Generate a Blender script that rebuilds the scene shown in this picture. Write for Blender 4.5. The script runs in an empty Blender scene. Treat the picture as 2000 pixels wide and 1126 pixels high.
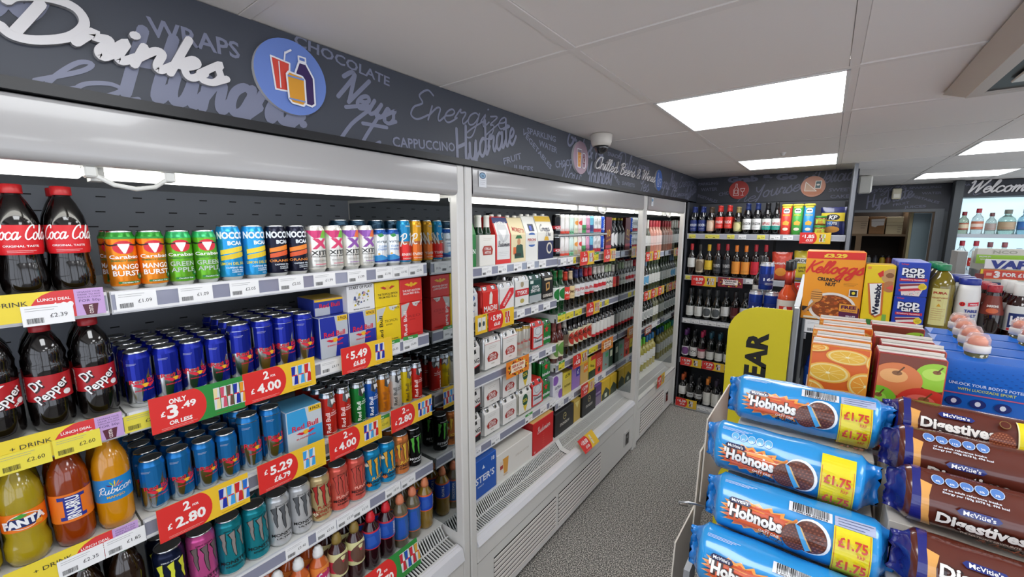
import bpy, math, random
from math import sin, cos, pi, radians
from mathutils import Vector, Matrix
from mathutils.geometry import tessellate_polygon
random.seed(7)
C = bpy.context.scene.collection
SC = bpy.context.scene

# ------------------------------------------------------------------ camera
cam_d = bpy.data.cameras.new('camera'); cam = bpy.data.objects.new('camera', cam_d); C.objects.link(cam)
cam_d.sensor_fit = 'HORIZONTAL'; cam_d.sensor_width = 36.0; cam_d.lens = 36.0*807.58/2000; cam_d.clip_start = .05
cam.location = (0, 0, 1.75)
YAW, PITCH = -0.648792, -0.1508477
fw = Vector((sin(YAW)*cos(PITCH), cos(YAW)*cos(PITCH), sin(PITCH)))
rt = Vector((cos(YAW), -sin(YAW), 0)); up = rt.cross(fw)
cam.rotation_euler = Matrix((rt, up, -fw)).transposed().to_euler()
SC.camera = cam

# ------------------------------------------------------------------ world, exposure
w = bpy.data.worlds.new('world'); SC.world = w; w.use_nodes = True
w.node_tree.nodes['Background'].inputs[0].default_value = (.75, .8, .9, 1)
w.node_tree.nodes['Background'].inputs[1].default_value = 3.0
SC.view_settings.view_transform = 'Standard'; SC.view_settings.look = 'None'
SC.view_settings.exposure = -0.35; SC.view_settings.gamma = 1.0; SC.view_settings.use_curve_mapping = False
PANEL_E, TUBE_E = 11.0, 7.0
CZ = 2.214          # ceiling height

# ------------------------------------------------------------------ materials
_m = {}
def lin(c): return c/12.92 if c <= .04045 else ((c+.055)/1.055)**2.4
def rgb(h): return tuple(lin(int(h[i:i+2], 16)/255) for i in (0, 2, 4)) + (1,)
def mat(h, r=.45, me=0., em=0., coat=0., tr=0., bump=0., bs=200., spec=.5, noise=None, alpha=1.):
    k = (h, r, me, em, coat, tr, bump, bs, spec, noise, alpha)
    if k in _m: return _m[k]
    m = bpy.data.materials.new('material_%d' % len(_m)); m.use_nodes = True
    nt = m.node_tree; b = nt.nodes['Principled BSDF']; I = b.inputs
    I['Base Color'].default_value = rgb(h); I['Roughness'].default_value = r; I['Metallic'].default_value = me
    I['Coat Weight'].default_value = coat; I['Coat Roughness'].default_value = .06
    I['Transmission Weight'].default_value = tr; I['Specular IOR Level'].default_value = spec
    if alpha < 1: I['Alpha'].default_value = alpha
    if em: I['Emission Color'].default_value = rgb(h); I['Emission Strength'].default_value = em
    if bump or noise:
        tc = nt.nodes.new('ShaderNodeTexCoord'); n = nt.nodes.new('ShaderNodeTexNoise')
        n.inputs['Scale'].default_value = bs; n.inputs['Detail'].default_value = 3
        nt.links.new(tc.outputs['Object'], n.inputs['Vector'])
        if bump:
            bp = nt.nodes.new('ShaderNodeBump'); bp.inputs['Strength'].default_value = bump; bp.inputs['Distance'].default_value = .002
            nt.links.new(n.outputs['Fac'], bp.inputs['Height']); nt.links.new(bp.outputs['Normal'], I['Normal'])
        if noise:
            cr = nt.nodes.new('ShaderNodeValToRGB'); cr.color_ramp.elements[0].position = .35; cr.color_ramp.elements[1].position = .65
            cr.color_ramp.elements[0].color = rgb(noise); cr.color_ramp.elements[1].color = rgb(h)
            nt.links.new(n.outputs['Fac'], cr.inputs['Fac']); nt.links.new(cr.outputs['Color'], I['Base Color'])
    _m[k] = m; return m
def ink(h): return mat(h, .38)
HEADER_METAL = mat('aeacab', .2, coat=.3)
WHITE_METAL = mat('e2e0db', .3, coat=.25, spec=.5)
SHELF_WHITE = mat('dcdcd8', .35)
GREY_STEEL = mat('6e7176', .4, .3)
DARK_STEEL = mat('3c3f45', .45, .2)
ALU = mat('c4c6c8', .28, 1.)
RIM = mat('d4d6d8', .2, 1.)
BLACK = mat('0b0b0c', .4)
CARD = mat('cfc9bb', .8, bump=.1)
CLEAR = mat('f4f8fa', .08, tr=.9, alpha=.35)

def floor_mat():
    m = bpy.data.materials.new('speckled_carpet'); m.use_nodes = True; nt = m.node_tree; b = nt.nodes['Principled BSDF']
    tc = nt.nodes.new('ShaderNodeTexCoord'); n = nt.nodes.new('ShaderNodeTexNoise'); n.inputs['Scale'].default_value = 185; n.inputs['Detail'].default_value = 1.5
    mp = nt.nodes.new('ShaderNodeMapping'); mp.inputs['Scale'].default_value = (1, 1, 1)
    cr = nt.nodes.new('ShaderNodeValToRGB'); e = cr.color_ramp.elements
    e[0].position = .40; e[0].color = rgb('454340'); e[1].position = .62; e[1].color = rgb('e0dbd2')
    x = e.new(.52); x.color = rgb('8c8983')
    nt.links.new(tc.outputs['Object'], mp.inputs['Vector']); nt.links.new(mp.outputs['Vector'], n.inputs['Vector'])
    nt.links.new(n.outputs['Fac'], cr.inputs['Fac']); nt.links.new(cr.outputs['Color'], b.inputs['Base Color'])
    bp = nt.nodes.new('ShaderNodeBump'); bp.inputs['Strength'].default_value = .5; bp.inputs['Distance'].default_value = .004
    nt.links.new(n.outputs['Fac'], bp.inputs['Height']); nt.links.new(bp.outputs['Normal'], b.inputs['Normal'])
    b.inputs['Roughness'].default_value = .8
    return m

# ------------------------------------------------------------------ mesh builder
class B:
    def __init__(s): s.v = []; s.f = []; s.mi = []; s.sm = []; s.ms = []
    def k(s, m):
        if m not in s.ms: s.ms.append(m)
        return s.ms.index(m)
    def add(s, vs, fs, m, sm=False):
        o = len(s.v); s.v += [tuple(v) for v in vs]
        for i, f in enumerate(fs):
            s.f.append([o+j for j in f]); s.mi.append(s.k(m[i] if isinstance(m, list) else m)); s.sm.append(sm)
        return s
    def box(s, x0, x1, y0, y1, z0, z1, m):
        v = [(x, y, z) for x in (x0, x1) for y in (y0, y1) for z in (z0, z1)]
        return s.add(v, [(0, 1, 3, 2), (4, 6, 7, 5), (0, 4, 5, 1), (2, 3, 7, 6), (0, 2, 6, 4), (1, 5, 7, 3)], m)
    def cbox(s, x0, x1, y0, y1, z0, z1, m, c=.003):
        "box with chamfered edges"
        v = []; 
        for x, sx in ((x0, 1), (x1, -1)):
            for y, sy in ((y0, 1), (y1, -1)):
                for z, sz in ((z0, 1), (z1, -1)):
                    v += [(x, y+sy*c, z+sz*c), (x+sx*c, y, z+sz*c), (x+sx*c, y+sy*c, z)]
        q = lambda a, b, c_: ((a*2+b)*2+c_)*3
        f = []
        for a in (0, 1):
            f.append((q(a,0,0), q(a,0,1), q(a,1,1), q(a,1,0)) if a == 0 else (q(a,0,0), q(a,1,0), q(a,1,1), q(a,0,1)))
            f.append((q(0,a,0)+1, q(1,a,0)+1, q(1,a,1)+1, q(0,a,1)+1) if a == 0 else (q(0,a,0)+1, q(0,a,1)+1, q(1,a,1)+1, q(1,a,0)+1))
            f.append((q(0,0,a)+2, q(0,1,a)+2, q(1,1,a)+2, q(1,0,a)+2) if a == 0 else (q(0,0,a)+2, q(1,0,a)+2, q(1,1,a)+2, q(0,1,a)+2))
            for b_ in (0, 1):
                f.append((q(a,b_,0), q(a,b_,1), q(a,b_,1)+1, q(a,b_,0)+1))
                f.append((q(a,0,b_), q(a,1,b_), q(a,1,b_)+2, q(a,0,b_)+2))
                f.append((q(0,a,b_)+1, q(1,a,b_)+1, q(1,a,b_)+2, q(0,a,b_)+2))
                for c_ in (0, 1): f.append((q(a,b_,c_), q(a,b_,c_)+1, q(a,b_,c_)+2))
        return s.add(v, f, m)
    def lathe(s, prof, m, n=24, c=(0, 0, 0), sm=True):
        "prof [(r, z)] from bottom to top; m one material or one for each band"
        v = []; f = []; mm = []
        for r, z in prof:
            for i in range(n): v.append((c[0]+r*sin(2*pi*i/n), c[1]-r*cos(2*pi*i/n), c[2]+z))
        for j in range(len(prof)-1):
            for i in range(n):
                f.append((j*n+i, j*n+(i+1) % n, (j+1)*n+(i+1) % n, (j+1)*n+i)); mm.append(m[j] if isinstance(m, list) else m)
        s.add(v, f, mm, sm)
        for j, rev in ((0, 1), (len(prof)-1, 0)):
            if prof[j][0] > 1e-5:
                l = [j*n+i for i in range(n)]; o = len(s.v)-len(v)
                s.f.append([o+q for q in (l[::-1] if rev else l)]); s.mi.append(s.k(m[0 if rev else -1] if isinstance(m, list) else m)); s.sm.append(False)
        return s
    def tube(s, pts, r, m, n=8, closed=False):
        v = []; f = []; pts = [Vector(p) for p in pts]; N = len(pts)
        for i, p in enumerate(pts):
            d = (pts[min(i+1, N-1)]-pts[max(i-1, 0)]).normalized()
            a = d.cross(Vector((0, 0, 1)) if abs(d.z) < .9 else Vector((1, 0, 0))).normalized(); b = d.cross(a)
            for k in range(n): v.append(p+a*r*cos(2*pi*k/n)+b*r*sin(2*pi*k/n))
        for i in range(N-1):
            for k in range(n): f.append((i*n+k, i*n+(k+1) % n, (i+1)*n+(k+1) % n, (i+1)*n+k))
        f.append(tuple(range(n))[::-1]); f.append(tuple((N-1)*n+k for k in range(n)))
        return s.add(v, f, m, True)
    def prism(s, poly, fn, d0, d1, m, mside=None):
        "poly in (u, v); fn(u, v, d) gives the point"
        n = len(poly); v = [fn(u, w_, d0) for u, w_ in poly]+[fn(u, w_, d1) for u, w_ in poly]
        t = tessellate_polygon([[Vector((u, w_, 0)) for u, w_ in poly]])
        f = [tuple(q+n for q in x) for x in t]+[tuple(x)[::-1] for x in t]
        s.add(v, f, m); s.add(v, [(i, (i+1) % n, (i+1) % n+n, i+n) for i in range(n)], mside or m); return s
    def build(s, name, parent=None, loc=None):
        me = bpy.data.meshes.new(name); me.from_pydata(s.v, [], s.f)
        for m in s.ms: me.materials.append(m)
        me.polygons.foreach_set('material_index', s.mi); me.polygons.foreach_set('use_smooth', s.sm); me.update()
        o = bpy.data.objects.new(name, me); C.objects.link(o)
        if parent: o.parent = parent
        if loc: o.location = loc
        return o
def tag(o, label=None, cat=None, group=None, kind=None):
    for k, v in (('label', label), ('category', cat), ('group', group), ('kind', kind)):
        if v: o[k] = v
    return o
def empty(name, loc=(0, 0, 0), rz=0.):
    o = bpy.data.objects.new(name, None); C.objects.link(o); o.location = loc; o.rotation_euler.z = rz; o.empty_display_size = .05
    return o
def struct(name, b, parent=None):
    o = b.build(name, parent)
    if not parent: o['kind'] = 'structure'
    return o
def copy_tree(o, parent=None):
    c = o.copy(); C.objects.link(c)
    if parent: c.parent = parent
    for ch in o.children: copy_tree(ch, c)
    return c
_used = set()
def put(proto, label, loc, rz=0., group=None, rx=0., ry=0., cat=None):
    "first call places the prototype itself, later calls place copies"
    o = proto if proto.name not in _used else copy_tree(proto)
    _used.add(proto.name); o.location = loc; o.rotation_euler = (rx, ry, rz); o['label'] = label
    if group: o['group'] = group
    if cat: o['category'] = cat
    return o
ORD = ['first', 'second', 'third', 'fourth', 'fifth', 'sixth', 'seventh', 'eighth', 'ninth', 'tenth', 'eleventh', 'twelfth', 'thirteenth', 'fourteenth', 'fifteenth']

# ------------------------------------------------------------------ lettering and flat print
_tc = {}
def text2d(s, bold=.02):
    if (s, bold) in _tc: return _tc[(s, bold)]
    cu = bpy.data.curves.new('t', 'FONT'); cu.body = s; cu.resolution_u = 2; cu.offset = bold; cu.size = 1.
    o = bpy.data.objects.new('t', cu); C.objects.link(o); dg = bpy.context.evaluated_depsgraph_get()
    me = o.evaluated_get(dg).to_mesh(); me.calc_loop_triangles()
    v = [(p.co.x, p.co.y) for p in me.vertices]; t = [tuple(x.vertices) for x in me.loop_triangles]
    o.evaluated_get(dg).to_mesh_clear(); bpy.data.objects.remove(o); bpy.data.curves.remove(cu)
    if v:
        x0 = min(a for a, b in v); x1 = max(a for a, b in v); y0 = 0.; hh = .729
        v = [((a-x0)/hh, b/hh) for a, b in v]; wd = (x1-x0)/hh
    else: wd = 1.
    _tc[(s, bold)] = (v, t, wd); return _tc[(s, bold)]
# brush script: strokes of each letter as (x, y), x-height 1, with the advance width
SG = {
 'a': ([[(.62,.85),(.38,1),(.12,.75),(.08,.3),(.25,0),(.48,.15),(.62,.6),(.64,.98)],[(.64,.98),(.62,.3),(.72,.02),(.98,.42)]], .9),
 'b': ([[(.12,1.95),(.12,.15)],[(.12,.2),(.35,0),(.6,.3),(.55,.85),(.32,1),(.12,.7)],[(.55,.85),(.85,.7)]], .8),
 'c': ([[(.58,.82),(.38,1),(.12,.75),(.1,.25),(.3,0),(.55,.1),(.78,.42)]], .7),
 'd': ([[(.62,.85),(.38,1),(.12,.75),(.08,.3),(.25,0),(.48,.15),(.62,.6)],[(.64,2),(.62,.3),(.72,.02),(.98,.42)]], .9),
 'e': ([[(.08,.45),(.4,.55),(.52,.8),(.34,1),(.12,.75),(.08,.28),(.28,0),(.5,.1),(.74,.42)]], .66),
 'f': ([[(.6,1.75),(.45,2),(.3,1.7),(.25,.5),(.2,-.8)],[(.0,1),(.55,1.08)]], .6),
 'g': ([[(.62,.85),(.38,1),(.12,.75),(.08,.3),(.25,.02),(.48,.15),(.62,.6)],[(.64,1),(.62,-.6),(.42,-1),(.15,-.8),(.4,-.3),(.98,.4)]], .9),
 'h': ([[(.12,2),(.1,0)],[(.12,.35),(.35,.9),(.55,.92),(.58,.3),(.7,.02),(.92,.42)]], .84),
 'i': ([[(-.05,.4),(.14,1),(.13,.3),(.25,.02),(.5,.42)],[(.2,1.42),(.24,1.46)]], .42),
 'k': ([[(.12,2),(.1,0)],[(.12,.45),(.45,1),(.6,.8),(.4,.52),(.18,.5)],[(.32,.52),(.5,.08),(.68,.02),(.9,.4)]], .82),
 'l': ([[(-.05,.4),(.3,1.4),(.32,1.95),(.16,1.9),(.1,1.2),(.12,.3),(.26,0),(.5,.42)]], .42),
 'm': ([[(.1,1),(.1,0)],[(.1,.35),(.32,.95),(.46,.8),(.46,0)],[(.46,.35),(.68,.95),(.82,.8),(.82,.25),(.94,.02),(1.14,.42)]], 1.06),
 'n': ([[(.1,1),(.1,0)],[(.1,.35),(.35,.92),(.54,.88),(.56,.25),(.68,.02),(.9,.42)]], .82),
 'o': ([[(.4,1),(.12,.78),(.08,.3),(.28,0),(.52,.15),(.58,.65),(.4,1),(.55,.8),(.8,.75)]], .74),
 'p': ([[(.12,1),(.1,-.9)],[(.12,.2),(.35,0),(.6,.3),(.55,.85),(.32,1),(.12,.7)],[(.55,.2),(.8,.4)]], .76),
 'r': ([[(-.05,.4),(.14,1.1),(.2,.85),(.45,.92),(.5,.75),(.42,.3),(.55,.02),(.76,.42)]], .68),
 's': ([[(-.05,.35),(.32,1.1),(.34,.85),(.5,.4),(.4,.02),(.1,.02),(.05,.2)],[(.42,.05),(.68,.4)]], .62),
 't': ([[(.18,1.7),(.14,.3),(.28,.02),(.52,.42)],[(-.08,1.15),(.5,1.2)]], .46),
 'u': ([[(.12,1),(.12,.3),(.28,0),(.5,.2),(.6,1)],[(.62,1),(.62,.3),(.74,.02),(.96,.42)]], .88),
 'v': ([[(.05,.95),(.25,0),(.6,.95),(.8,.85)]], .72),
 'w': ([[(.1,1),(.12,.25),(.28,0),(.46,.3),(.52,1)],[(.52,1),(.54,.25),(.7,0),(.9,.3),(.92,.95),(1.12,.85)]], 1.02),
 'y': ([[(.12,1),(.12,.35),(.28,.05),(.5,.2),(.6,.9)],[(.64,1),(.62,-.6),(.42,-1),(.15,-.8),(.4,-.3),(.98,.4)]], .9),
 'z': ([[(.08,.9),(.55,.95),(.2,.25),(.45,.2),(.5,-.4),(.3,-.95),(.1,-.7),(.75,.4)]], .7),
 'D': ([[(.3,1.7),(.25,.9),(.2,.2)],[(-.05,.35),(.2,.05),(.6,.1),(1.05,.6),(1.15,1.35),(.85,1.95),(.35,2.05),(-.1,1.75),(-.2,1.45)]], 1.25),
 'B': ([[(.3,1.8),(.2,0)],[(-.1,1.6),(.2,2),(.7,2),(.8,1.5),(.35,1.05),(.85,.8),(.8,.2),(.4,-.05),(.1,.1)]], 1.),
 'C': ([[(.95,1.6),(.85,2),(.4,1.8),(.08,1.),(.12,.3),(.45,-.02),(.9,.35)]], .9),
 'E': ([[(.85,1.75),(.5,2.05),(.2,1.6),(.45,1.1),(.12,.75),(.1,.2),(.45,-.05),(.9,.35)]], .85),
 'G': ([[(.9,1.6),(.8,2),(.35,1.8),(.08,1.),(.12,.3),(.5,0),(.85,.3),(.85,.9),(.5,.9)]], 1.),
 'H': ([[(.2,2),(.15,0)],[(.95,2),(.85,.3),(.95,0),(1.15,.4)],[(.15,1),(.9,1.05)]], 1.1),
 'I': ([[(.1,1.7),(.6,2.),(.4,1.),(.35,0)],[(-.2,.1),(.35,.0),(.6,.2)]], .7),
 'K': ([[(.3,2),(.1,0)],[(1.1,1.95),(.6,1.4),(.25,1.)],[(.35,1.05),(.7,.2),(1.05,.3)]], .95),
 'N': ([[(-.1,1.4),(.1,1.95),(.3,1.7),(.2,0)],[(.3,1.9),(.75,.1)],[(.75,0),(1.05,2.05)]], 1.05),
 'R': ([[(.3,1.9),(.15,0)],[(-.05,1.6),(.3,2),(.75,1.9),(.75,1.3),(.3,1.),(.6,.3),(1.,.3)]], .95),
 'V': ([[(.05,1.95),(.4,0),(1.,2.)]], .9),
 'W': ([[(-.05,1.7),(.12,2),(.2,1.6),(.22,.1)],[(.22,0),(.8,1.8)],[(.8,1.9),(.85,0)],[(.85,0),(1.45,2.05)]], 1.4),
 'Y': ([[(0,1.8),(.15,1.2),(.45,1.),(.7,1.9)],[(.75,2),(.6,.2),(.3,-.8),(0,-.6)]], .9),
 '&': ([[(.85,.6),(.5,0),(.15,.1),(.1,.5),(.5,1.1),(.55,1.6),(.35,1.8),(.2,1.5),(.4,.8),(.9,0)]], 1.),
 '!': ([[(.25,1.9),(.2,.6)],[(.16,.08),(.19,.1)]], .4), ' ': ([], .55)}
def smooth(p, n=5):
    if len(p) < 3: return p
    q = [p[0]]+list(p)+[p[-1]]; o = []
    for i in range(1, len(q)-2):
        a, b, c, d = q[i-1:i+3]
        for k in range(n):
            t = k/n
            o.append(tuple(.5*((2*b[j])+(-a[j]+c[j])*t+(2*a[j]-5*b[j]+4*c[j]-d[j])*t*t+(-a[j]+3*b[j]-3*c[j]+d[j])*t**3) for j in (0, 1)))
    return o+[p[-1]]
def ribbon(p, wt):
    "outline polygons (quads and round caps) of a stroke"
    out = []; L = []; R = []
    for i in range(len(p)):
        a = p[max(i-1, 0)]; b = p[min(i+1, len(p)-1)]; dx, dy = b[0]-a[0], b[1]-a[1]; l = math.hypot(dx, dy) or 1
        nx, ny = -dy/l*wt, dx/l*wt; L.append((p[i][0]+nx, p[i][1]+ny)); R.append((p[i][0]-nx, p[i][1]-ny))
    for c in (p[0], p[-1]): out.append([(c[0]+wt*cos(2*pi*k/8), c[1]+wt*sin(2*pi*k/8)) for k in range(8)])
    return L, R, out
def script_strokes(s, slant=.28):
    x = 0; o = []
    for ch in s:
        g, adv = SG.get(ch, SG[' '])
        for st in g: o.append([(x+a+slant*b, b) for a, b in smooth(st)])
        x += adv
    return o, x

def cut(q, ax, side, lim):
    r = []
    for i in range(len(q)):
        a, b = q[i], q[(i+1) % len(q)]; ia = (a[ax]-lim)*side >= -1e-9; ib = (b[ax]-lim)*side >= -1e-9
        if ia: r.append(a)
        if ia != ib: t = (lim-a[ax])/(b[ax]-a[ax]); r.append((a[0]+(b[0]-a[0])*t, a[1]+(b[1]-a[1])*t))
    return r
class Print(B):
    "flat print laid on a surface through fn(u, v, d); du cuts it to follow a curved surface"
    def __init__(s, fn, du=None, step=.0005, d0=.0005): super().__init__(); s.fn = fn; s.du = du; s.step = step; s.d = d0; s.clip = None; s.ax = 0; s.ink = ink
    def lay(s, n=1): s.d += s.step*n; return s
    def emit(s, v, tris, col):
        m = s.ink(col) if isinstance(col, str) else col
        if not s.du and not s.clip: s.add([s.fn(a, b, s.d) for a, b in v], tris, m, False); s.d += s.step*.02; return s
        V = []; F = []
        for t in tris:
            p = [v[i] for i in t]
            if s.clip:
                c0, c1, c2, c3 = s.clip
                for ax, side, lim in ((0, 1, c0), (1, 1, c1), (0, -1, c2), (1, -1, c3)): p = cut(p, ax, side, lim)
                if len(p) < 3: continue
            if not s.du: F.append(tuple(range(len(V), len(V)+len(p)))); V += [s.fn(a, b, s.d) for a, b in p]; continue
            u0 = min(a[s.ax] for a in p); u1 = max(a[s.ax] for a in p)
            for k in range(math.floor(u0/s.du), math.floor((u1-1e-9)/s.du)+1):
                q = cut(cut(p, s.ax, 1, k*s.du), s.ax, -1, (k+1)*s.du)
                if len(q) >= 3: F.append(tuple(range(len(V), len(V)+len(q)))); V += [s.fn(a, b, s.d) for a, b in q]
        s.add(V, F, m, False); s.d += s.step*.02
        return s
    def rect(s, u0, v0, u1, v1, c): return s.emit([(u0, v0), (u1, v0), (u1, v1), (u0, v1)], [(0, 1, 2), (0, 2, 3)], c)
    def poly(s, p, c): return s.emit(p, [tuple(t) for t in tessellate_polygon([[Vector((a, b, 0)) for a, b in p]])], c)
    def disc(s, u, v, ru, rv, c, n=20, a0=0., a1=2*pi):
        return s.emit([(u, v)]+[(u+ru*cos(a0+(a1-a0)*i/n), v+rv*sin(a0+(a1-a0)*i/n)) for i in range(n+1)], [(0, i+1, i+2) for i in range(n)], c)
    def text(s, t, u, v, h, c, w=None, al='c', slant=0., rot=0., bold=.02, mx=False):
        vs, ts, wd = text2d(t, bold); k = (w/wd/h) if w else 1.; W = wd*k*h
        ou = {'c': -W/2, 'l': 0, 'r': -W}[al]; cr, sr = cos(rot), sin(rot); o = []
        for a, b in vs:
            x = ou+a*h*k+slant*b*h; y = (b-.5)*h
            if mx: x = -x
            o.append((u+x*cr-y*sr, v+x*sr+y*cr))
        return s.emit(o, ts, c)
    def script(s, t, u, v, h, c, wt=.13, w=None, rot=0., slant=.28, al='c', mirror=False):
        "h is the x-height"
        st, W = script_strokes(t, slant); k = (w/(W*h)) if w else 1.; ou = {'c': -W/2, 'l': 0}[al]; cr, sr = cos(rot), sin(rot)
        T = lambda p: (u+(p[0]+ou*k)*h*cr-((p[1]-.5)*h)*sr, v+(p[0]+ou*k)*h*sr+((p[1]-.5)*h)*cr); st = [[(a*k, b) for a, b in q] for q in st]
        e = s.step*.05; d0 = s.d
        for j, q in enumerate(st):
            L, R, caps = ribbon(q, wt*.62); n = len(L)
            for i in range(n-1):
                s.d += 4e-6-s.step*.02
                s.emit([T(p) for p in (L[i], R[i], R[i+1], L[i+1])], [(0, 1, 2), (0, 2, 3)], c)
            for cp in caps: s.d += 6e-6-s.step*.02; s.emit([T(p) for p in cp], [(0, i, i+1) for i in range(1, 7)], c)
        s.d = d0+3e-5
        return s
    def lines(s, u0, u1, v, n, dv, c, t=.0008):
        for i in range(n): s.rect(u0, v-i*dv-t/2, u1-(u1-u0)*.12*((i*7) % 3), v-i*dv+t/2, c)
        return s
    def barcode(s, u0, u1, v0, v1, c='1a1a1a', seed=1):
        r = random.Random(seed); u = u0
        while u < u1:
            b_ = r.choice((.6, .9, 1.6))*(u1-u0)/46; s.rect(u, v0, min(u+b_, u1), v1, c); u += b_+r.choice((.7, 1.2))*(u1-u0)/46
        return s
def cyl(r): return lambda u, v, d: ((r+d)*sin(u/r), -(r+d)*cos(u/r), v)
def front(y): return lambda u, v, d: (u, y-d, v)
def side_r(x): return lambda u, v, d: (x+d, u, v)          # u along +Y, looks to +X
def side_l(x): return lambda u, v, d: (x-d, -u, v)
def top_z(z): return lambda u, v, d: (u, v, z+d)
def script_solid(name, t, u, v, h, fn, depth, m, mside, wt=.14, w=None, rot=0., parent=None):
    "raised letters cut from board"
    st, W = script_strokes(t); k = (w/(W*h)) if w else 1.; cr, sr = cos(rot), sin(rot); b = B()
    T = lambda p: (u+(p[0]-W*k/2)*h*cr-((p[1]-.5)*h)*sr, v+(p[0]-W*k/2)*h*sr+((p[1]-.5)*h)*cr); st = [[(a_*k, b_) for a_, b_ in q] for q in st]
    for j, q in enumerate(st):
        L, R, caps = ribbon(q, wt*.62); n = len(L)
        Lt = [T(p) for p in L]; Rt = [T(p) for p in R]
        for i in range(n-1): depth += 6e-6; b.add([fn(*p, depth) for p in (Lt[i], Rt[i], Rt[i+1], Lt[i+1])], [(0, 1, 2, 3)], m)
        for E in (Lt, Rt):
            b.add([fn(*p, 0) for p in E]+[fn(*p, depth) for p in E], [(i, i+1, i+1+n, i+n) for i in range(n-1)], mside)
        for cp in caps: depth += 8e-6; b.prism([T(p) for p in cp], fn, 0, depth, m, mside)
    return b.build(name, parent)

# ------------------------------------------------------------------ the room
XW = -1.86; XF = -1.09; YB = 4.54
PUTTY = 'b9b4b0'
struct('floor', B().box(XW, 3.2, -1.6, 9.2, -.05, 0, floor_mat()))
WALL = mat('c9c7c4', .7)
struct('wall_left', B().box(XW-.1, XW, -1.6, 9.2, 0, 2.5, WALL))
b = B().box(XW, 3.2, -1.7, -1.6, 0, .5, WALL); b.box(XW, 3.2, -1.7, -1.6, 2.12, 2.5, WALL); b.box(XW, -.9, -1.7, -1.6, .5, 2.12, WALL); struct('wall_front', b)
b = B().box(3.2, 3.3, -1.6, 9.2, 0, .5, WALL); b.box(3.2, 3.3, -1.6, 9.2, 2.12, 2.5, WALL)
for yy in (-1.6, 1.4, 4.4, 7.4): b.box(3.2, 3.3, yy, yy+.35, .5, 2.12, WALL)
struct('wall_right', b)
b = B()
for x in (-.9, .1, 1.1, 2.1, 3.12): b.box(x, x+.06, -1.68, -1.62, .5, 2.12, mat('e0e0de', .4))
for z in (.5, 1.5, 2.07): b.box(-.9, 3.2, -1.68, -1.62, z, z+.05, mat('e0e0de', .4))
struct('window_front', b)
b = B()
for yy in (-1.25, 0., 1.34, 1.75, 3., 4.34, 4.75, 6., 7.34): b.box(3.22, 3.28, yy, yy+.06, .5, 2.12, mat('e0e0de', .4))
struct('window_right', b)
struct('wall_back', B().box(XW, .16, YB+.012, YB+.1, 0, 2.3, mat('33363d', .6)))
struct('wall_partition', B().box(.10, .16, YB+.1, 6.6, 0, 2.3, mat('33363d', .6)))
G = .605; X0 = .0175; Y0 = 1.0475
TILE = mat('ece5df', .75, bump=.12, bs=90.); TILE_B = mat('a9a29e', .7)
ceil = empty('ceiling', (0, 0, CZ)); ceil['kind'] = 'structure'
LIGHTS = [(-1, 1), (-1, 4), (-1, -2), (-1, 7), (1, 4), (1, 7), (1, -1), (3, 4), (3, 7), (3, 1), (3, -2), (1, 10)]
LIGHTS = [(i, j) for i, j in LIGHTS]
AC = [(i, j) for i in (1, 2) for j in (0, 1)]
tb = B()
for i in range(-3, 6): tb.box(X0+i*G-.012, X0+i*G+.012, -1.6, 9.2, -.001, .02, mat('e6dfd9', .6))
for j in range(-4, 14): tb.box(XW, 3.2, Y0+j*G-.012, Y0+j*G+.012, -.0014, .02, mat('e6dfd9', .6))
tb.build('ceiling_grid', ceil)
tb = B().cbox(-G/2+.0128, G/2-.0128, -G/2+.0128, G/2-.0128, 0, .012, TILE, .0012); tp = None
R = random.Random(3)
for i in range(-4, 6):
    for j in range(-4, 13):
        if (i, j) in LIGHTS: continue
        if tp is None: tp = o = tb.build('ceiling_tile', ceil)
        else: o = tp.copy(); C.objects.link(o)
        o.location = (X0+(i+.5)*G, Y0+(j+.5)*G, R.uniform(-.0006, .0022)); o.rotation_euler = (R.uniform(-.0018, .0018), R.uniform(-.0018, .0018), 0)
struct('ceiling_slab', B().box(XW, 3.2, -1.6, 9.2, CZ+.03, CZ+.08, WALL))
LIGHT_LABEL = {(-1, 1): 'large bright square ceiling light panel over the aisle, nearest of the two', (-1, 4): 'smaller-looking bright ceiling light panel near the back shelves',
 (1, 4): 'bright ceiling light panel at right edge, nearer of the right pair', (1, 7): 'bright ceiling light panel in front of the doorway, farther of the right pair'}
lb = B().box(-.285, .285, -.285, .285, -.001, .006, mat('fbfdff', .4, em=PANEL_E)); fb = B()
for a in (0, 1):
    for s_ in (-1, 1):
        q = sorted((s_*.285, s_*.295)); fb.box(*(q if a else (-.295, .295)), *((-.295, .295) if a else q), -.004, .01, mat('e8e8e6', .4))
lp = None
for k, (i, j) in enumerate(LIGHTS):
    if lp is None:
        lp = t = empty('ceiling_light'); lb.build('diffuser', t); fb.build('frame', t); tag(t, cat='ceiling light')
    else: t = copy_tree(lp)
    t.location = (X0+(i+.5)*G, Y0+(j+.5)*G, CZ)
    t['label'] = LIGHT_LABEL.get((i, j), 'square ceiling light panel out of view over the shop floor')
    t['group'] = 'ceiling light panels'
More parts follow.
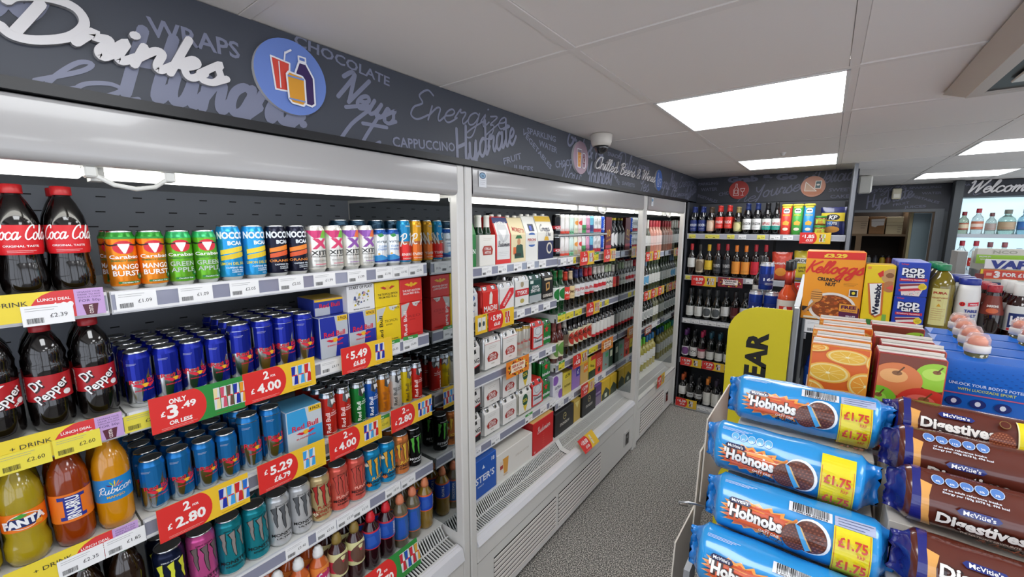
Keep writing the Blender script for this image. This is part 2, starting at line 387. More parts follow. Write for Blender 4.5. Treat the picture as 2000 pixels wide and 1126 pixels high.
# air conditioning cassette
t = tag(empty('air_conditioner', (.73, 1.72, CZ)), 'cream ceiling air conditioning cassette with a dark louvre slot', 'air conditioner')
IV = mat('c9bfb4', .45)
q = .45
b = B(); b.add([(-q, -q, -.004), (q, -q, -.004), (q, q, -.004), (-q, q, -.004), (-q+.05, -q+.05, -.034), (q-.05, -q+.05, -.034), (q-.05, q-.05, -.034), (-q+.05, q-.05, -.034)],
 [(0, 1, 5, 4), (1, 2, 6, 5), (2, 3, 7, 6), (3, 0, 4, 7)], IV)
b.box(-q+.05, -q+.085, -q+.05, q-.05, -.036, -.03, IV); b.box(q-.085, q-.05, -q+.05, q-.05, -.036, -.03, IV); b.box(-q+.085, q-.085, -q+.05, -q+.085, -.036, -.03, IV); b.box(-q+.085, q-.085, q-.085, q-.05, -.036, -.03, IV)
b.build('casing', t); B().box(-q+.05, q-.05, -q+.05, q-.05, -.03, -.02, BLACK).build('slot', t)
B().cbox(-.27, .27, -.27, .27, -.044, -.03, IV, .006).build('grille', t)
for k in range(4):
    o = B().cbox(-.24, .24, -.335, -.285, -.041, -.033, mat('d8d2c8', .35), .003).build('louvre_flap', t); o.rotation_euler.z = k*pi/2
# security dome camera
t = tag(empty('security_camera', (-.975, 2.047, CZ)), 'cream dome security camera hanging from the ceiling by the fridges', 'camera')
B().lathe([(.052, -.001), (.056, -.006), (.053, -.04), (.046, -.058), (.04, -.06)][::-1], mat('d6d0c6', .4)).build('housing', t)
B().lathe([(.0, -.098), (.014, -.096), (.026, -.088), (.036, -.073), (.039, -.058)], mat('23252a', .05, coat=1., tr=.3)).build('dome', t)
B().lathe([(.0, -.084), (.012, -.082), (.016, -.07), (.014, -.06)], mat('8a8d92', .2, .8)).build('lens', t)
t = tag(empty('ceiling_sensor', (-.28, 3.26, CZ)), 'tiny round sensor on the ceiling tile before the second light', 'sensor'); B().lathe([(0, -.02), (.01, -.018), (.014, -.006), (.02, 0)], mat('e2ded8', .4)).build('cap', t)

# ------------------------------------------------------------------ fascia boards with lettering
def shade(c): return mat(c, .42)
FB = mat('41454f', .5); FW = shade('7c8096')
f = struct('trim_fascia_left', B().box(XF-.03, XF, -1.6, YB, 1.985, CZ-.002, FB)); f['kind'] = 'structure'
p = Print(side_r(XF), d0=.0008); p.clip = (-1.5, 1.986, YB, CZ-.002)
def words_left(y, rep=0):
    p.text('WRAPS', y+.345, 2.136, .035, FW, w=.16, rot=.02)
    p.script('Hungry!', y+.39, 2.03, .062, FW, .24, w=.36); 
    p.script('News', y+.745, 2.095, .042, FW, .22, w=.19, rot=-.25); p.text('CHOCOLATE', y+.69, 2.19, .026, FW, w=.28, rot=-.1)
    p.script('Energize', y+1.14, 2.135, .045, FW, .11, w=.50, rot=.1); p.text('CAPPUCCINO', y+.965, 2.016, .03, FW, w=.27, rot=.08)
    p.script('It', y+.68, 2.0, .06, FW, .14, w=.16); p.script('Hydrate', y+1.27, 2.055, .06, FW, .17, w=.38, rot=.36)
    p.text('SPARKLING', y+1.665, 2.162, .026, FW, w=.24); p.text('WATER', y+1.72, 2.118, .027, FW, w=.16, rot=-.08)
    p.text('VEGETABLES', y+1.63, 2.09, .024, FW, w=.27, rot=-.5); p.text('FRUIT', y+1.44, 2.03, .026, FW, w=.13, rot=.3); p.text('JUICES', y+1.52, 1.998, .024, FW, w=.15, rot=.05)
    p.text('CHOCO', y+1.87, 2.06, .034, FW, w=.17, rot=.18); p.script('Grab & Go', y+2.1, 2.155, .05, FW, .2, w=.42, rot=-.12)
    p.script('Now', y+1.93, 2.0, .04, FW, .12, w=.2); p.script('Yourself', y+2.28, 2.02, .06, FW, .17, w=.36, rot=.1)
words_left(0)
p.script('Delicious', 2.78, 2.12, .06, FW, .13, w=.5); p.text('SNACKS', 2.48, 2.175, .022, FW, w=.2); p.text('CAKES', 2.50, 2.05, .024, FW, w=.16, rot=-.5); p.text('SWEETS', 2.72, 2.022, .024, FW, w=.22)
p.text('PASTRIES', 3.0, 2.16, .022, FW, w=.2); p.script('Yes', 3.0, 2.02, .05, FW, .15, w=.2)
p.script('Hungry!', 3.42, 2.07, .055, FW, .14, w=.4); p.script('News', 3.72, 2.1, .055, FW, .12, w=.2, rot=-.1); p.script('Energize', 4.12, 2.13, .045, FW, .12, w=.5, rot=.1)
p.script('It', 3.68, 2.01, .055, FW, .14, w=.17); p.text('CAPPUCCINO', 3.96, 2.025, .026, FW, w=.26, rot=.08); p.script('Hydrate', 4.27, 2.05, .055, FW, .17, w=.4, rot=.3)
p.script('Wow', -.02, 2.12, .1, FW, .18, w=.3, rot=.2); p.script('la', .16, 1.995, .03, FW, .2, w=.12)
p.build('lettering', f)
struct('trim_strip_left', B().box(XF, -1.062, -1.6, 4.09, 1.966, 1.986, mat('0d0e12', .4)))
fb_ = struct('trim_fascia_back', B().box(-1.09, .16, YB-.02, YB+.012, 1.965, CZ-.002, mat('35373f', .5)))
p = Print(front(YB-.02), d0=.0008); p.clip = (-1.08, 1.966, .155, CZ-.002); FW2 = mat('63657a', .5)
p.text('SPARKLING', -1.0, 2.16, .026, FW2, w=.2); p.text('WATER', -.98, 2.105, .03, FW2, w=.15); p.text('VEGETABLES', -1.0, 2.02, .027, FW2, w=.22, rot=-.35); p.text('CHOCOLATE', -.76, 2.07, .032, FW2, w=.26, rot=.15)
p.text('Grab & Go', -.54, 2.185, .05, FW2, w=.56, bold=.06); p.script('Yourself', -.38, 2.06, .055, FW2, .15, w=.44, rot=.16); p.script('Delicious', .03, 2.15, .06, FW2, .13, w=.34, rot=.08)
p.text('SWEETS', .06, 2.05, .028, FW2, w=.18); p.text('CAKES', .06, 1.995, .028, FW2, w=.15); p.script('The', -.68, 2.0, .05, FW2, .12, w=.2)
p.build('lettering', fb_)

# raised signs on the fascia
LET = mat('dedbdb', .4); LETS = mat('a9a7a8', .5)
t = tag(empty('drinks_sign', (XF, .226, 2.070)), 'raised white script letters spelling Drinks above the nearest fridge', 'sign')
script_solid('letters', 'Drinks', 0, 0, .037, side_r(0), .012, LET, LETS, .30, w=.305, rot=0., parent=t)
t = tag(empty('beers_and_wines_sign', (XF, 2.69, 2.088)), 'raised white script letters spelling Chilled Beers & Wines', 'sign')
script_solid('letters', 'Chilled Beers & Wines', 0, 0, .034, side_r(0), .012, LET, LETS, .16, w=1.0, rot=.0, parent=t)
def disc_sign(label, loc, r, col, draw, rz=pi/2, name='round_sign'):
    t = tag(empty(name, loc, rz), label, 'sign', 'round icon signs on the fascia')
    b = B(); n = 40; P_ = [(r*cos(2*pi*i/n), r*sin(2*pi*i/n)) for i in range(n)]
    b.prism(P_, front(0), 0, .012, ink(col), mat('c8c6c6', .5)).build('disc', t)
    q = Print(front(-.012), d0=.0006); draw(q, r); q.build('icon', t); return t
def outl(q, p_, c, wd, fill=None):
    if fill: q.poly(p_, fill)
    q.lay(); n = len(p_)
    for i in range(n):
        L, R_, caps = ribbon([p_[i], p_[(i+1) % n]], wd); q.emit(L+R_, [(0, 2, 3), (0, 3, 1)], c)
        q.emit(caps[0], [(0, k, k+1) for k in range(1, 7)], c)
def icon_drinks(q, r):
    s = r
    outl(q, [(-.55*s, .42*s), (-.05*s, .36*s), (-.12*s, -.4*s), (-.48*s, -.42*s)], 'e9e9ee', .022*s, 'd9483a'); q.lay()
    q.rect(-.36*s, -.36*s, -.33*s, .34*s, 'e9e9ee'); outl(q, [(-.2*s, .38*s), (-.16*s, .62*s), (-.02*s, .72*s)][:2], 'e9e9ee', .02*s)
    outl(q, [(-.16*s, .6*s), (.0, .72*s)], 'e9e9ee', .025*s)
    outl(q, [(.2*s, .62*s), (.4*s, .62*s), (.4*s, .5*s), (.2*s, .5*s)], 'e9e9ee', .022*s); 
    outl(q, [(.2*s, .46*s), (.4*s, .46*s), (.6*s, .12*s), (.6*s, -.6*s), (.5*s, -.68*s), (.1*s, -.62*s), (.08*s, .16*s)], 'e9e9ee', .025*s, '37205a'); q.lay(2)
    outl(q, [(-.12*s, .12*s), (.26*s, .08*s), (.32*s, 0), (.32*s, -.62*s), (.24*s, -.72*s), (-.08*s, -.7*s), (-.16*s, -.6*s), (-.18*s, .04*s)], 'e9e9ee', .025*s, 'dd9a2c'); q.lay()
    q.rect(-.16*s, -.02*s, .3*s, .03*s, '7a94cc'); q.rect(-.16*s, -.62*s, .3*s, -.58*s, '7a94cc')
disc_sign('large blue round icon sign with straw cup, can and bottle', (XF, .533, 2.107), .086, '6a86cc', icon_drinks)
def icon_beer(q, r):
    s = r
    outl(q, [(-.5*s, .5*s), (.05*s, .5*s), (-.03*s, -.6*s), (-.42*s, -.6*s)], 'e9e9ee', .025*s, 'd08a30'); q.lay(); q.rect(-.49*s, .3*s, .03*s, .47*s, '8a7a86')
    for a, b_ in ((-.3, .1), (-.2, -.1), (-.1, .15), (-.25, -.35)): q.disc(a*s, b_*s, .03*s, .03*s, 'f4f0e0', 8)
    outl(q, [(.2*s, .3*s), (.5*s, .3*s), (.58*s, .2*s), (.58*s, -.5*s), (.5*s, -.6*s), (.2*s, -.6*s), (.14*s, -.5*s), (.14*s, .2*s)], 'e9e9ee', .025*s, 'a07a8a')
    q.rect(.2*s, -.35*s, .52*s, .1*s, '7a2f3c'); q.lay(); q.disc(.36*s, -.12*s, .1*s, .18*s, 'e9e9ee', 14); q.lay(); q.disc(.36*s, -.12*s, .07*s, .14*s, '7a2f3c', 14)
disc_sign('round dusty pink icon sign with beer glass and can', (XF, 2.025, 2.104), .083, 'a58a98', icon_beer)
def icon_wine(line, fill=None):
    def f_(q, r):
        s = r
        outl(q, [(-.32*s, .68*s), (-.18*s, .68*s), (-.18*s, .3*s), (0, .05*s), (0, -.6*s), (-.5*s, -.6*s), (-.5*s, .05*s), (-.32*s, .3*s)], line, .025*s, fill)
        q.lay(); outl(q, [(-.4*s, 0), (-.1*s, 0), (-.1*s, -.4*s), (-.4*s, -.4*s)], line, .02*s)
        outl(q, [(.18*s, .15*s), (.6*s, .15*s), (.52*s, -.15*s), (.39*s, -.24*s), (.26*s, -.15*s)], line, .025*s); q.rect(.37*s, -.6*s, .41*s, -.24*s, line); q.rect(.24*s, -.62*s, .54*s, -.57*s, line)
    return f_
disc_sign('small blue round icon sign with bottle and glass past the Wines lettering', (XF, 3.30, 2.095), .078, '2f5fae', icon_wine('e6eaf2'))
disc_sign('red round icon sign with white wine bottle and glass outline', (-.715, YB-.02, 2.084), .084, 'a8362f', icon_wine('e8d8d4'), 0.)
def icon_sand(q, r):
    s = r
    q.disc(0, -.5*s, .8*s, .3*s, 'c07248', 20); q.lay()
    outl(q, [(-.6*s, .45*s), (.3*s, -.45*s), (-.65*s, -.4*s)], 'efe4d8', .03*s, 'cfa688'); outl(q, [(.2*s, .5*s), (.65*s, .5*s), (.6*s, -.2*s), (.15*s, -.2*s)], 'efe4d8', .03*s, '38565a')
    q.lay(); q.disc(.4*s, .15*s, .14*s, .09*s, 'efe4d8', 12)
disc_sign('orange round icon sign with a sandwich and snack pack', (-.142, YB-.02, 2.085), .088, 'c8866a', icon_sand, 0.)

# ------------------------------------------------------------------ open fridges
MIRROR = mat('a9adad', .04, 1.)
BACKP = mat('8b9099', .5)
def price_rail(y0, y1, z, parent, x=-1.235, xb=-1.70, dpt=None, th=.05):
    sh = B().box(xb, x-.004, y0, y1, z-.022, z, SHELF_WHITE).build('shelf', parent)
    b = B(); b.box(x-.006, x, y0, y1, z-.048, z+.003, mat('c9cacf', .3)); b.box(x-.001, x+.003, y0+.002, y1-.002, z-.044, z-.038, mat('e4e4e6', .25)); b.box(x-.001, x+.003, y0+.002, y1-.002, z-.004, z+.002, mat('e4e4e6', .25))
    b.box(x, x+.0012, y0+.002, y1-.002, z-.038, z-.004, mat('8d8fa2', .15, coat=.6)); b.build('price_rail', sh)
    for yy in (y0, y1-.003): B().box(xb+.05, x-.02, yy, yy+.003, z-.048, z-.022, SHELF_WHITE).build('bracket', sh)
    return sh
def fridge(label, y0, y1, bays, deck, louv, logo_y=None, handles=(), ctl=None, grille_seam=None):
    t = tag(empty('open_fridge', (-1.46, (y0+y1)/2, 0)), label, 'fridge', 'open-fronted fridges along the left wall')
    def bd(b, n, p=None):
        o = b.build(n, p or t)
        if not p: o.location = (1.46, -(y0+y1)/2, 0)
        return o
    W_ = .038; root = empty('cabinet', (1.46, -(y0+y1)/2, 0)); bpy.data.objects.remove(root)
    for a, b_, inner in ((y0, y0+W_, y0+W_), (y1-W_, y1, y1-W_)):
        bd(B().cbox(-1.84, -1.074, a, b_, .0, 1.964, WHITE_METAL, .004), 'side_panel')
        s_ = 1 if inner == y0+W_ else -1
        bd(B().box(-1.76, -1.11, *sorted((inner, inner+s_*.003)), deck+.0, 1.85, MIRROR), 'mirror_panel')
    i0, i1 = y0+W_+.003, y1-W_-.003
    # header: a gently bowed panel with a rounded lower lip
    prof = [(-1.10, 1.964), (-1.077, 1.9635), (-1.0735, 1.961), (-1.0728, 1.955), (-1.0722, 1.91), (-1.0716, 1.877), (-1.0725, 1.869), (-1.077, 1.862), (-1.086, 1.858), (-1.095, 1.857), (-1.12, 1.857), (-1.12, 1.94)]
    b = B(); n = len(prof); v = [(x, yy, z) for yy in (y0+W_, y1-W_) for x, z in prof]
    b.add(v, [(i, i+n, (i+1) % n+n, (i+1) % n) for i in range(n)], HEADER_METAL, True); bd(b, 'header_panel')
    bd(B().box(-1.80, -1.12, i0, i1, 1.862, 1.89, mat('b9babc', .4)), 'canopy')
    bd(B().box(-1.80, -1.775, i0-.003, i1+.003, .0, 1.862, BACKP), 'back_panel')
    # punched slots in the back panel
    sb = B(); yy = i0+.02; rr = random.Random(5)
    for z in [1.835-.045*k for k in range(14)]:
        yy = i0+.03
        while yy < i1-.05:
            sb.box(-1.776, -1.7735, yy, yy+.022, z, z+.0035, mat('15161a', .7)); yy += rr.choice((.055, .062, .035))+.03
    tag(bd(sb, 'panel_slot'), kind='stuff')
    L = (i1-i0-.06)/2; n = 1 if i1-i0 < .9 else 2; L = (i1-i0-.03*(n+1))/n
    for k in range(n):
        a = i0+.03+k*(L+.03); bd(B().cbox(-1.15, -1.125, a, a+L, 1.838, 1.860, mat('fffef6', .4, em=TUBE_E), .004), 'light_tube')
        bd(B().box(-1.156, -1.119, a-.02, a, 1.834, 1.862, mat('d8d8d4', .4)), 'tube_cap')
    for hy in handles:
        h = B(); h.tube([(-1.10, hy-.06, 1.853), (-1.095, hy-.052, 1.842), (-1.085, hy-.03, 1.826), (-1.08, hy, 1.82), (-1.085, hy+.03, 1.826), (-1.095, hy+.052, 1.842), (-1.10, hy+.06, 1.853)], .0042, mat('dcdcd6', .35))
        for s_ in (-1, 1): h.cbox(-1.12, -1.088, hy+s_*.058-.009, hy+s_*.058+.009, 1.838, 1.859, mat('d8d8d2', .35), .003)
        bd(h, 'blind_handle')
    for a, b_, zs in bays:
        for z in zs:
            sh = price_rail(a, b_, z, t)
            for o in [sh]: o.location = (1.46, -(y0+y1)/2, 0)
        bd(B().box(-1.772, -1.735, a-.012, a+.006, deck, 1.83, mat('2b2d33', .5)), 'upright')
    # deck and air grille
    bd(B().box(-1.775, -1.20, i0, i1, deck-.02, deck, SHELF_WHITE), 'base_deck')
    sl = B(); pts = [(-1.198, deck), (-1.162, deck-.045), (-1.105, deck-.055)]
    for (xa, za), (xb_, zb) in zip(pts, pts[1:]):
        yy = i0+.004
        for fr in (0, 1): pass
        while yy < i1-.008:
            gap = (not grille_seam) or abs(yy-grille_seam) > .02
            if gap: sl.add([(xa, yy, za), (xa, yy+.0048, za), (xb_, yy+.0048, zb), (xb_, yy, zb), (xa, yy, za-.006), (xa, yy+.0048, za-.006), (xb_, yy+.0048, zb-.006), (xb_, yy, zb-.006)],
                [(0, 3, 2, 1), (0, 4, 7, 3), (1, 2, 6, 5)], SHELF_WHITE)
            else: sl.add([(xa, yy, za), (xa, yy+.0125, za), (xb_, yy+.0125, zb), (xb_, yy, zb)], [(0, 3, 2, 1)], SHELF_WHITE)
            yy += .0125
    tag(bd(sl, 'grille_slat'), kind='stuff')
    gr = B()
    for (x, z), wd in zip(pts, (.008, .006, .02)): gr.box(x-wd/2, x+wd/2, i0, i1, z-.003, z+.0012, SHELF_WHITE)
    bd(gr, 'grille_frame'); bd(B().box(-1.2, -1.1, i0, i1, deck-.10, deck-.085, BLACK), 'air_duct')
    # sloping price channel on the front lip, then the front panels
    b = B(); b.add([(-1.105, i0, deck-.052), (-1.105, i1, deck-.052), (-1.078, i1, deck-.058), (-1.078, i0, deck-.058), (-1.066, i1, .392), (-1.066, i0, .392), (-1.074, i0, .386), (-1.074, i1, .386), (-1.105, i0, .386), (-1.105, i1, .386)],
        [(0, 3, 2, 1), (3, 5, 4, 2), (5, 6, 7, 4), (0, 8, 6, 5, 3), (1, 2, 4, 7, 9)], [mat('e6e6ea', .2, coat=.5)]*5); bd(b, 'front_lip')
    bd(B().cbox(-1.11, -1.074, i0-.002, i1+.002, .308, .385, WHITE_METAL, .004), 'upper_front_panel')
    lo = bd(B().box(-1.11, -1.078, i0-.002, i1+.002, .035, .304, WHITE_METAL), 'lower_front_panel')
    for a, b_ in louv:
        bd(B().box(-1.0775, -1.0768, a, b_, .062, .258, mat('141413', .9)), 'louvre_recess')
        n = 8
        for k in range(n):
            z = .064+k*.0245
            B().add([(-1.0768, a, z), (-1.0768, b_, z), (-1.0732, b_, z+.001), (-1.0732, a, z+.001), (-1.0735, b_, z+.013), (-1.0735, a, z+.013), (-1.0768, b_, z+.0155), (-1.0768, a, z+.0155)],
                [(0, 1, 2, 3), (3, 2, 4, 5), (5, 4, 6, 7), (0, 3, 5, 7), (1, 6, 4, 2)], mat('dcd6d0', .35)).build('louvre_slat', lo)
    bd(B().box(-1.14, -1.10, i0, i1, 0, .035, BLACK), 'plinth')
    if ctl:
        bd(B().cbox(-1.08, -1.07, ctl, ctl+.10, .108, .222, mat('c4c2be', .4), .003), 'control_box'); bd(B().box(-1.0705, -1.069, ctl+.02, ctl+.08, .118, .205, mat('17181b', .2)), 'display')
        q = Print(side_r(-1.069)); q.text('1.2', ctl+.05, .18, .02, 'b8b8b8'); bd(q, 'display_print')
    if logo_y:
        q = Print(side_r(-1.0703), d0=.0006); q.rect(logo_y-.022, 1.895, logo_y+.022, 1.955, 'e8eaee'); q.lay(); q.disc(logo_y, 1.938, .019, .012, '27496e', 20); q.lay(); q.disc(logo_y, 1.938, .016, .009, '7fa8c8', 18); q.lay(); q.text('ice', logo_y, 1.938, .008, '1d3c60'); q.lines(logo_y-.017, logo_y+.017, 1.92, 3, .007, '8a8f98'); bd(q, 'maker_sticker')
    return t
fridge('nearest open fridge of soft drinks with white header', -.80, 1.128, [(-.74, .174, (1.605, 1.325, 1.055, .775)), (.178, 1.078, (1.605, 1.325, 1.055, .775))], .50, [(-.6, 0.), (.1, .9)], handles=(.215,))
fridge('middle open fridge of beers with vented white front panel', 1.134, 3.02, [(1.182, 2.062, (1.565, 1.322, 1.050, .712)), (2.070, 2.972, (1.560, 1.222, .918, .672))], .470, [(1.285, 1.825), (1.855, 2.40)], logo_y=1.225, handles=(2.33,), ctl=2.80, grille_seam=2.02)
fridge('far narrower open fridge of wines', 3.026, 4.085, [(3.075, 4.03, (1.510, 1.165, .845))], .420, [(3.14, 3.73)], logo_y=3.15, handles=(3.62,), ctl=3.77)

# ------------------------------------------------------------------ product builders (front faces -Y, base at z 0)
def met(h): return mat(h, .17, 1.) if h in ('c6cace', 'b4c2cc', 'aeb2b6') else mat(h, .24, .55)
def can(r, h, body, draw=None, lid='84868a', top=None, n=22, name='drink_can', cat='can'):
    t = tag(empty(name), cat=cat); bm = met(body) if isinstance(body, str) else body; tm = met(top) if top else bm
    b = B().lathe([(r*.74, 0), (r*.80, .0015), (r*.97, .010), (r, .014), (r, h-.019), (r*.985, h-.015), (r*.86, h-.006), (r*.875, h-.004), (r*.875, h-.0005), (r*.84, h), (r*.82, h-.003)],
        [RIM, RIM, bm, bm, tm, tm, tm, RIM, RIM, RIM], n); b.build('body', t)
    lm = mat(lid, .25, .8)
    l = B().lathe([(r*.83, h-.0045), (r*.80, h-.006), (r*.3, h-.0055), (0, h-.0055)], lm, 18); l.box(-.004, .004, -r*.45, r*.35, h-.0055, h-.0035, lm); l.lathe([(.3*r, h-.0052), (.27*r, h-.0058), (0, h-.0058)], BLACK, 10, (0, -r*.42, 0)); l.build('lid', t)
    if draw:
        p = Print(cyl(r), r*.3, step=.00025, d0=.0003); draw(p, r, h, pi*r); p.build('label_print', t)
    return t
def d_bull(c1, c2, tx='d8213a'):
    def f(p, r, h, W):
        B1 = met(c1)
        for o in (0, W):
            z = lambda q: [(u+o, v) for u, v in q]
            p.poly(z([(-.5*W, .5*h), (.02*W, .5*h), (.24*W, .875*h), (-.5*W, .875*h)]), B1)
            p.poly(z([(.02*W, .5*h), (.5*W, .5*h), (.5*W, .12*h), (-.12*W, .12*h)]), B1)
        p.lay()
        for o in (0, W):
            p.disc(o, .4*h, .1*W, .035*h, 'eeb52a', 14).lay()
            for s_ in (-1, 1): p.poly([(o+s_*.03*W, .38*h), (o+s_*.1*W, .35*h), (o+s_*.3*W, .42*h), (o+s_*.22*W, .435*h), (o+s_*.1*W, .42*h)], tx)
            p.text('Red Bull', o, .48*h, .075*h, tx, w=.72*W); p.text('ENERGY DRINK', o, .31*h, .022*h, tx, w=.5*W); p.lines(o-.38*W, o-.15*W, .8*h, 2, .02*h, 'b9bccb')
    return f
def d_ed(c1):
    def f(p, r, h, W):
        p.poly([(-.1*W, .875*h), (-.12*W, .72*h), (.05*W, .66*h), (.12*W, .74*h), (.3*W, .7*h), (.4*W, .78*h), (.4*W, .875*h)], met('aeb2b6')); p.lay(); p.poly([(0, .85*h), (.05*W, .72*h), (.15*W, .78*h), (.25*W, .74*h), (.2*W, .85*h)], 'e6e6e6')
        p.text('Red Bull', -.13*W, .34*h, .16*W, c1, w=.45*h, rot=pi/2); p.text('THE', .1*W, .6*h, .018*h, c1); p.text('EDITION', .13*W, .5*h, .024*h, c1, w=.3*W); p.lines(.0, .3*W, .56*h, 3, .012*h, c1); p.text('ENERGY DRINK', .15*W, .1*h, .018*h, c1, w=.3*W)
    return f
def claws(p, u, v, w_, h, fill, edge='0c0c0c'):
    for ew, c in ((1.2, edge), (.85, fill)):
        for k, (du, ln) in enumerate(((-.36, .85), (0, 1.), (.36, .78))):
            x = u+du*w_; t = .078*w_*ew; y1 = v+h*.5; y0 = y1-h*ln
            p.poly([(x-t*2.1, y1-(.05 if ew > 1 else .065)*h), (x-t*.6, y1-.015*h), (x+t*1.2, y1+.02*h*ew), (x+t, y1-.25*h), (x+t*1.3, y1-.33*h), (x+t*.9, y1-.5*h), (x+t*.8+.03*w_, y0+.06*h), (x+.05*w_, y0-(.02*h if ew > 1 else -.02*h)), (x-t*.6+.02*w_, y0+.2*h), (x-t*.9, y1-.45*h), (x-t*.6, y1-.3*h)], c)
        p.lay()
def d_mon(fill, tx='0e0e0e', edge='0c0c0c', extra=None, sub='ENERGY', w2='MONSTER'):
    def f(p, r, h, W):
        if extra: extra(p, r, h, W); p.lay()
        for o in (0, W):
            claws(p, o, .57*h, .62*W, .46*h, fill, edge); p.text(w2, o, .26*h, .06*h, tx, w=.72*W); p.text(sub, o, .185*h, .032*h, tx, w=.45*W)
            p.text('ZERO SUGAR', o, .9*h-.012, .02*h, tx, w=.4*W)
    return f
def ex_juice(word, col, a='e07028', b_='2b3f8f'):
    def f(p, r, h, W):
        rr = random.Random(len(word)+int(a, 16) % 97)
        for o in (0, W):
            for k in range(10):
                u = o+rr.uniform(-.48, -.2)*W if k % 2 else o+rr.uniform(.3, .48)*W; v = rr.uniform(.15, .8)*h; s_ = rr.uniform(.05, .12)*W
                p.poly([(u-s_, v), (u-s_*.2, v-s_*.7), (u+s_, v-.2*s_), (u+.5*s_, v+s_*.8), (u-.4*s_, v+s_)], (a, b_, 'f2e6c8')[k % 3])
            p.lay(); p.text(word, o+.05*W, .345*h, .065*h, col, w=.5*W, slant=.1)
    return f
def d_carabao(c, t1, t2):
    def f(p, r, h, W):
        p.rect(-W, .895*h, W, .8*h+.008, '2f9a3c') if t1 == 'MANGO' else None
        for o in (0, W):
            p.lay(); p.disc(o, .72*h, .24*W, .11*h, 'd8283a', 20).lay(); p.poly([(o-.14*W, .78*h), (o+.14*W, .78*h), (o+.05*W, .66*h), (o+.02*W, .62*h), (o-.02*W, .62*h), (o-.05*W, .66*h)], 'f4f4f0').lay()
            for s_ in (-1, 1):
                q = smooth([(o+s_*.12*W, .77*h), (o+s_*.3*W, .755*h), (o+s_*.42*W, .79*h), (o+s_*.44*W, .83*h)]); L, R_, _ = ribbon(q, .014*W*1.2); n = len(L); p.emit(L+R_, [t_ for i in range(n-1) for t_ in ((i, i+n, i+n+1), (i, i+n+1, i+1))], '161616')
            p.text('Carabao', o, .565*h, .06*h, 'f4f4f4', w=.68*W); p.text('ENERGY DRINK', o, .5*h, .03*h, '2f7a35', w=.62*W); p.text(t1, o, .40*h, .085*h, 'f4f4f4' if t1 == 'MANGO' else 'b8c4bc', w=.62*W); p.text(t2, o, .29*h, .085*h, 'f4f4f4' if t1 == 'MANGO' else 'b8c4bc', w=.6*W)
            p.disc(o+.34*W, .22*h, .1*W, .055*h, '1d7a44', 14).lay(); p.text('49', o+.34*W, .22*h, .045*h, 'f4f4f4'); p.rect(o-.2*W, .115*h, o+.3*W, .15*h, '1f7a3a'); p.lay(); p.text('Carabao Cup', o+.05*W, .133*h, .022*h, 'f4f4f4', w=.35*W)
    return f
def d_nocco(s1, s2, tx, flav):
    def f(p, r, h, W):
        for o in (0, W):
            p.text('NOCCO', o, .82*h, .12*h, 'e8eef4', w=.8*W, bold=.05); p.text('BCAA', o+.1*W, .68*h, .07*h, 'e8eef4', w=.42*W, bold=.05)
            for k, c in ((0, s1), (1, s2)): v = (.5-.105*k)*h; p.poly([(o-.32*W, v-.03*h), (o+.38*W, v+.04*h), (o+.38*W, v+.12*h), (o+.2*W, v+.115*h), (o-.32*W, v+.05*h)], c)
            p.text(flav, o, .31*h, .05*h, tx, w=.7*W); p.text('CAFFEINE 180mg', o+.05*W, .235*h, .03*h, 'dfe8f0', w=.5*W); p.text('SUGAR FREE', o+.1*W, .19*h, .024*h, 'dfe8f0', w=.32*W); p.text('CARBONATED', o+.1*W, .155*h, .024*h, 'dfe8f0', w=.32*W); p.text('330 ml', o+.12*W, .11*h, .018*h, 'dfe8f0')
    return f
def d_xite(a, b_, c, x):
    def f(p, r, h, W):
        for o in (0, W):
            p.poly([(o-.5*W, .89*h), (o+.1*W, .89*h), (o-.02*W, .74*h), (o-.2*W, .72*h)], a); p.poly([(o+.1*W, .89*h), (o+.5*W, .89*h), (o+.3*W, .72*h), (o-.02*W, .74*h)], b_); p.poly([(o-.1*W, .89*h), (o+.06*W, .89*h), (o, .75*h), (o-.12*W, .73*h)], c)
            t_ = .09*W
            p.lay(); p.poly([(o-.26*W, .72*h), (o-.26*W+2*t_, .72*h), (o+.3*W, .5*h), (o+.3*W-2*t_, .5*h)], x); p.poly([(o+.26*W, .72*h), (o+.26*W-t_*1.6, .72*h), (o-.28*W, .5*h), (o-.28*W+t_*1.6, .5*h)], x)
            p.text('XITE', o, .42*h, .095*h, '1a1a1a', w=.66*W); p.text('FOCUS ENERGY', o, .34*h, .03*h, '2a2a2a', w=.66*W); p.lines(o-.25*W, o+.25*W, .26*h, 2, .02*h, '6a6a6a'); p.rect(o-.2*W, .17*h, o+.2*W, .182*h, x); p.lines(o-.3*W, o+.3*W, .135*h, 2, .015*h, '5a5a5a')
    return f
def d_virtue(g):
    def f(p, r, h, W):
        for o in (0, W):
            p.poly([(o-.5*W, .12*h), (o+.5*W, .12*h), (o+.5*W, .26*h), (o+.2*W, .24*h), (o-.1*W, .32*h), (o-.5*W, .28*h)], '2e8fd0'); p.lay(); p.poly([(o-.5*W, .12*h), (o+.5*W, .12*h), (o+.5*W, .22*h), (o+.1*W, .19*h), (o-.5*W, .14*h)], '1c3f94'); p.rect(o-.5*W, .85*h, o+.5*W, .9*h, '1f56a8')
            p.poly([(o-.25*W, .84*h), (o-.05*W, .88*h), (o+.05*W, .82*h), (o-.12*W, .77*h)], g); p.text('virtue', o, .67*h, .085*h, '1f3a4a', w=.56*W, bold=0); p.text('CLEAN', o, .54*h, .055*h, '2d74b8', w=.42*W, bold=0); p.text('ENERGY', o, .46*h, .055*h, '2d74b8', w=.46*W, bold=0); p.disc(o-.2*W, .34*h, .05*W, .025*h, 'e8b23a', 10)
    return f
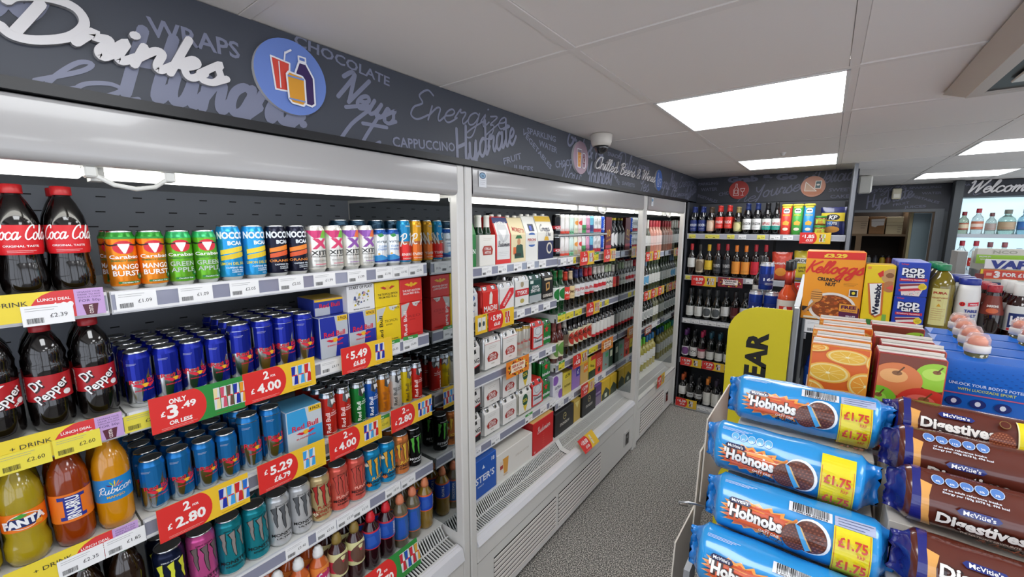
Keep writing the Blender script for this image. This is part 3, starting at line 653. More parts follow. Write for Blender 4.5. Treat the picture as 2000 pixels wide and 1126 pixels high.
def d_raw(lo, name='RAW'):
    def f(p, r, h, W):
        p.rect(-W, .1*h, W, .45*h, met(lo)); p.rect(-W, .45*h, W, .52*h, met('b0603a'))
        for o in (0, W): p.lay(); p.script('RAW', o, .5*h, .13*h, 'f4efe8', .16, w=.82*W, rot=.1); p.text('ENERGY', o, .23*h, .06*h, 'f4efe8', w=.62*W, slant=.2); p.text('RASPBERRY', o, .14*h, .022*h, 'f4e0d0', w=.5*W); p.text('REIGN', o, .86*h, .03*h, 'e9e3cf')
    return f
def d_blank(c='e8e8e8', word=None, wc='1a1a1a', band=None, vert=False, mark=None):
    "plain can with a word, a band or a mark"
    def f(p, r, h, W):
        if band: p.poly([(-W, band[1]*h), (W, band[1]*h), (W, band[2]*h), (-W, band[2]*h)], band[0]); p.lay()
        for o in (0, W):
            if mark: p.disc(o, .6*h, .28*W, .12*h, mark, 16); p.lay()
            if word: p.text(word, o, .5*h if not band else (band[1]+band[2])/2*h, (.1*h if not vert else .2*W), wc, w=(.74*W if not vert else .6*h), rot=pi/2 if vert else 0)
            p.lines(o-.3*W, o+.3*W, .3*h, 3, .03*h, wc, .001)
    return f
def bottle(prof, mats, cap, label=None, draw=None, n=24, name='drink_bottle', cat='bottle', spout=False):
    "prof [(r, z)], cap (r, z0, z1, colour), label (z0, z1, colour)"
    t = tag(empty(name), cat=cat); B().lathe(prof, mats, n).build('body', t)
    r, z0, z1, cc = cap; cm = mat(cc, .35)
    if spout:
        b = B().lathe([(r*1.0, z0), (r*1.02, z0+.010), (r*.9, z0+.014), (r*.92, z0+.022), (r*.62, z0+.026), (r*.66, z1-.004), (r*.4, z1), (0, z1)], cm, 16)
    else:
        b = B().lathe([(r, z0), (r*1.02, z0+.001), (r*1.02, z1-.0015), (r*.93, z1), (0, z1)], cm, 20)
    b.build('cap', t)
    if label:
        a, c_, col = label; lo = [(q, z) for q, z in prof if a < z < c_]
        def rad(z):
            for (r0, za), (r1, zb) in zip(prof, prof[1:]):
                if za <= z <= zb: return r0+(r1-r0)*((z-za)/(zb-za) if zb > za else 0)
            return prof[-1][0]
        pr = [(rad(a)+.0005, a)]+[(q+.0005, z) for q, z in lo]+[(rad(c_)+.0005, c_)]
        lb_ = B(); lm_ = mat(col, .35) if isinstance(col, str) else col; v_ = []; f_ = []
        for q, z in pr:
            for i in range(n): v_.append((q*sin(2*pi*i/n), -q*cos(2*pi*i/n), z))
        for j in range(len(pr)-1):
            for i in range(n): f_.append((j*n+i, j*n+(i+1) % n, (j+1)*n+(i+1) % n, (j+1)*n+i))
        lb_.add(v_, f_, lm_, True).build('label', t)
        if draw:
            R_ = max(q for q, z in pr); fn = lambda u, v, d: ((rad(v)+d)*sin(u/R_), -(rad(v)+d)*cos(u/R_), v)
            p = Print(fn, R_*.26, step=.0003, d0=.0009); draw(p, R_, a, c_, pi*R_); p.build('label_print', t)
    return t
def liq(h, r=.1): return mat(h, r, coat=.8)
COLA = liq('0a0606')
def sc(p, kr, kz): return [(r*kr, z*kz) for r, z in p]
P_COKE = [(.022, 0), (.027, .003), (.0325, .02), (.0335, .045), (.030, .07), (.029, .085), (.0315, .095), (.0325, .125), (.0315, .15), (.029, .165), (.020, .19), (.0135, .203), (.0125, .207), (.0125, .222)]
def d_coke(p, R_, a, b_, W):
    p.script('Coca-Cola'.replace('-', ' '), 0, (a+b_)/2+.008, .014, 'f4f4f4', .14, w=.78*W); p.text('ORIGINAL TASTE', 0, a+.017, .004, 'f4f4f4', w=.5*W); p.lines(-.2*W, .2*W, a+.008, 2, .003, 'f0d0d0', .0006)
    p.rect(.43*W, a+.012, .52*W, a+.042, 'e8e8e8')
def d_pepper(zero):
    def f(p, R_, a, b_, W):
        if zero: p.poly([(-.5*W, b_-.004), (.1*W, b_-.004), (-.3*W, a+.02), (-.5*W, a+.02)], 'efefef'); p.lay()
        m = (a+b_)/2
        for dx, c, bo in ((.0012, '2a0a0a', .09), (0, 'f2f2f2', .02)):
            p.text('Dr', -.14*W+dx, m+.010-dx, .020, c, w=.024, rot=.72, bold=bo, slant=.1); p.text('Pepper', .07*W+dx, m-.006-dx, .019, c, w=.062, rot=.72, bold=bo, slant=.1); p.lay()
        if zero: p.text('zero', .24*W, m-.018, .007, 'f2f2f2', rot=.7)
        p.disc(.3*W, a+.012, .007, .006, 'e8e8e8', 12); p.text('RECYCLE ME AGAIN', -.38*W, m, .006, 'f2f2f2', w=.045, rot=pi/2)
    return f
def d_fanta(p, R_, a, b_, W):
    m = (a+b_)/2; p.disc(0, m, .26*W, .017, 'f2f2f2', 22, 0, 2*pi).lay(); p.disc(0, m, .245*W, .0155, 'f07a18', 22).lay(); p.poly([(-.3*W, m-.012), (.2*W, m-.012), (.3*W, m+.006), (-.2*W, m+.009)], '1d2c66').lay(2)
    p.text('FANTA', 0, m, .016, 'f4f4f4', w=.62*W, rot=.1, bold=.06); p.disc(.2*W, m-.011, .006, .005, 'ee9a2a', 12); p.poly([(-.15*W, m+.012), (-.02*W, m+.018), (.06*W, m+.012), (-.05*W, m+.008)], '4aa23c')
def d_irn(p, R_, a, b_, W):
    m = (a+b_)/2; p.poly([(-.2*W, a+.006), (.2*W, a+.006), (.2*W, a+.014), (.13*W, a+.014), (.13*W, b_-.012), (.2*W, b_-.012), (.2*W, b_-.005), (-.22*W, b_-.005), (-.22*W, b_-.013), (-.13*W, b_-.013), (-.13*W, a+.014), (-.2*W, a+.014)], '25338f').lay()
    p.text('IRN-BRU', 0, m, .2*W, 'f2f2f2', w=(b_-a)*.8, rot=pi/2, bold=.03)
def d_rub(p, R_, a, b_, W):
    m = (a+b_)/2
    for k, c in enumerate(('d8403a', 'e8902c', 'f2c53a', '8fbf3c', '5a2a6a')): an = pi*(.15+.17*k); p.poly([(0, m+.006), (cos(an-.12)*.012, m+.006+sin(an-.12)*.012), (cos(an)*.018, m+.006+sin(an)*.018), (cos(an+.12)*.012, m+.006+sin(an+.12)*.012)], c)
    p.script('Rubicon', 0, m-.002, .009, 'f4f4f4', .13, w=.6*W, rot=.1); p.text('MANGO', 0, a+.012, .006, 'e8b43a', w=.3*W)
def d_brand(word, wc, sub=None, band=None, disc=None, script=False, hk=.3):
    "label with a word across, small lines and optional disc or band"
    def f(p, R_, a, b_, W):
        m = (a+b_)/2; H = b_-a
        if band: p.rect(-W, a+band[1]*H, W, a+band[2]*H, band[0]); p.lay()
        if disc: p.disc(0, m, min(.36*W, .45*H), .42*H, disc, 16); p.lay()
        if word: (p.script(word, 0, m+.06*H, hk*H*.6, wc, .13, w=.66*W) if script else p.text(word, 0, m+.06*H, hk*H*.8, wc, w=.62*W))
        p.lines(-.25*W, .25*W, a+.24*H, 2, .07*H, sub or wc, .0009)
    return f
def beer(glass, foil, lab, wc='1a1a1a', word='', h=.235, r=.0305, name='beer_bottle', lz=(.30, .62), disc=None, band=None, neck=None, script=False, cap=None):
    k = h; p = [(r*.85, 0), (r, .004), (r, .60*k), (r*.93, .66*k), (r*.6, .75*k), (r*.46, .82*k), (r*.42, .955*k), (r*.47, .96*k), (r*.47, .975*k)]
    t = bottle(p, liq(glass, .06), (r*.49, .965*k, k, cap or foil), (lz[0]*k, lz[1]*k, lab), d_brand(word, wc, None, band, disc, script), 18, name)
    if foil: B().lathe([(r*.56, .78*k), (r*.49, .84*k), (r*.45, .955*k), (r*.49, .962*k)], mat(foil, .3), 16).build('neck_foil', t)
    return t
def wine(glass, caps, lab, wc='1a1a1a', word='', h=.30, r=.036, lz=(.22, .52), disc=None, band=None, bord=True, script=False, capz=.80):
    k = h; sh = [(r*.9, 0), (r, .004), (r, .58*k), (r*.92, .645*k), (r*.55, .70*k), (r*.42, .74*k), (r*.39, .97*k), (r*.42, .975*k)] if bord else [(r*.9, 0), (r, .004), (r, .45*k), (r*.9, .54*k), (r*.55, .66*k), (r*.42, .76*k), (r*.39, .97*k), (r*.42, .975*k)]
    return bottle(sh, liq(glass, .05), (r*.43, capz*k, k, caps), (lz[0]*k, lz[1]*k, lab), d_brand(word, wc, None, band, disc, script), 18, 'wine_bottle')
def pack(w_, d, h, col, draw=None, side=None, topc=None, name='drinks_pack', cat='pack', c=.002, top_draw=None):
    t = tag(empty(name), cat=cat); m = ink(col)
    b = B().cbox(-w_/2, w_/2, -d/2, d/2, 0, h, m, c); b.build('carton', t)
    p = Print(front(-d/2), step=.0003, d0=.0004); p.clip = (-w_/2+c, c*.5, w_/2-c, h-c*.5)
    if draw: draw(p, w_, h)
    if p.v: p.build('front_print', t)
    b = B(); e = .0005
    if side: b.box(-w_/2-e, -w_/2, -d/2+c, d/2-c, c, h-c, ink(side)); b.box(w_/2, w_/2+e, -d/2+c, d/2-c, c, h-c, ink(side)); b.build('side_print', t)
    if topc:
        b = B(); b.box(-w_/2+c, w_/2-c, -d/2+c, d/2-c, h, h+e, ink(topc)); b.build('top_print', t)
    return t
def fourpack(w_, h, col, body, draw, r=.031, top=None):
    "four cans held by a cardboard sleeve, can ends showing at top and bottom"
    t = tag(empty('beer_can_pack'), cat='can pack')
    for i in (0, 1):
        for j in (0, 1): B().lathe([(r*.75, 0), (r*.98, .009), (r, .013), (r, h-.018), (r*.85, h-.006), (r*.87, h), (r*.82, h-.004), (0, h-.005)], [RIM, RIM, met(body), RIM, RIM, RIM, ALU], 16, ((i-.5)*2*r, (j-.5)*2*r, 0)).build('can', t)
    q = 2*r+.001; s = h-.012; b = B(); m = ink(col)
    pr = [(-q, .016), (q, .016), (q, s-.02), (q-.012, s+.0135), (-q+.012, s+.0135), (-q, s-.02)]
    v = [(x, yy, z) for yy in (-q-.001, q+.001) for x, z in pr]; n = 6
    # wraps front, top and back; open sides
    for yy, sg in ((-q-.0012, 1), (q+.0012, -1)): b.add([(-q+.004, yy, .012), (q-.004, yy, .012), (q-.004, yy, s-.015), (-q+.004, yy, s-.015), (q-.008, yy+sg*.016, h+.0015), (-q+.008, yy+sg*.016, h+.0015)], [(0, 1, 2, 3), (3, 2, 4, 5)] if sg > 0 else [(3, 2, 1, 0), (5, 4, 2, 3)], m)
    b.add([(-q+.008, -q+.015, h+.0015), (q-.008, -q+.015, h+.0015), (q-.008, q-.015, h+.0015), (-q+.008, q-.015, h+.0015)], [(0, 1, 2, 3)], m); b.build('sleeve', t)
    p = Print(front(-q-.0014), step=.0003, d0=.0004); p.clip = (-q+.005, .012, q-.005, s-.016); draw(p, 2*q, h); p.build('front_print', t)
    return t

# ------------------------------------------------------------------ stocking helpers
RZ = pi/2                                   # shelves of the left wall face +X
JR = random.Random(11)
def shelf_label(desc, place, i, n, d):
    pos = '' if n == 1 else f', {ORD[i]} from left'; row = '' if d == 0 else f', {ORD[d]} row'
    pl = place.replace('on the ', '').replace('in the ', '')
    for lab in (f'{desc}{pos}{row} {place}', f'{desc}{pos}{row}, {pl}', f'{desc}{pos}{row}, {pl}'.replace(' with ', ', '), f'{desc}{pos}{row}, {pl}'.replace(' from left', '').replace(' and ', ', ')):
        if len(lab.split()) <= 16: return lab
    lab = f'{desc}{pos}{row}, {pl}'.replace(' from left', '').replace(' and ', ', ').replace(', nearest fridge', '').replace(', middle fridge', '')
    return ' '.join(lab.split()[:16])
def stock(proto, desc, place, ys, z, xf=-1.250, r=.0265, deep=1, pitch=None, group=None, jit=.12, turn=0., back_x=None):
    "one column of things for each y, deep rows going back; front faces at x = xf"
    pitch = pitch or 2*r+.003; n = len(ys)
    for d in range(deep):
        for i, y in enumerate(ys):
            lab = shelf_label(desc, place, i, n, d)
            put(proto, lab, (xf-r-d*pitch, y, z+.0003), RZ+turn+JR.uniform(-jit, jit), group or f'{desc} {place}')
def ticket_proto(price, col='f2f2f2', w_=.07, h=.040, top=None):
    t = tag(empty('price_ticket'), cat='price ticket', group='shelf edge price tickets'); B().box(-w_/2, w_/2, -.0008, 0, -h/2, h/2, ink(col)).build('card', t)
    p = Print(front(-.0008), step=.0002, d0=.0003)
    p.text(price, w_*.2, -.002, .0085, '222222', w=.024, bold=0.); p.barcode(-w_*.42, -w_*.1, -h*.38, -h*.12, seed=len(_used)); p.lines(-w_*.43, w_*.2, h*.36, 2, .0045, '9a9a9a', .0008)
    if top: p.rect(-w_/2, h/2-.001, w_/2, h/2+.013, '3f9a44'); p.lay(); p.text('New', 0, h/2+.006, .008, 'f4f4f4')
    p.build('ticket_print', t); return t
_tp = {}
def ticket(price, y, z, where, x=-1.2325, rz=RZ, col='f2f2f2', w_=.07, h=.040, top=None):
    k = (price, col, w_, h, top)
    if k not in _tp: _tp[k] = ticket_proto(*k)
    put(_tp[k], where, (x, y, z), rz)
YEL, RED = 'edc02e', 'dc2f2b'
def promo_proto(lines, w_=.195, h=.087, kind='yellow', pics=('1b2f9e', '3f9fdc', 'c8262c'), flip=False):
    t = tag(empty('promotion_card'), cat='promotion card', group='promotion cards on the shelf edges')
    bg = {'yellow': YEL, 'green': '2f8a3c'}[kind]; B().box(-w_/2, w_/2, -.001, 0, -h/2, h/2, ink(bg)).build('card', t)
    p = Print(front(-.001), step=.0002, d0=.0003); p.clip = (-w_/2, -h/2, w_/2, h/2); s = w_/.195
    p.rect(-w_/2, -h/2, -.018*s, h/2, RED); p.disc(-.022*s, 0, .034*s, h*.53, RED, 24); p.lay()
    cx_ = -.04*s
    for (tx, dx, dy, hh, ww) in lines: p.text(tx, cx_+dx*s, dy*h/.087, hh*h/.087, 'f6f2ee', w=ww*s, bold=.035)
    p.lines(cx_-.04*s, cx_+.03*s, -.036*h/.087, 2, .0035, 'f0c8c0', .0006)
    u = .028*s; n = len(pics); pw = min(.017, .066/max(n, 1))*s
    for k, c in enumerate(pics):
        x = u+k*pw*1.12; y0 = -h*.32; 
        p.rect(x, y0, x+pw, y0+h*.66, 'd8dade'); p.lay(); p.poly([(x, 0), (x+pw*.5, 0), (x+pw*.7, h*.32), (x, h*.32)], c); p.poly([(x+pw*.5, 0), (x+pw, 0), (x+pw, y0+.002), (x+pw*.3, y0+.002)], c); p.rect(x+pw*.1, h*.0, x+pw*.9, h*.035, RED)
    p.lines(.03*s, .085*s, -h*.42, 1, .003, '8a6a10', .0007)
    p.build('card_print', t); return t
def promo(proto, y, z, label, x=-1.205, tilt=0.): return put(proto, label, (x, y, z), RZ, ry=0., rx=0.)
def for2(a, cur='£'): return [('2', .0, .026, .022, .014), ('FOR', .018, .02, .006, .013), (cur, -.036, -.010, .014, .009), (a, .006, -.008, .026, .062)]
def was(a, b_): return [('£', -.036, .016, .014, .009), (a, .006, .014, .026, .062), (b_, .006, -.017, .016, .045)]

# ---- nearest fridge, top shelf
Z1, Z2, Z3, Z4, Z5 = 1.605, 1.325, 1.055, .775, .50
pl = 'on the top shelf, nearest fridge'
coke = bottle(P_COKE, COLA, (.0155, .207, .225, 'c21f24'), (.088, .146, 'd7222a'), d_coke)
stock(coke, 'cola bottle with red cap and label', pl, (-.072, -.002, .067, .1345), Z1, r=.0335, deep=2, turn=-.1)
stock(can(.0262, .134, 'f08c1e', d_carabao('f08c1e', 'MANGO', 'BURST'), top='3a9a3a'), 'orange slim can with bull skull', pl, (.214, .266), Z1, deep=1, jit=.1)
o = can(.0262, .134, 'f08c1e', d_carabao('f08c1e', 'MANGO', 'BURST'), top='3a9a3a'); put(o, 'orange slim can half hidden behind the nearest cola bottle', (-1.345, .2135, Z1+.0005), RZ-.3, 'orange slim can with bull skull '+pl)
stock(can(.0262, .134, '6ab52c', d_carabao('6ab52c', 'GREEN', 'APPLE'), top='39b06a'), 'green slim can with bull skull', pl, (.320, .373), Z1, jit=.1)
stock(can(.0286, .146, '2b9bd6', d_nocco('f2d43a', 'e6c62a', 'e8d23a', 'LIMON DEL SOL')), 'tall sky blue can with yellow stripes', pl, (.429, .488), Z1, r=.0288, jit=.1)
stock(can(.0288, .146, '17192e', d_nocco('f08a2a', 'e0592a', 'e8903a', 'ORANGE')), 'tall navy can with orange stripes', pl, (.547, .606), Z1, r=.0288, jit=.1)
stock(can(.0288, .146, 'e4e2da', d_xite('d83a78', '6fbf3a', 'c02c6c', 'd83a6a')), 'white can with pink X and green corner', pl, (.665, .724), Z1, r=.0288, jit=.1)
stock(can(.0288, .146, 'e4e2da', d_xite('8c4fb0', 'e8703a', 'a86ac4', '8c4fa8')), 'white can with purple X', pl, (.783, .842), Z1, r=.0288, jit=.1)
stock(can(.0262, .134, 'e8ecee', d_virtue('3f9a4a'), top='1f56a8'), 'white slim can with blue wave', pl, (.898, .952), Z1, jit=.1)
stock(can(.0263, .166, '1f86b8', d_raw('d8302c'), top='1f86b8'), 'large blue and red can with white script', pl, (1.0055,), Z1, r=.0263)
stock(can(.0263, .166, 'e0a024', d_raw('e0702a'), top='e0a024'), 'large golden orange can with white script', pl, (1.0595,), Z1, r=.0263)
stock(can(.033, .166, '163a52', d_blank(word='RAW', wc='c8d8e0')), 'large dark teal can standing behind the white cans', 'on the top shelf', (.80, .87, .95, 1.02), Z1, xf=-1.335, r=.033, group='large dark teal cans behind')
# second shelf
RBg, RBt = 'd8dce0', '1b2f9e'
pl = 'on the second shelf, nearest fridge'
rb = can(.0258, .135, 'c6cace', d_bull('16279c', 'c6cace'), top='16279c')
stock(rb, 'small blue and silver can', pl, (.2135, .2665, .3195, .3725), Z2, deep=5, r=.0258, jit=.25, turn=.25)
rbl = can(.0288, .160, 'c6cace', d_bull('16279c', 'c6cace'), top='16279c')
stock(rbl, 'taller blue and silver can', pl, (.430, .489, .548, .607), Z2, r=.0288, deep=4, jit=.2, turn=.3)
def bx_bull(c1, c2, n, tx='d8213a', sub='ENERGY DRINK'):
    def f(p, w_, h):
        p.poly([(-w_/2, h*.5), (w_*.1, h*.5), (w_*.02, h), (-w_/2, h)], c1); p.poly([(w_*.0, 0), (w_/2, 0), (w_/2, h*.5), (w_*.1, h*.5)], c1); p.lay()
        p.rect(w_*.12, h*.86, w_*.5, h, YEL); p.lay(); p.text(n, w_*.3, h*.93, .010, '222222', w=w_*.3)
        p.text('Red Bull', .0, h*.58, .017, tx, w=w_*.74); p.disc(0, h*.42, .010, .007, 'eeb52a', 14); p.lay()
        for s_ in (-1, 1): p.poly([(s_*.004, h*.40), (s_*.012, h*.37), (s_*.03, h*.43), (s_*.02, h*.45), (s_*.01, h*.43)], tx)
        p.text(sub, 0, h*.3, .005, tx, w=w_*.55)
    return f
pk = pack(.098, .056, .135, 'b9bfc8', bx_bull('1c2f9c', 0, '2 PACK'), side='1c2f9c', topc='2a3a9c')
put(pk, 'blue and silver two-can carton on the second shelf', (-1.28, .6945, Z2+.0003), RZ, 'energy drink cartons on the second shelf')
pk4 = pack(.104, .108, .135, 'b9bfc8', bx_bull('1c2f9c', 0, '4 PACK'), side='1c2f9c', topc='2a3a9c')
put(pk4, 'blue and silver four-can carton beside the two-can carton', (-1.305, .798, Z2+.0003), RZ, 'energy drink cartons on the second shelf')
o = pack(.104, .108, .055, '2a3a9c', lambda p, w_, h: (p.rect(-.052, 0, .0, h*.5, 'b9bfc8'), p.lay(), p.text('Red Bull', 0, h*.6, .014, 'd8213a', w=.07), p.rect(-.05, h*.85, .05, h, YEL)), topc='c8a83a')
put(o, 'short blue and silver carton lying on the two-can carton', (-1.335, .6995, Z2+.1360), RZ, 'energy drink cartons on the second shelf')
def comic(p, w_, h):
    p.text('START OF PLAY?', 0, h*.92, .010, '1a1a1a', w=w_*.85); rr = random.Random(4)
    for k in range(26): u, v = rr.uniform(-.03, .035), rr.uniform(h*.25, h*.75); s_ = rr.uniform(.002, .006); p.poly([(u-s_, v-s_), (u+s_, v-s_*.6), (u+s_*.4, v+s_), (u-s_*.7, v+s_*.5)], rr.choice(('9a9a9a', '5a5a5a', 'c8b02a', '7a9a5a', '4a5a8a', 'c8a0a0', 'dadada')))
    p.text('RED BULL GIVES YOU WINGS', 0, h*.1, .004, '2a2a2a', w=w_*.6)
o = pack(.104, .108, .090, 'e6e6e8', comic, topc='e0e0e0'); put(o, 'white carton with a cartoon drawing reading START OF PLAY?', (-1.305, .798, Z2+.1360), RZ, 'energy drink cartons on the second shelf')
def bx_ed(word, c, ink_, band):
    def f(p, w_, h):
        p.poly([(-w_/2, h*.95), (-w_*.1, h), (-w_*.3, h*.7), (-w_/2, h*.6)], 'c6c6c2'); p.poly([(0, h), (w_*.4, h), (w_*.2, h*.86), (.05*w_, h*.9)], 'd8d8d4')
        p.text('4 PACK', w_*.3, h*.93, .008, ink_, w=w_*.3); p.text('Red Bull', -w_*.33, h*.42, .015, band, w=h*.7, rot=pi/2); p.text(word, w_*.1, h*.6, .010, ink_, w=w_*.55, bold=0); p.text('EDITION', w_*.0, h*.5, .005, ink_); p.text('ENERGY DRINK', w_*.12, h*.08, .005, ink_, w=w_*.5)
    return f
def bx_top(t1, t2, c, i2):
    def f(p, w_, h):
        for s_ in (-1, 1): p.poly([(s_*.004, h*.72), (s_*.012, h*.68), (s_*.032, h*.78), (s_*.018, h*.82), (s_*.008, h*.76)], c)
        p.disc(0, h*.75, .008, .009, 'eeb52a', 14); p.text(t1, 0, h*.5, .0075, i2, w=w_*.8); p.text(t2, 0, h*.38, .0075, i2, w=w_*.74)
    return f
a = pack(.105, .108, .135, 'f0cf16', bx_ed('TROPICAL', 0, '5a4a10', '3a3210')); put(a, 'lower yellow four-can carton on the second shelf', (-1.305, .9055, Z2+.0003), RZ, 'energy drink cartons on the second shelf')
a = pack(.105, .108, .090, 'f0cf16', bx_top('THE TROPICAL EDITION', 'FROM RED BULL', 'c23a28', '4a3a10')); put(a, 'yellow carton stacked on another yellow carton', (-1.305, .9055, Z2+.1360), RZ, 'energy drink cartons on the second shelf')
a = pack(.105, .108, .135, 'e0302a', bx_ed('RED', 0, 'b01818', 'f6e8e4')); put(a, 'lower red four-can carton at the right end of second shelf', (-1.305, 1.0125, Z2+.0003), RZ, 'energy drink cartons on the second shelf')
a = pack(.105, .108, .090, 'e0302a', bx_top('THE RED EDITION', 'FROM RED BULL', 'f2c02a', 'f6e8e4')); put(a, 'red carton stacked on another red carton', (-1.305, 1.0125, Z2+.1360), RZ, 'energy drink cartons on the second shelf')
# left bay bottles
P_DP = [(.022, 0), (.028, .003), (.033, .018), (.0335, .05), (.0335, .062), (.0325, .066), (.0325, .122), (.0335, .127), (.033, .14), (.030, .148), (.0325, .16), (.026, .185), (.015, .205), (.0125, .209), (.0125, .222)]
pl = 'in the left bay, second shelf'
stock(bottle(P_DP, COLA, (.0155, .209, .226, 'a81c24'), (.067, .121, 'b01c24'), d_pepper(False)), 'dark soda bottle with dark red label', pl, (.073, .1435), Z2, r=.0335, deep=2, jit=.3)
stock(bottle(P_DP, COLA, (.0155, .209, .226, '2a2a2c'), (.067, .121, 'b01c24'), d_pepper(True)), 'dark soda bottle with zero label', pl, (.002,), Z2, r=.0335, deep=2)
P_FA = [(.022, 0), (.028, .003), (.034, .02), (.0335, .045), (.0285, .066), (.0315, .08), (.0315, .12), (.033, .125), (.0335, .145), (.030, .168), (.020, .192), (.0135, .205), (.0125, .209), (.0125, .222)]
pl = 'in the left bay, third shelf'
stock(bottle(P_FA, liq('a8921c'), (.0155, .209, .226, 'e8661c'), (.080, .120, 'f07a18'), d_fanta), 'orange soda bottle with orange label', pl, (-.062, .007), Z3, r=.0335, deep=2, jit=.15)
P_IR = [(.022, 0), (.028, .003), (.0325, .02), (.0325, .15), (.029, .17), (.018, .198), (.0135, .205), (.0125, .209), (.0125, .222)]
stock(bottle(P_IR, liq('8a3208'), (.0155, .209, .226, '2a3fa0'), (.06, .125, 'ef7a1e'), d_irn), 'amber soda bottle with blue I logo', pl, (.0755,), Z3, r=.0325, deep=2, jit=.05)
stock(bottle(P_IR, liq('cf8a0c'), (.0155, .209, .226, '2a4fb0'), (.07, .125, '1f86cc'), d_rub), 'mango soda bottle with bright blue label', pl, (.1435,), Z3, r=.0325, deep=2, jit=.05)
pl = 'in the left bay, fourth shelf'
stock(bottle(P_IR, liq('241408'), (.0155, .209, .226, '1d5a2c'), (.05, .115, '17301c'), d_brand('TEA', 'e8c83a', disc='2f7a35')), 'dark iced tea bottle with green label', pl, (.075, .1435), Z4, r=.0325, deep=2)
stock(bottle(P_IR, liq('3a1a10'), (.0155, .209, .226, 'e0602a'), (.05, .115, '2a1a20'), d_brand('TEA', 'e8c83a')), 'dark peach tea bottle with orange cap', pl, (.006,), Z4, r=.0325, deep=2)
# third shelf
pl = 'on the third shelf, nearest fridge'
sf = can(.0258, .135, 'b4c2cc', d_bull('1f78bc', 0), top='1f78bc'); stock(sf, 'small pale blue and silver can', pl, (.2135, .2665, .3195, .3725), Z3, deep=5, jit=.25, turn=.3, r=.0258)
sfl = can(.0288, .165, 'b4c2cc', d_bull('1f78bc', 0), top='1f78bc'); stock(sfl, 'taller pale blue and silver can', pl, (.430, .490), Z3, deep=3, jit=.2, turn=.3, r=.0288)
o = pack(.110, .11, .135, 'c4ccd2', bx_bull('3a9fd8', 0, '4 PACK', sub='SUGARFREE'), side='6f9cc0', topc='5aa6d0'); put(o, 'pale blue four-can carton on the third shelf', (-1.305, .5775, Z3+.0003), RZ)
for col, nm, ys, tx in (('d8342a', 'tall red can with silver splash', (.666, .720), 'f0dcd8'), ('1e8a3c', 'tall green can with silver splash', (.777,), 'e8f0e8'), ('1f5fc0', 'tall blue can with silver splash', (.829,), 'e8ecf6'), ('ee8c1c', 'tall orange can with silver splash', (.882,), '8a4a10'),
    ('dcdcda', 'tall white can with silver splash', (.935,), '3a3a3a'), ('e8cc1c', 'tall yellow can with silver splash', (.985,), '4a3c10'), ('d8302a', 'tall scarlet can with silver splash', (1.037,), 'f0dcd8')):
    stock(can(.0258, .155, col, d_ed(tx), top='aeb2b6'), nm, pl, ys, Z3, deep=4, r=.0258, jit=.2)
# fourth shelf: tall cans with claw marks
pl = 'on the fourth shelf, nearest fridge'
def mon(col, nm, ys, fill, tx='0e0e0e', edge='0c0c0c', ex=None, sub='ENERGY', w2='MONSTER', top=None, deep=2):
    stock(can(.0325, .168, col, d_mon(fill, tx, edge, ex, sub, w2), lid='15161a', top=top or col), nm, pl, ys, Z4, xf=-1.245, r=.0325, deep=deep, jit=.12)
mon('16203f', 'navy can with yellow claw marks', (.222,), 'd8dc3a', 'e6e6e6', '0a0a0a')
mon('d8589c', 'pink can with grey claw marks', (.290,), '6a5a5c', '2a1420')
mon('1a8f9c', 'teal can with grey claw marks', (.356, .422), '8c8480', '0e1a1c')
mon('d2d4d6', 'white can with dark grey claw marks', (.488, .554), '55585c', '161616', sub='ULTRA')
mon('d8c08c', 'cream can with red claw marks', (.620,), 'b02a24', 'a02a1c', ex=ex_juice('PUNCH', 'a02a1c', '3a2a1c', '8a5a2a'))
mon('e86a5c', 'coral can with red claw marks', (.686, .752), 'c84a40', '2a1010', ex=lambda p, r, h, W: [p.text('PUNCH', o, .345*h, .06*h, 'f0b0a0', w=.5*W) for o in (0, W)])
mon('1f9ad0', 'blue can with golden claw marks', (.818, .884), 'e0a83a', '0e1420', ex=ex_juice('JUICE', 'e8b83a'))
mon('e88a4a', 'orange can with yellow claw marks', (.950,), 'e8b83c', '2a1a10', ex=ex_juice('JUICE', 'e8c83a', 'd85a2a', '2a2f5c'))
mon('0c0d0e', 'black can with green claw marks', (1.012,), '55b83c', 'e6e6e6', '0a0a0a')
# (second black can further along shows at the mirror)
# bottom deck: sports bottles
pl = 'on the bottom deck'
P_SP = [(.024, 0), (.029, .003), (.0325, .015), (.031, .06), (.0325, .11), (.0325, .14), (.028, .16), (.016, .176), (.0155, .186)]
P_SQ = [(.022, 0), (.028, .002), (.031, .01), (.0295, .06), (.030, .075), (.0285, .12), (.0305, .135), (.027, .155), (.016, .172), (.0155, .18)]
def d_sp(word, wc, band):
    def f(p, R_, a, b_, W): p.rect(-W, b_-.006, W, b_, band); p.rect(-W, a, W, a+.004, band); p.lay(); p.text(word, .2*W, (a+b_)/2, .010, wc, w=(b_-a)*.7, rot=pi/2, slant=.1); p.poly([(-.4*W, a+.01), (0, a+.02), (-.1*W, b_-.015), (-.35*W, b_-.02)], '2f5fc0')
    return f
b1 = bottle(P_SQ, liq('c8602a'), (.0165, .178, .212, 'e8e8e6'), (.04, .15, 'e88a3c'), d_brand('fruit', 'f4f4f4', disc='c82a6a', script=True), spout=True)
stock(b1, 'pink and orange juice bottle with white cap', pl, (.455, .518, .582), Z5, xf=-1.212, r=.031, deep=3)
b2 = bottle(P_SP, liq('3a1a1c'), (.0165, .182, .216, '8c7438'), (.07, .155, 'dcd8a0'), d_brand('', '7a2a2a', band=('c8344a', .2, .7), disc='6a4a3c'), spout=True)
stock(b2, 'cream labelled juice bottle with gold cap', pl, (.648, .714), Z5, xf=-1.212, r=.0325, deep=3)
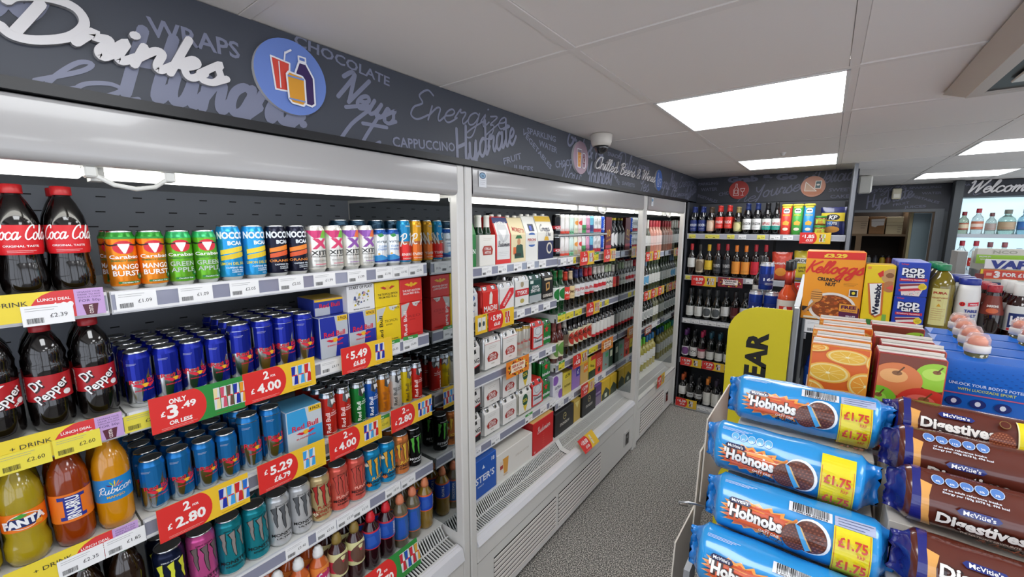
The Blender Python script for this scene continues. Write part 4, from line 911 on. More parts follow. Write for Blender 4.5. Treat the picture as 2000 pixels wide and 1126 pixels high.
b3 = bottle(P_SP, liq('2c0a14'), (.0165, .182, .218, 'd0202c'), (.085, .155, '1f4fae'), d_sp('LUCOZADE', 'f4f4f4', 'c82a3a'), spout=True)
stock(b3, 'dark red sports bottle with red cap', pl, (.780, .846), Z5, xf=-1.212, r=.0325, deep=2, jit=.3)
b4 = bottle(P_SQ, liq('6a6048', .06), (.0165, .178, .212, 'd8805c'), (.035, .14, '2a62a8'), d_sp('LUCOZADE', 'f4f4f4', 'd0683a'), spout=True)
stock(b4, 'blue wrapped sports bottle with orange cap', pl, (.910, .972), Z5, xf=-1.212, r=.031, deep=2, jit=.3)
b5 = bottle(P_SP, liq('8c6c1c'), (.0165, .182, .218, 'dc8458'), (.085, .155, '1f4fc0'), d_sp('SPORT', 'f4f4f4', 'e8682a'), spout=True)
stock(b5, 'amber sports bottle with blue label', pl, (1.038,), Z5, xf=-1.212, r=.0325, deep=2)
# leftmost bottles of the deck hidden low in the left bay are outside the frame

# promotion cards and tickets of the nearest fridge
p200 = promo_proto(for2('2.80'), pics=('1b2f9e', '3f9fdc', 'c8262c', '2a6fc8')); p400 = promo_proto(for2('4.00'))
promo(p400, .501, 1.316, 'red and yellow 2 for £4.00 card under the tall blue cans')
promo(p400, .722, 1.046, 'red and yellow 2 for £4.00 card under the tall red cans')
promo(p200, .295, 1.041, 'red and yellow 2 for £2.80 card at the left of third shelf')
promo(p200, .958, 1.042, 'red and yellow 2 for £2.80 card right of the £4.00 card')
promo(promo_proto(was('5.49', '£6.85'), pics=('1b2f9e', '1b2f9e')), .782, 1.318, 'red and yellow £5.49 card under the blue cartons')
promo(promo_proto(was('5.29', '£6.79'), pics=('3f9fdc', '3f9fdc')), .514, 1.046, 'red and yellow £5.29 card under the pale blue carton')
a = promo_proto([('ONLY', -.004, .026, .012, .034), ('£', -.034, .0, .012, .009), ('3', -.016, .002, .032, .022), ('.49', .016, .010, .016, .03), ('OR LESS', -.002, -.026, .010, .045)], kind='green', pics=('e8d8a0', 'd0506a', '6a4a3a', '1b2f9e', 'e89a2a'))
promo(a, .308, 1.313, 'green and red £3.49 meal offer card on the second shelf')
a = promo_proto([('2', -.002, .024, .024, .016), ('FOR', .018, .016, .006, .012), ('£3.70', .004, -.012, .026, .07)], kind='green', pics=('c82a3a', '1f4fae', 'c82a3a', 'd8a03a'), w_=.24, h=.10)
put(a, 'green and red sports drink offer card on the bottom deck edge', (-1.150, .80, .512), RZ, rx=-.25)
def deal_proto(sub):
    t = tag(empty('promotion_strip'), cat='promotion strip'); w_, h = .20, .056; B().box(-w_, 0, -.001, 0, -h/2, h/2, ink('ecd43a')).build('card', t)
    p = Print(front(-.001), step=.0002, d0=.0003); p.clip = (-w_, -h/2, 0, h/2); p.disc(-.055, -.006, .05, .036, 'd8383a', 22); p.lay(); p.rect(-.044, -h/2, 0, h/2, 'c4a0d4'); p.lay()
    p.text('+ DRINK', -.135, .008, .0095, '2a2a2a', w=.055, bold=0); p.text('LUNCH DEAL', -.072, .012, .0058, 'f6f2ee', w=.045); p.text('4.99', -.062, -.002, .014, 'f6f2ee', w=.032)
    for k, s_ in enumerate(('UPGRADE YOUR', 'DRINK TO ANY', 'REGULAR COSTA')): p.text(s_, -.022, .021-.0055*k, .0034, '4a3a6a', w=.034, bold=0)
    p.text('FOR 50p', -.022, .003, .0055, '4a3a6a', w=.032, bold=0); p.poly([(-.034, -.005), (-.010, -.005), (-.014, -.028), (-.03, -.028)], '5a2434'); p.lay(); p.text('COSTA', -.022, -.016, .006, 'f0e4e0', w=.019, rot=pi/2)
    p.build('card_print', t); return t
dl = deal_proto(0)
for z, nm in ((1.5925, 'on the top shelf'), (1.3115, 'on the second shelf'), (1.0445, 'on the third shelf')):
    put(dl, 'yellow and lilac lunch deal strip in the left bay '+nm, (-1.228, .168, z), RZ, 'lunch deal strips')
ticket('£2.39', .085, 1.575, 'white £2.39 ticket over the yellow strip under cola bottles', x=-1.2255)
ticket('£2.60', .095, 1.295, 'yellow 2 for £2.60 ticket under the dark red label bottles', x=-1.2255, col='ecdc4a')
ticket('£2.60', .022, 1.293, 'yellow 2 for £2.60 ticket at the left edge of second shelf', x=-1.2255, col='ecdc4a')
ticket('£2.35', .072, 1.032, 'white £2.35 ticket under the amber soda bottle', x=-1.2255)
ticket('£1.85', .143, 1.032, 'white £1.85 ticket under the mango soda bottle', x=-1.2255)
for k, (y, pr_) in enumerate(((.221, '£1.09'), (.332, '£1.09'), (.440, '£2.05'), (.562, '£2.05'), (.663, '£1.99'), (.775, '£1.99'), (.882, '£1.95'), (.953, '£1.95'), (1.024, '£2.05'))):
    ticket(pr_, y, 1.584, f'white {pr_} ticket on the top shelf, {ORD[k]} from the left')
for k, (y, pr_, c, tp_) in enumerate(((.665, '£4.19', 'f2f2f2', None), (.900, '£6.85', 'f2f2f2', 1), (.985, '£6.85', 'f2f2f2', 1))): ticket(pr_, y, 1.304, f'white {pr_} ticket on the second shelf, {ORD[k]} from the left', top=tp_)
ticket('£2.25', .205, 1.302, 'yellow £2.25 ticket left of the green card', col='ecdc4a')
ticket('£2.60', .84, 1.034, 'yellow ticket with green New flash between £4.00 and £2.80 cards', col='ecdc4a', top=1)
for k, (y, pr_) in enumerate(((.32, '£2.40'), (.515, '£2.40'), (.61, '£2.55'), (.682, '£2.55'), (.74, '£2.55'), (.875, '£2.55'), (.948, '£2.55'))): ticket(pr_, y+.0, .754, f'white {pr_} ticket on the fourth shelf, {ORD[k]} from the left')

# ------------------------------------------------------------------ middle fridge: beers
MF = 'middle fridge'
def bottle_pack(w_, h, col, draw, necks=None, box_h=None, foil='e8e6e0', side=None, top=None, glass='10301c'):
    "carton of four bottles; open cartons show the necks, closed ones taper to a ridge"
    t = tag(empty('beer_bottle_pack'), cat='bottle pack'); m = ink(col); q = w_/2; d = .062
    if box_h:
        b = B().cbox(-q, q, -d, d, 0, box_h, m, .002); b.build('carton', t)
        for i in (-1, 1):
            for j in (-1, 1):
                B().lathe([(.024, box_h-.02), (.022, box_h+.01), (.0145, box_h+.035), (.0135, h-.012), (.0145, h-.01), (.0145, h)], [liq(glass), liq(glass), mat(foil, .35), mat(foil, .35), mat(foil, .35)], 14, (i*w_*.25, j*.031, 0)).build('bottle_neck', t)
        fn = front(-d); H = box_h
    else:
        s = h*.62; pr = [(-d, 0), (-d, s), (-d*.45, h-.004), (-d*.3, h), (d*.3, h), (d*.45, h-.004), (d, s), (d, 0)]
        b = B(); n = 8; v = [(x, a, z) for x in (-q, q) for a, z in pr]
        b.add(v, [(i, i+1, i+1+n, i+n) for i in range(n-1)]+[tuple(range(n))[::-1], tuple(range(n, 2*n)), (0, n, 2*n-1, n-1)], m); b.build('carton', t)
        for i in (-1, 1): B().lathe([(.011, h-.006), (.012, h+.004), (.010, h+.010), (0, h+.010)], mat(foil, .3), 12, (i*w_*.25, -.010, 0)).build('bottle_cap', t)
        def fn(u, v_, dd):
            if v_ <= s: return (u, -d-dd, v_)
            k = (v_-s)/(h-s); return (u, -d+d*.55*k-dd, v_)
        H = h
    p = Print(fn, step=.0003, d0=.0006); p.clip = (-q+.001, .001, q-.001, H-.005)
    # cut the artwork where the carton folds, so that it follows the slope
    if not box_h:
        e0 = p.emit
        def emit(v, tris, col_):
            c0 = p.clip; d_ = p.d
            p.clip = (c0[0], c0[1], c0[2], s); e0(v, tris, col_); p.d = d_; p.clip = (c0[0], s, c0[2], c0[3]); e0(v, tris, col_); p.clip = c0; return p
        p.emit = emit
    draw(p, w_, H); p.build('front_print', t); return t
G1 = 'bottle packs on the top shelf of the middle fridge'
def star(p, u, v, r, c): p.poly([(u+(r if k % 2 == 0 else r*.42)*sin(k*pi/5), v+(r if k % 2 == 0 else r*.42)*cos(k*pi/5)) for k in range(10)], c)
S1L = 1.5655
put(bottle_pack(.12, .235, '1c7a34', lambda p, w_, h: (star(p, 0, h*.62, .035, 'd82a2a'), p.text('HEINEKEN', 0, h*.3, .022, 'f2f2f2', w=.11))), 'green beer carton with red star beside the fridge pillar', (-1.315, 1.325, S1L), RZ, G1)
put(bottle_pack(.112, .232, 'e6e4de', lambda p, w_, h: (p.poly([(-.032, .05), (.032, .05), (.038, .075), (.026, .092), (-.026, .092), (-.038, .075)], 'a83a2c'), p.lay(), p.text('STELLA', 0, .079, .012, 'f2f2f2', w=.045), p.text('ARTOIS', 0, .062, .012, 'f2f2f2', w=.045), p.lines(-.03, .03, .125, 2, .006, '9a8a6a')), box_h=.142), 'white open beer carton with red badge and white-foiled necks', (-1.312, 1.462, S1L), RZ, G1)
put(bottle_pack(.115, .228, 'd8302c', lambda p, w_, h: (p.rect(-.05, .022, .05, h*.86, 'dfe0e0'), p.lay(), p.rect(-.06, h*.86, .06, h, '2c3a6e'), p.disc(0, h*.68, .042, .05, 'c8cacc', 20), p.lay(), p.poly([(-.03, h*.72), (.03, h*.72), (0, h*.5)], 'e6e6e6'), p.lay(), p.text('4 FOR £5.59', 0, h*.86, .012, 'f2f2f2', w=.08), p.script('Budweiser', 0, h*.4, .013, '3a3a44', .14, w=.088), p.lines(-.04, .04, h*.25, 3, .008, '9a9aa2'))), 'red and silver tapered beer carton', (-1.315, 1.584, S1L), RZ, G1)
put(bottle_pack(.122, .226, 'e2d4ac', lambda p, w_, h: (p.text('MORETTI', .005, h*.72, .022, 'b8352c', w=.095, rot=-.15), p.poly([(-.035, .02), (.045, .02), (.035, h*.38), (-.0, h*.42), (-.02, h*.36)], '1f4a3a'), p.lay(), p.disc(.002, h*.46, .014, .018, 'c8946a', 14), p.poly([(-.028, h*.53), (.03, h*.53), (.02, h*.6), (-.016, h*.6)], '2a6a3c'), p.rect(-.045, h*.18, -.022, h*.34, 'd8682a'), p.lay(), p.rect(-.035, h*.13, .02, h*.2, '1c2a20'))), 'cream tapered beer carton with red arched lettering', (-1.315, 1.708, S1L), RZ, G1)
put(bottle_pack(.112, .235, 'e2e2de', lambda p, w_, h: (p.rect(-.02, h*.66, .03, h*.82, '1c2a4a'), p.lay(), p.rect(-.01, h*.68, .01, h*.78, '3a55c0'), p.text('PERONI', 0, h*.47, .014, 'b83a34', w=.075), p.disc(0, h*.58, .03, .012, '3f66a8', 16, 0, pi), p.disc(0, h*.36, .03, .012, '3f66a8', 16, pi, 2*pi), p.lines(-.03, .03, h*.42, 2, .006, '4a5a8a'))), 'white tapered beer carton with red lettering and blue arcs', (-1.315, 1.8265, S1L), RZ, G1)
put(bottle_pack(.158, .240, 'e4e2da', lambda p, w_, h: (p.rect(-.08, 0, .08, h*.42, '1c2450'), p.rect(-.08, h*.86, .08, h, 'd8b02a'), p.lay(), p.disc(.035, h*.25, .03, .032, 'd8d0c0', 18), p.lay(), p.disc(.035, h*.25, .02, .022, '1c2450', 14), p.script('Corona', -.01, h*.68, .018, '1c2450', .12, w=.095), p.script('Extra', .02, h*.56, .013, '1c2450', .12, w=.05), p.poly([(-.02, h*.43), (.03, h*.43), (.02, h*.52), (-.01, h*.52)], 'd8a82a'))), 'wide beer carton, white above and navy below, with yellow rim', (-1.315, 1.966, S1L), RZ, G1)
# top shelf right bay: two layers of cans on acrylic trays
pl = 'on the top shelf, middle fridge'
S1R = 1.5605; TR = S1R+.128
duo = [('16181c', 'black slim can with red band', (2.112,), d_blank(word='GT', wc='e6e6e6', band=('c82a34', .3, .45))), ('e6e2dc', 'white slim can with red slash', (2.166, 2.219), d_blank(word='CO', wc='c83a2c', band=('d8452c', .08, .2), vert=False)),
 ('d2e4da', 'pale green slim can', (2.275,), d_blank(word='VACA', wc='2a4a3a', band=('7ac49a', .05, .22))), ('e2e2cc', 'white slim can with orange fruit', (2.329,), d_blank(mark='e8963a', word='', wc='6a8a3a')), ('e8d8d4', 'white slim can with red fruit', (2.383,), d_blank(mark='d83a44', wc='c84a4a')),
 ('dfe2de', 'white slim can with green band', (2.437,), d_blank(word='GIN', wc='3a3a3a', band=('3f9a54', .1, .5))), ('d8a0b8', 'pink slim can', (2.491,), d_blank(word='GIN', wc='4a2a3a', band=('c87aa4', .1, .5))), ('6ab4cc', 'light blue slim can', (2.545,), d_blank(word='SOUR', wc='2a2f5c', band=('2f3a7a', .15, .5))),
 ('dcdcda', 'white slim can with red ribbon', (2.605, 2.661), d_blank(mark='b8babc', word='', wc='5a5a5a', band=('c8203a', .12, .3))), ('1f4fb8', 'royal blue slim can', (2.717,), d_blank(word='WKD', wc='f2f2f2', vert=True))]
duop = []
for col, nm, ys, dr in duo:
    a = can(.0262, .124, col, dr); duop.append((a, nm, ys, col))
    for lv, z, lw in ((0, S1R, 'lower layer'), (1, TR+.004, 'upper layer')):
        for k, y in enumerate(ys):
            put(a, f'{nm}, {"" if len(ys) == 1 else ("left one, " if k == 0 else "right one, ")}{lw}, top shelf, middle fridge', (-1.277, y, z), RZ+JR.uniform(-.1, .1), 'slim cans in two layers on the top shelf of the middle fridge')
t = tag(empty('shelf_tray', (-1.277, 2.415, TR)), 'clear acrylic tray between the two layers of slim cans', 'tray'); B().cbox(-.032, .034, -.332, .332, 0, .0025, mat('e6eef0', .08, tr=.6), .0008).build('plate', t); B().box(.033, .035, -.332, .332, 0, .010, mat('e6eef0', .08, tr=.6)).build('lip', t)
def d_kop(p, w_, h): p.text('10', .0, h*.55, .05, 'e8b83a', w=.05, rot=.2); p.rect(-.05, h*.12, .05, h*.2, 'c83a4a'); p.lay(); p.text('DARK FRUIT', 0, h*.35, .014, 'e8a02a', w=.08, rot=.2)
put(pack(.10, .062, .250, '6a1420', d_kop, side='4a0c16', topc='7a1826', name='beer_can_pack'), 'dark red tall can multipack with golden figures on the top shelf', (-1.284, 2.800, S1R), RZ)
wk = bottle([(.028, 0), (.031, .004), (.031, .14), (.026, .165), (.0145, .19), (.013, .232), (.0145, .236)], liq('0c1220'), (.015, .228, .245, 'c8b02a'), (.03, .15, '10141c'), d_brand('WKD', 'f2f2f2', disc='f2f2f2'), name='drink_bottle')
stock(wk, 'black spirit mixer bottle with yellow cap', 'by the mirror, top shelf', (2.883, 2.946), S1R, r=.031)
# second shelf, left bay
G2 = 'beer can packs in the left half of the middle fridge'
def fp(x, y, z, lab, *a, **k): put(fourpack(*a, **k), lab, (x, y, z), RZ, G2)
S2L, S3L, S4L = 1.3225, 1.0505, .7125
fp(-1.318, 1.335, S2L, 'silver beer can pack with blue crest by the pillar', .12, .145, 'd8dadd', 'c9ccd0', lambda p, w_, h: (p.disc(0, h*.7, .04, .02, '3a64a8', 18), p.lay(), p.text('PERONI', 0, h*.5, .018, '3a3f4a', w=.09), p.disc(0, h*.3, .035, .012, '3a64a8', 16, pi, 2*pi)), r=.0305)
def d_mad(p, w_, h): p.poly([(-.010, h*.4), (.012, h*.4), (.016, h*.7), (.004, h*.84), (-.006, h*.72)], 'e4e0d8'); p.text('MADRI', 0, h*.27, .026, 'f2f2f2', w=.095); p.text('EXCEPCIONAL', 0, h*.12, .007, 'f2d8d0', w=.08)
fp(-1.318, 1.485, S2L, 'red beer can pack with white figure on the second shelf', .12, .145, 'd82c24', 'c8302a', d_mad, r=.0305)
def d_cruz(p, w_, h): p.poly([(-.06, .02), (-.02, .02), (.06, h*.62), (.06, h*.85), (.03, h*.85), (-.06, h*.25)], 'd82c34'); p.lay(); p.text('CRUZCAMPO', 0, h*.45, .014, 'f2f2f2', w=.085, rot=.8); p.rect(-.05, h*.8, .06, h, 'e8e4e2'); p.lay(); p.text('£6.25', .02, h*.88, .014, 'd82c34', w=.04)
fp(-1.318, 1.612, S2L, 'white can pack with red diagonal bands', .12, .145, 'e6e4e2', 'e2e2e0', d_cruz, r=.0305)
fp(-1.320, 1.741, S2L, 'white tall can pack with red middle band', .12, .165, 'e4e4e0', 'e2e2e0', lambda p, w_, h: (p.rect(-.07, h*.38, .07, h*.6, 'c82c30'), p.lay(), p.text('TYSKIE', .0, h*.49, .020, 'f2f2f2', w=.09), p.disc(0, h*.75, .014, .016, 'a89a7a', 12), p.disc(0, h*.22, .018, .012, 'b8a85a', 14)), r=.032)
fp(-1.320, 1.867, S2L, 'dark teal can pack with silver base', .12, .16, '12463f', '2a5a54', lambda p, w_, h: (p.rect(-.07, .0, .07, h*.32, 'a8aeb0'), p.lay(), p.text('JOHN', 0, h*.6, .018, 'e6e6e6', w=.07), p.text('SMITHS', 0, h*.47, .018, 'e6e6e6', w=.09), p.rect(-.05, h*.72, -.02, h*.85, 'dfe6e2')), r=.0315)
fp(-1.320, 1.994, S2L, 'black stout can pack with golden harp', .12, .165, '15100e', '1a1512', lambda p, w_, h: (p.rect(-.07, h*.84, .07, h, 'a83038'), p.rect(-.035, h*.72, .045, h*.8, 'd8ccb0'), p.poly([(-.015, h*.35), (.02, h*.4), (.022, h*.65), (.012, h*.66), (-.02, h*.62)], 'c89a5a'), p.lay(), p.poly([(-.005, h*.42), (.012, h*.46), (.01, h*.6), (-.01, h*.58)], '15100e'), p.text('GUINNESS', 0, h*.2, .018, 'e6e0d4', w=.10)), r=.031)
# third shelf, left bay
def d_carl(p, w_, h): p.poly([(-.07, 0), (.07, 0), (.07, h*.32), (-.07, h*.12)], '1a1a1c'); p.lay(); p.poly([(-.07, h*.12), (.07, h*.32), (.07, h*.36), (-.07, h*.16)], 'c8202c'); p.poly([(-.04, h*.72), (.03, h*.8), (.035, h*.68), (-.03, h*.6)], '1a1a1c'); p.text('CARLING', 0, h*.46, .022, '1a1a1c', w=.11); p.text('LAGER', 0, h*.38, .006, '5a5a5a')
def d_stel(flag=True):
    def f(p, w_, h):
        if flag: p.rect(-.07, h*.82, .07, h*.92, 'c82c38'); p.lay(); p.text('£6.75', 0, h*.87, .010, 'f2f2f2', w=.035)
        p.lines(-.03, .03, h*.72, 2, .008, '8a7a5a'); p.poly([(-.034, h*.28), (.034, h*.28), (.042, h*.4), (.030, h*.5), (.01, h*.54), (-.028, h*.5), (-.042, h*.4)], 'a8352c'); p.lay(); p.text('STELLA', 0, h*.45, .013, 'f4f2ee', w=.052, rot=.04); p.text('ARTOIS', 0, h*.35, .013, 'f4f2ee', w=.052, rot=.04); p.text('4 PINT', 0, h*.2, .006, '8a7a5a')
    return f
fp(-1.320, 1.345, S3L, 'white can pack with black base by the pillar, third shelf', .12, .165, 'e6e4e0', '1c1c1e', d_carl, r=.031)
fp(-1.320, 1.500, S3L, 'white can pack with red badge, third shelf, left of two', .12, .165, 'e8e6e2', 'd8d8d6', d_stel(), r=.031)
fp(-1.320, 1.640, S3L, 'white can pack with red badge, third shelf, right of two', .12, .165, 'e8e6e2', 'd8d8d6', d_stel(), r=.031)
sm = can(.0325, .165, 'e0dcd2', d_blank(word='San Miguel', wc='b8302c', mark=None), top='b89a4a', name='beer_can')
for k, y in enumerate((1.738, 1.806)):
    for d in (0, 1): put(sm, f'white beer can with gold top, {"left" if k == 0 else "right"} of two, {"front" if d == 0 else "back"} row, third shelf', (-1.284-d*.069, y, S3L), RZ+.1, 'white beer cans with gold tops')
def d_bud4(p, w_, h): p.rect(-.045, .02, .045, h*.88, 'd4d6d8'); p.rect(-.07, h*.86, .07, h, '20283f'); p.lay(); p.text('4 FOR £6.50', 0, h*.9, .010, 'f2f2f2', w=.08); p.disc(0, h*.68, .032, .024, '9aa0a6', 18); p.lay(); p.disc(0, h*.68, .028, .020, 'd8dadc', 18); p.lay(); p.poly([(-.045, h*.52), (-.03, h*.5), (0, h*.44), (.03, h*.5), (.045, h*.52), (.045, h*.48), (0, h*.4), (-.045, h*.48)], 'c82c30'); p.script('Budweiser', 0, h*.33, .010, '3a3a44', .14, w=.075); p.lines(-.03, .03, h*.22, 3, .008, '9a9aa2')
fp(-1.320, 1.900, S3L, 'red and silver can pack with round crest, third shelf', .12, .165, 'd02a26', 'c82a28', d_bud4, r=.0305)
def d_hei(p, w_, h): star(p, 0, h*.66, .024, 'd83030'); p.rect(.0, h*.8, .06, h*.95, 'd83030'); p.lay(); p.text('£6.25', .03, h*.87, .012, 'f2f2f2', w=.04); p.text('Heineken', 0, h*.32, .020, 'f2f2f2', w=.11)
fp(-1.318, 2.010, S3L, 'green can pack with red star, third shelf', .10, .150, '1c7a34', '1e8038', d_hei, r=.0235)
# fourth shelf, left bay: two layers
for lv, z, w_ in ((0, S4L, 'lower layer'), (1, S4L+.1492, 'upper layer')):
    fp(-1.320, 1.345, z, f'white can pack with black base, {w_} of the fourth shelf', .12, .147, 'e6e4e0', '1c1c1e', d_carl, r=.031)
    fp(-1.320, 1.492, z, f'white can pack with red badge, {w_} of fourth shelf, left of two', .12, .148, 'e8e6e2', 'd8d8d6', d_stel(lv == 0), r=.031)
    fp(-1.320, 1.636, z, f'white can pack with red badge, {w_} of fourth shelf, right of two', .12, .148, 'e8e6e2', 'd8d8d6', d_stel(lv == 0), r=.031)
    fp(-1.320, 1.777, z, f'white can pack with green and yellow badge, {w_} of fourth shelf', .12, .148, 'e8e6de', 'd8d4c4', lambda p, w2, h: (p.disc(0, h*.56, .026, .034, '2a5a3c', 16), p.poly([(-.02, h*.36), (.02, h*.36), (0, h*.1)], 'e0c23a'), p.lay(), p.text('SOL', 0, h*.56, .018, 'f2d84a', w=.04, rot=.1), p.rect(-.06, h*.06, .06, h*.09, 'b89a4a')), r=.031)
fp(-1.320, 1.900, S4L, 'red and silver can pack with round crest, fourth shelf', .12, .160, 'd02a26', 'c82a28', d_bud4, r=.0305)
fp(-1.318, 2.010, S4L, 'green can pack with red star, fourth shelf, lower of two', .10, .124, '1c7a34', '1e8038', d_hei, r=.0235)
fp(-1.318, 2.010, S4L+.126, 'green can pack with red star, fourth shelf, upper of two', .10, .124, '1c7a34', '1e8038', d_hei, r=.0235)
# second shelf, right bay: bottles three rows deep
pl = 'on the second bottle shelf, middle fridge'; S2R = 1.2225
def bs(nm, ys, z, deep=3, place=None, **k):
    stock(beer(**k), nm, place or pl, ys, z, r=k.get('r', .0305), deep=deep, pitch=.066)
bs('green beer bottle with round white star label', (2.107, 2.171), S2R, glass='0c3a1c', foil='1c6a34', lab='dfe4dc', word='', h=.262, disc='1c7a34', r=.0315)
bs('dark bottle with red neck and label', (2.236,), S2R, glass='120c08', foil='d0402a', lab='e03a28', wc='f2f2f2', word='MAD', h=.245)
bs('dark bottle with cream neck and label', (2.299,), S2R, glass='120c08', foil='e0c8a0', lab='e4cf9a', wc='5a3a1a', word='MOR', h=.245)
bs('dark bottle with blue collar, white oval label', (2.371, 2.434), S2R, glass='0f100c', foil='3a3f6c', lab='e6e6e6', wc='c83a44', word='PERONI', h=.248, cap='3a3f6c')
bs('brown bottle with red foil, silver and red label', (2.506, 2.569), S2R, glass='1a0d08', foil='c83038', lab='dcdcdc', wc='c82c34', word='Bud', h=.245, band=('c82c30', 0, .18))
bs('dark bottle with white foil, red and white label', (2.641, 2.704, 2.767), S2R, glass='120e0a', foil='dcd8d0', lab='e6e4e2', wc='d82c34', word='SOL', h=.245, band=('d82c34', .35, .7))
bs('dark bottle with pale green foil and white label', (2.828, 2.889), S2R, glass='14120c', foil='b8c8a4', lab='e0e0d4', wc='3a3a3a', word='ALE', h=.245)
bs('dark bottle with a fruit label by the mirror', (2.949,), S2R, deep=2, glass='140f0a', foil='c8c4b8', lab='c83a34', wc='f2d84a', word='', h=.235, r=.0275)
# third shelf, right bay
pl = 'on the third bottle shelf, middle fridge'; S3R = .9185
bs('pink cider bottle with flowery cream label', (2.107, 2.170), S3R, glass='5a2018', foil='8a4a44', lab='e6e0c4', wc='a83040', word='', h=.25, disc='6a9a4a', place=pl, lz=(.12, .52))
bs('dark bottle with silver neck and brown label', (2.234,), S3R, glass='120e0a', foil='b8b4ac', lab='6a5a48', wc='d8d0c0', word='', h=.25, place=pl)
bs('dark cider bottle with cream label and red apple', (2.300, 2.364, 2.428, 2.492, 2.556), S3R, glass='160f0a', foil='1a1a1c', lab='e2dcbc', wc='4a3a2a', word='KA', h=.25, disc='c83a2c', place=pl, lz=(.26, .66))
bs('dark cider bottle with white label and red band', (2.622, 2.686, 2.750, 2.814, 2.878, 2.942), S3R, glass='160f0a', foil='17181a', lab='e6e4de', wc='a8302c', word='', h=.25, band=('c82c34', 0, .2), place=pl, lz=(.22, .62))
# fourth shelf, right bay
G4 = 'can packs in the right half of the middle fridge'; S4R = .6725
def d_uc(c1, word, c2): return lambda p, w_, h: (p.disc(-.03, h*.8, .035, .03, c1, 16), p.disc(.035, h*.2, .03, .03, c1, 16), p.lay(), p.text(word, 0, h*.5, .018, c2, w=.07), p.lines(-.03, .03, h*.36, 2, .008, c2))
for (y, lab, col, side, dr, h) in ((2.128, 'white pack with purple circles on the fourth shelf', 'e8e6ee', 'c8c4d8', d_uc('8a5ab4', 'ULTRA', '3a3a5a'), .165), (2.246, 'pale yellow four-can pack with price flash on the fourth shelf', 'd8c45a', 'c8b04a', lambda p, w_, h: (p.rect(-.05, h*.7, .05, h, 'ecd83a'), p.lay(), p.text('£5.79', 0, h*.83, .02, '3a3210', w=.06), p.text('THATCHERS', 0, h*.4, .014, '6a5a1a', w=.08)), .15),
    (2.364, 'purple can pack with blue tag on the fourth shelf', '9a7ac4', '7a5aa8', lambda p, w_, h: (p.rect(.0, h*.5, .05, h*.95, '3a3aa8'), p.lay(), p.text('£', .025, h*.7, .03, 'f2f2f2')), .16), (2.482, 'gold can pack with orange tag on the fourth shelf', 'd8b46a', 'c8a04a', lambda p, w_, h: (p.rect(-.01, h*.45, .05, h*.85, 'f08a1c'), p.lay(), p.text('£5.7', .02, h*.65, .02, 'f2f2f2', w=.05)), .165),
    (2.600, 'yellow and dark green cider pack on the fourth shelf', 'e2c82a', '1c3a1c', lambda p, w_, h: (p.rect(-.06, 0, .06, h*.35, '1c3a1c'), p.rect(-.02, h*.8, .06, h, 'd83a2c'), p.lay(), p.text('CIDER', 0, h*.55, .016, '2a3a10', w=.08, rot=-.3)), .165), (2.718, 'bright red cider pack on the fourth shelf', 'e0402a', 'c83020', lambda p, w_, h: (p.lines(-.04, .04, h*.7, 5, .012, 'f2e0d8', .003), p.disc(0, h*.2, .02, .02, '2a1010', 10)), .165),
    (2.830, 'grey green can pack with hanging tag on the fourth shelf', '8aa094', '5a7a64', lambda p, w_, h: (p.rect(-.01, h*.6, .04, h*.8, '4ab06a'), p.poly([(-.02, h*.2), (.0, h*.3), (.02, h*.2)], 'a83a2c')), .16), (2.925, 'narrow dark green can pack by the mirror', '2a4a34', '1c3424', lambda p, w_, h: p.rect(-.02, h*.5, .02, h*.8, 'dfe6c8'), .16)):
    w_ = .112 if y < 2.9 else .07
    put(pack(w_, .12, h, col, dr, side=side, topc=side, name='beer_can_pack', cat='can pack'), lab, (-1.315, y, S4R), RZ, G4)
# deck: large cases
G5 = 'large beer cases on the deck of the middle fridge'; D = .4705
put(pack(.272, .27, .190, '0d55b4', lambda p, w_, h: (p.text('FOSTER\'S', .02, h*.48, .034, 'e6ecf6', w=.2), p.poly([(.03, h*.72), (.05, h*.72), (.04, h*.82)], 'dfe6f2'), p.text('18', .11, h*.85, .02, 'e6ecf6'), p.text('SHARE IT', .02, h*.3, .008, 'c8d4ea'), p.disc(-.11, h*.7, .03, .02, '0a2f74', 12)), side='0a4494', topc='1c4f9c', name='beer_case', cat='case'), 'blue beer case at the left end of the middle fridge deck', (-1.342, 1.327, D), RZ, G5)
put(pack(.312, .27, .150, 'e2ded6', lambda p, w_, h: (p.poly([(-.10, h*.2), (-.07, h*.2), (-.06, h*.75), (-.11, h*.75)], 'd89a3a'), p.disc(-.085, h*.15, .02, .006, 'c8b8a0', 12), p.rect(-.13, h*.35, -.105, h*.7, 'dcd0c0'), p.lay(), p.rect(-.13, h*.42, -.108, h*.55, 'a8352c'), p.text('STELLA ARTOIS', .06, h*.55, .010, 'c0b8a8', w=.12)), side='d6d2ca', topc='dedad2', name='beer_case', cat='case'), 'low white beer case with a glass picture on the deck', (-1.342, 1.623, D), RZ, G5)
put(pack(.216, .27, .190, 'd01c20', lambda p, w_, h: (p.script('Budweiser', 0, h*.66, .018, 'f0dcd8', .12, w=.13, rot=.05), p.lines(-.01, .01, h*.5, 6, .014, 'e86a5a', .002), p.text('10', -.09, h*.08, .012, 'f0dcd8')), side='a81418', topc='c8a05a', name='beer_case', cat='case'), 'red beer case on the deck beside the white case', (-1.342, 1.893, D), RZ, G5)
def d_str(p, w_, h): p.text('STRONGBOW', 0, h*.4, .018, 'd8d4c8', w=w_*.5); p.disc(0, h*.7, .02, .022, 'c8b87a', 16); p.lay(); p.disc(0, h*.7, .016, .018, '17171a', 16); p.lay(); p.poly([(-.01, h*.7), (.012, h*.74), (.01, h*.66)], 'c8b87a')
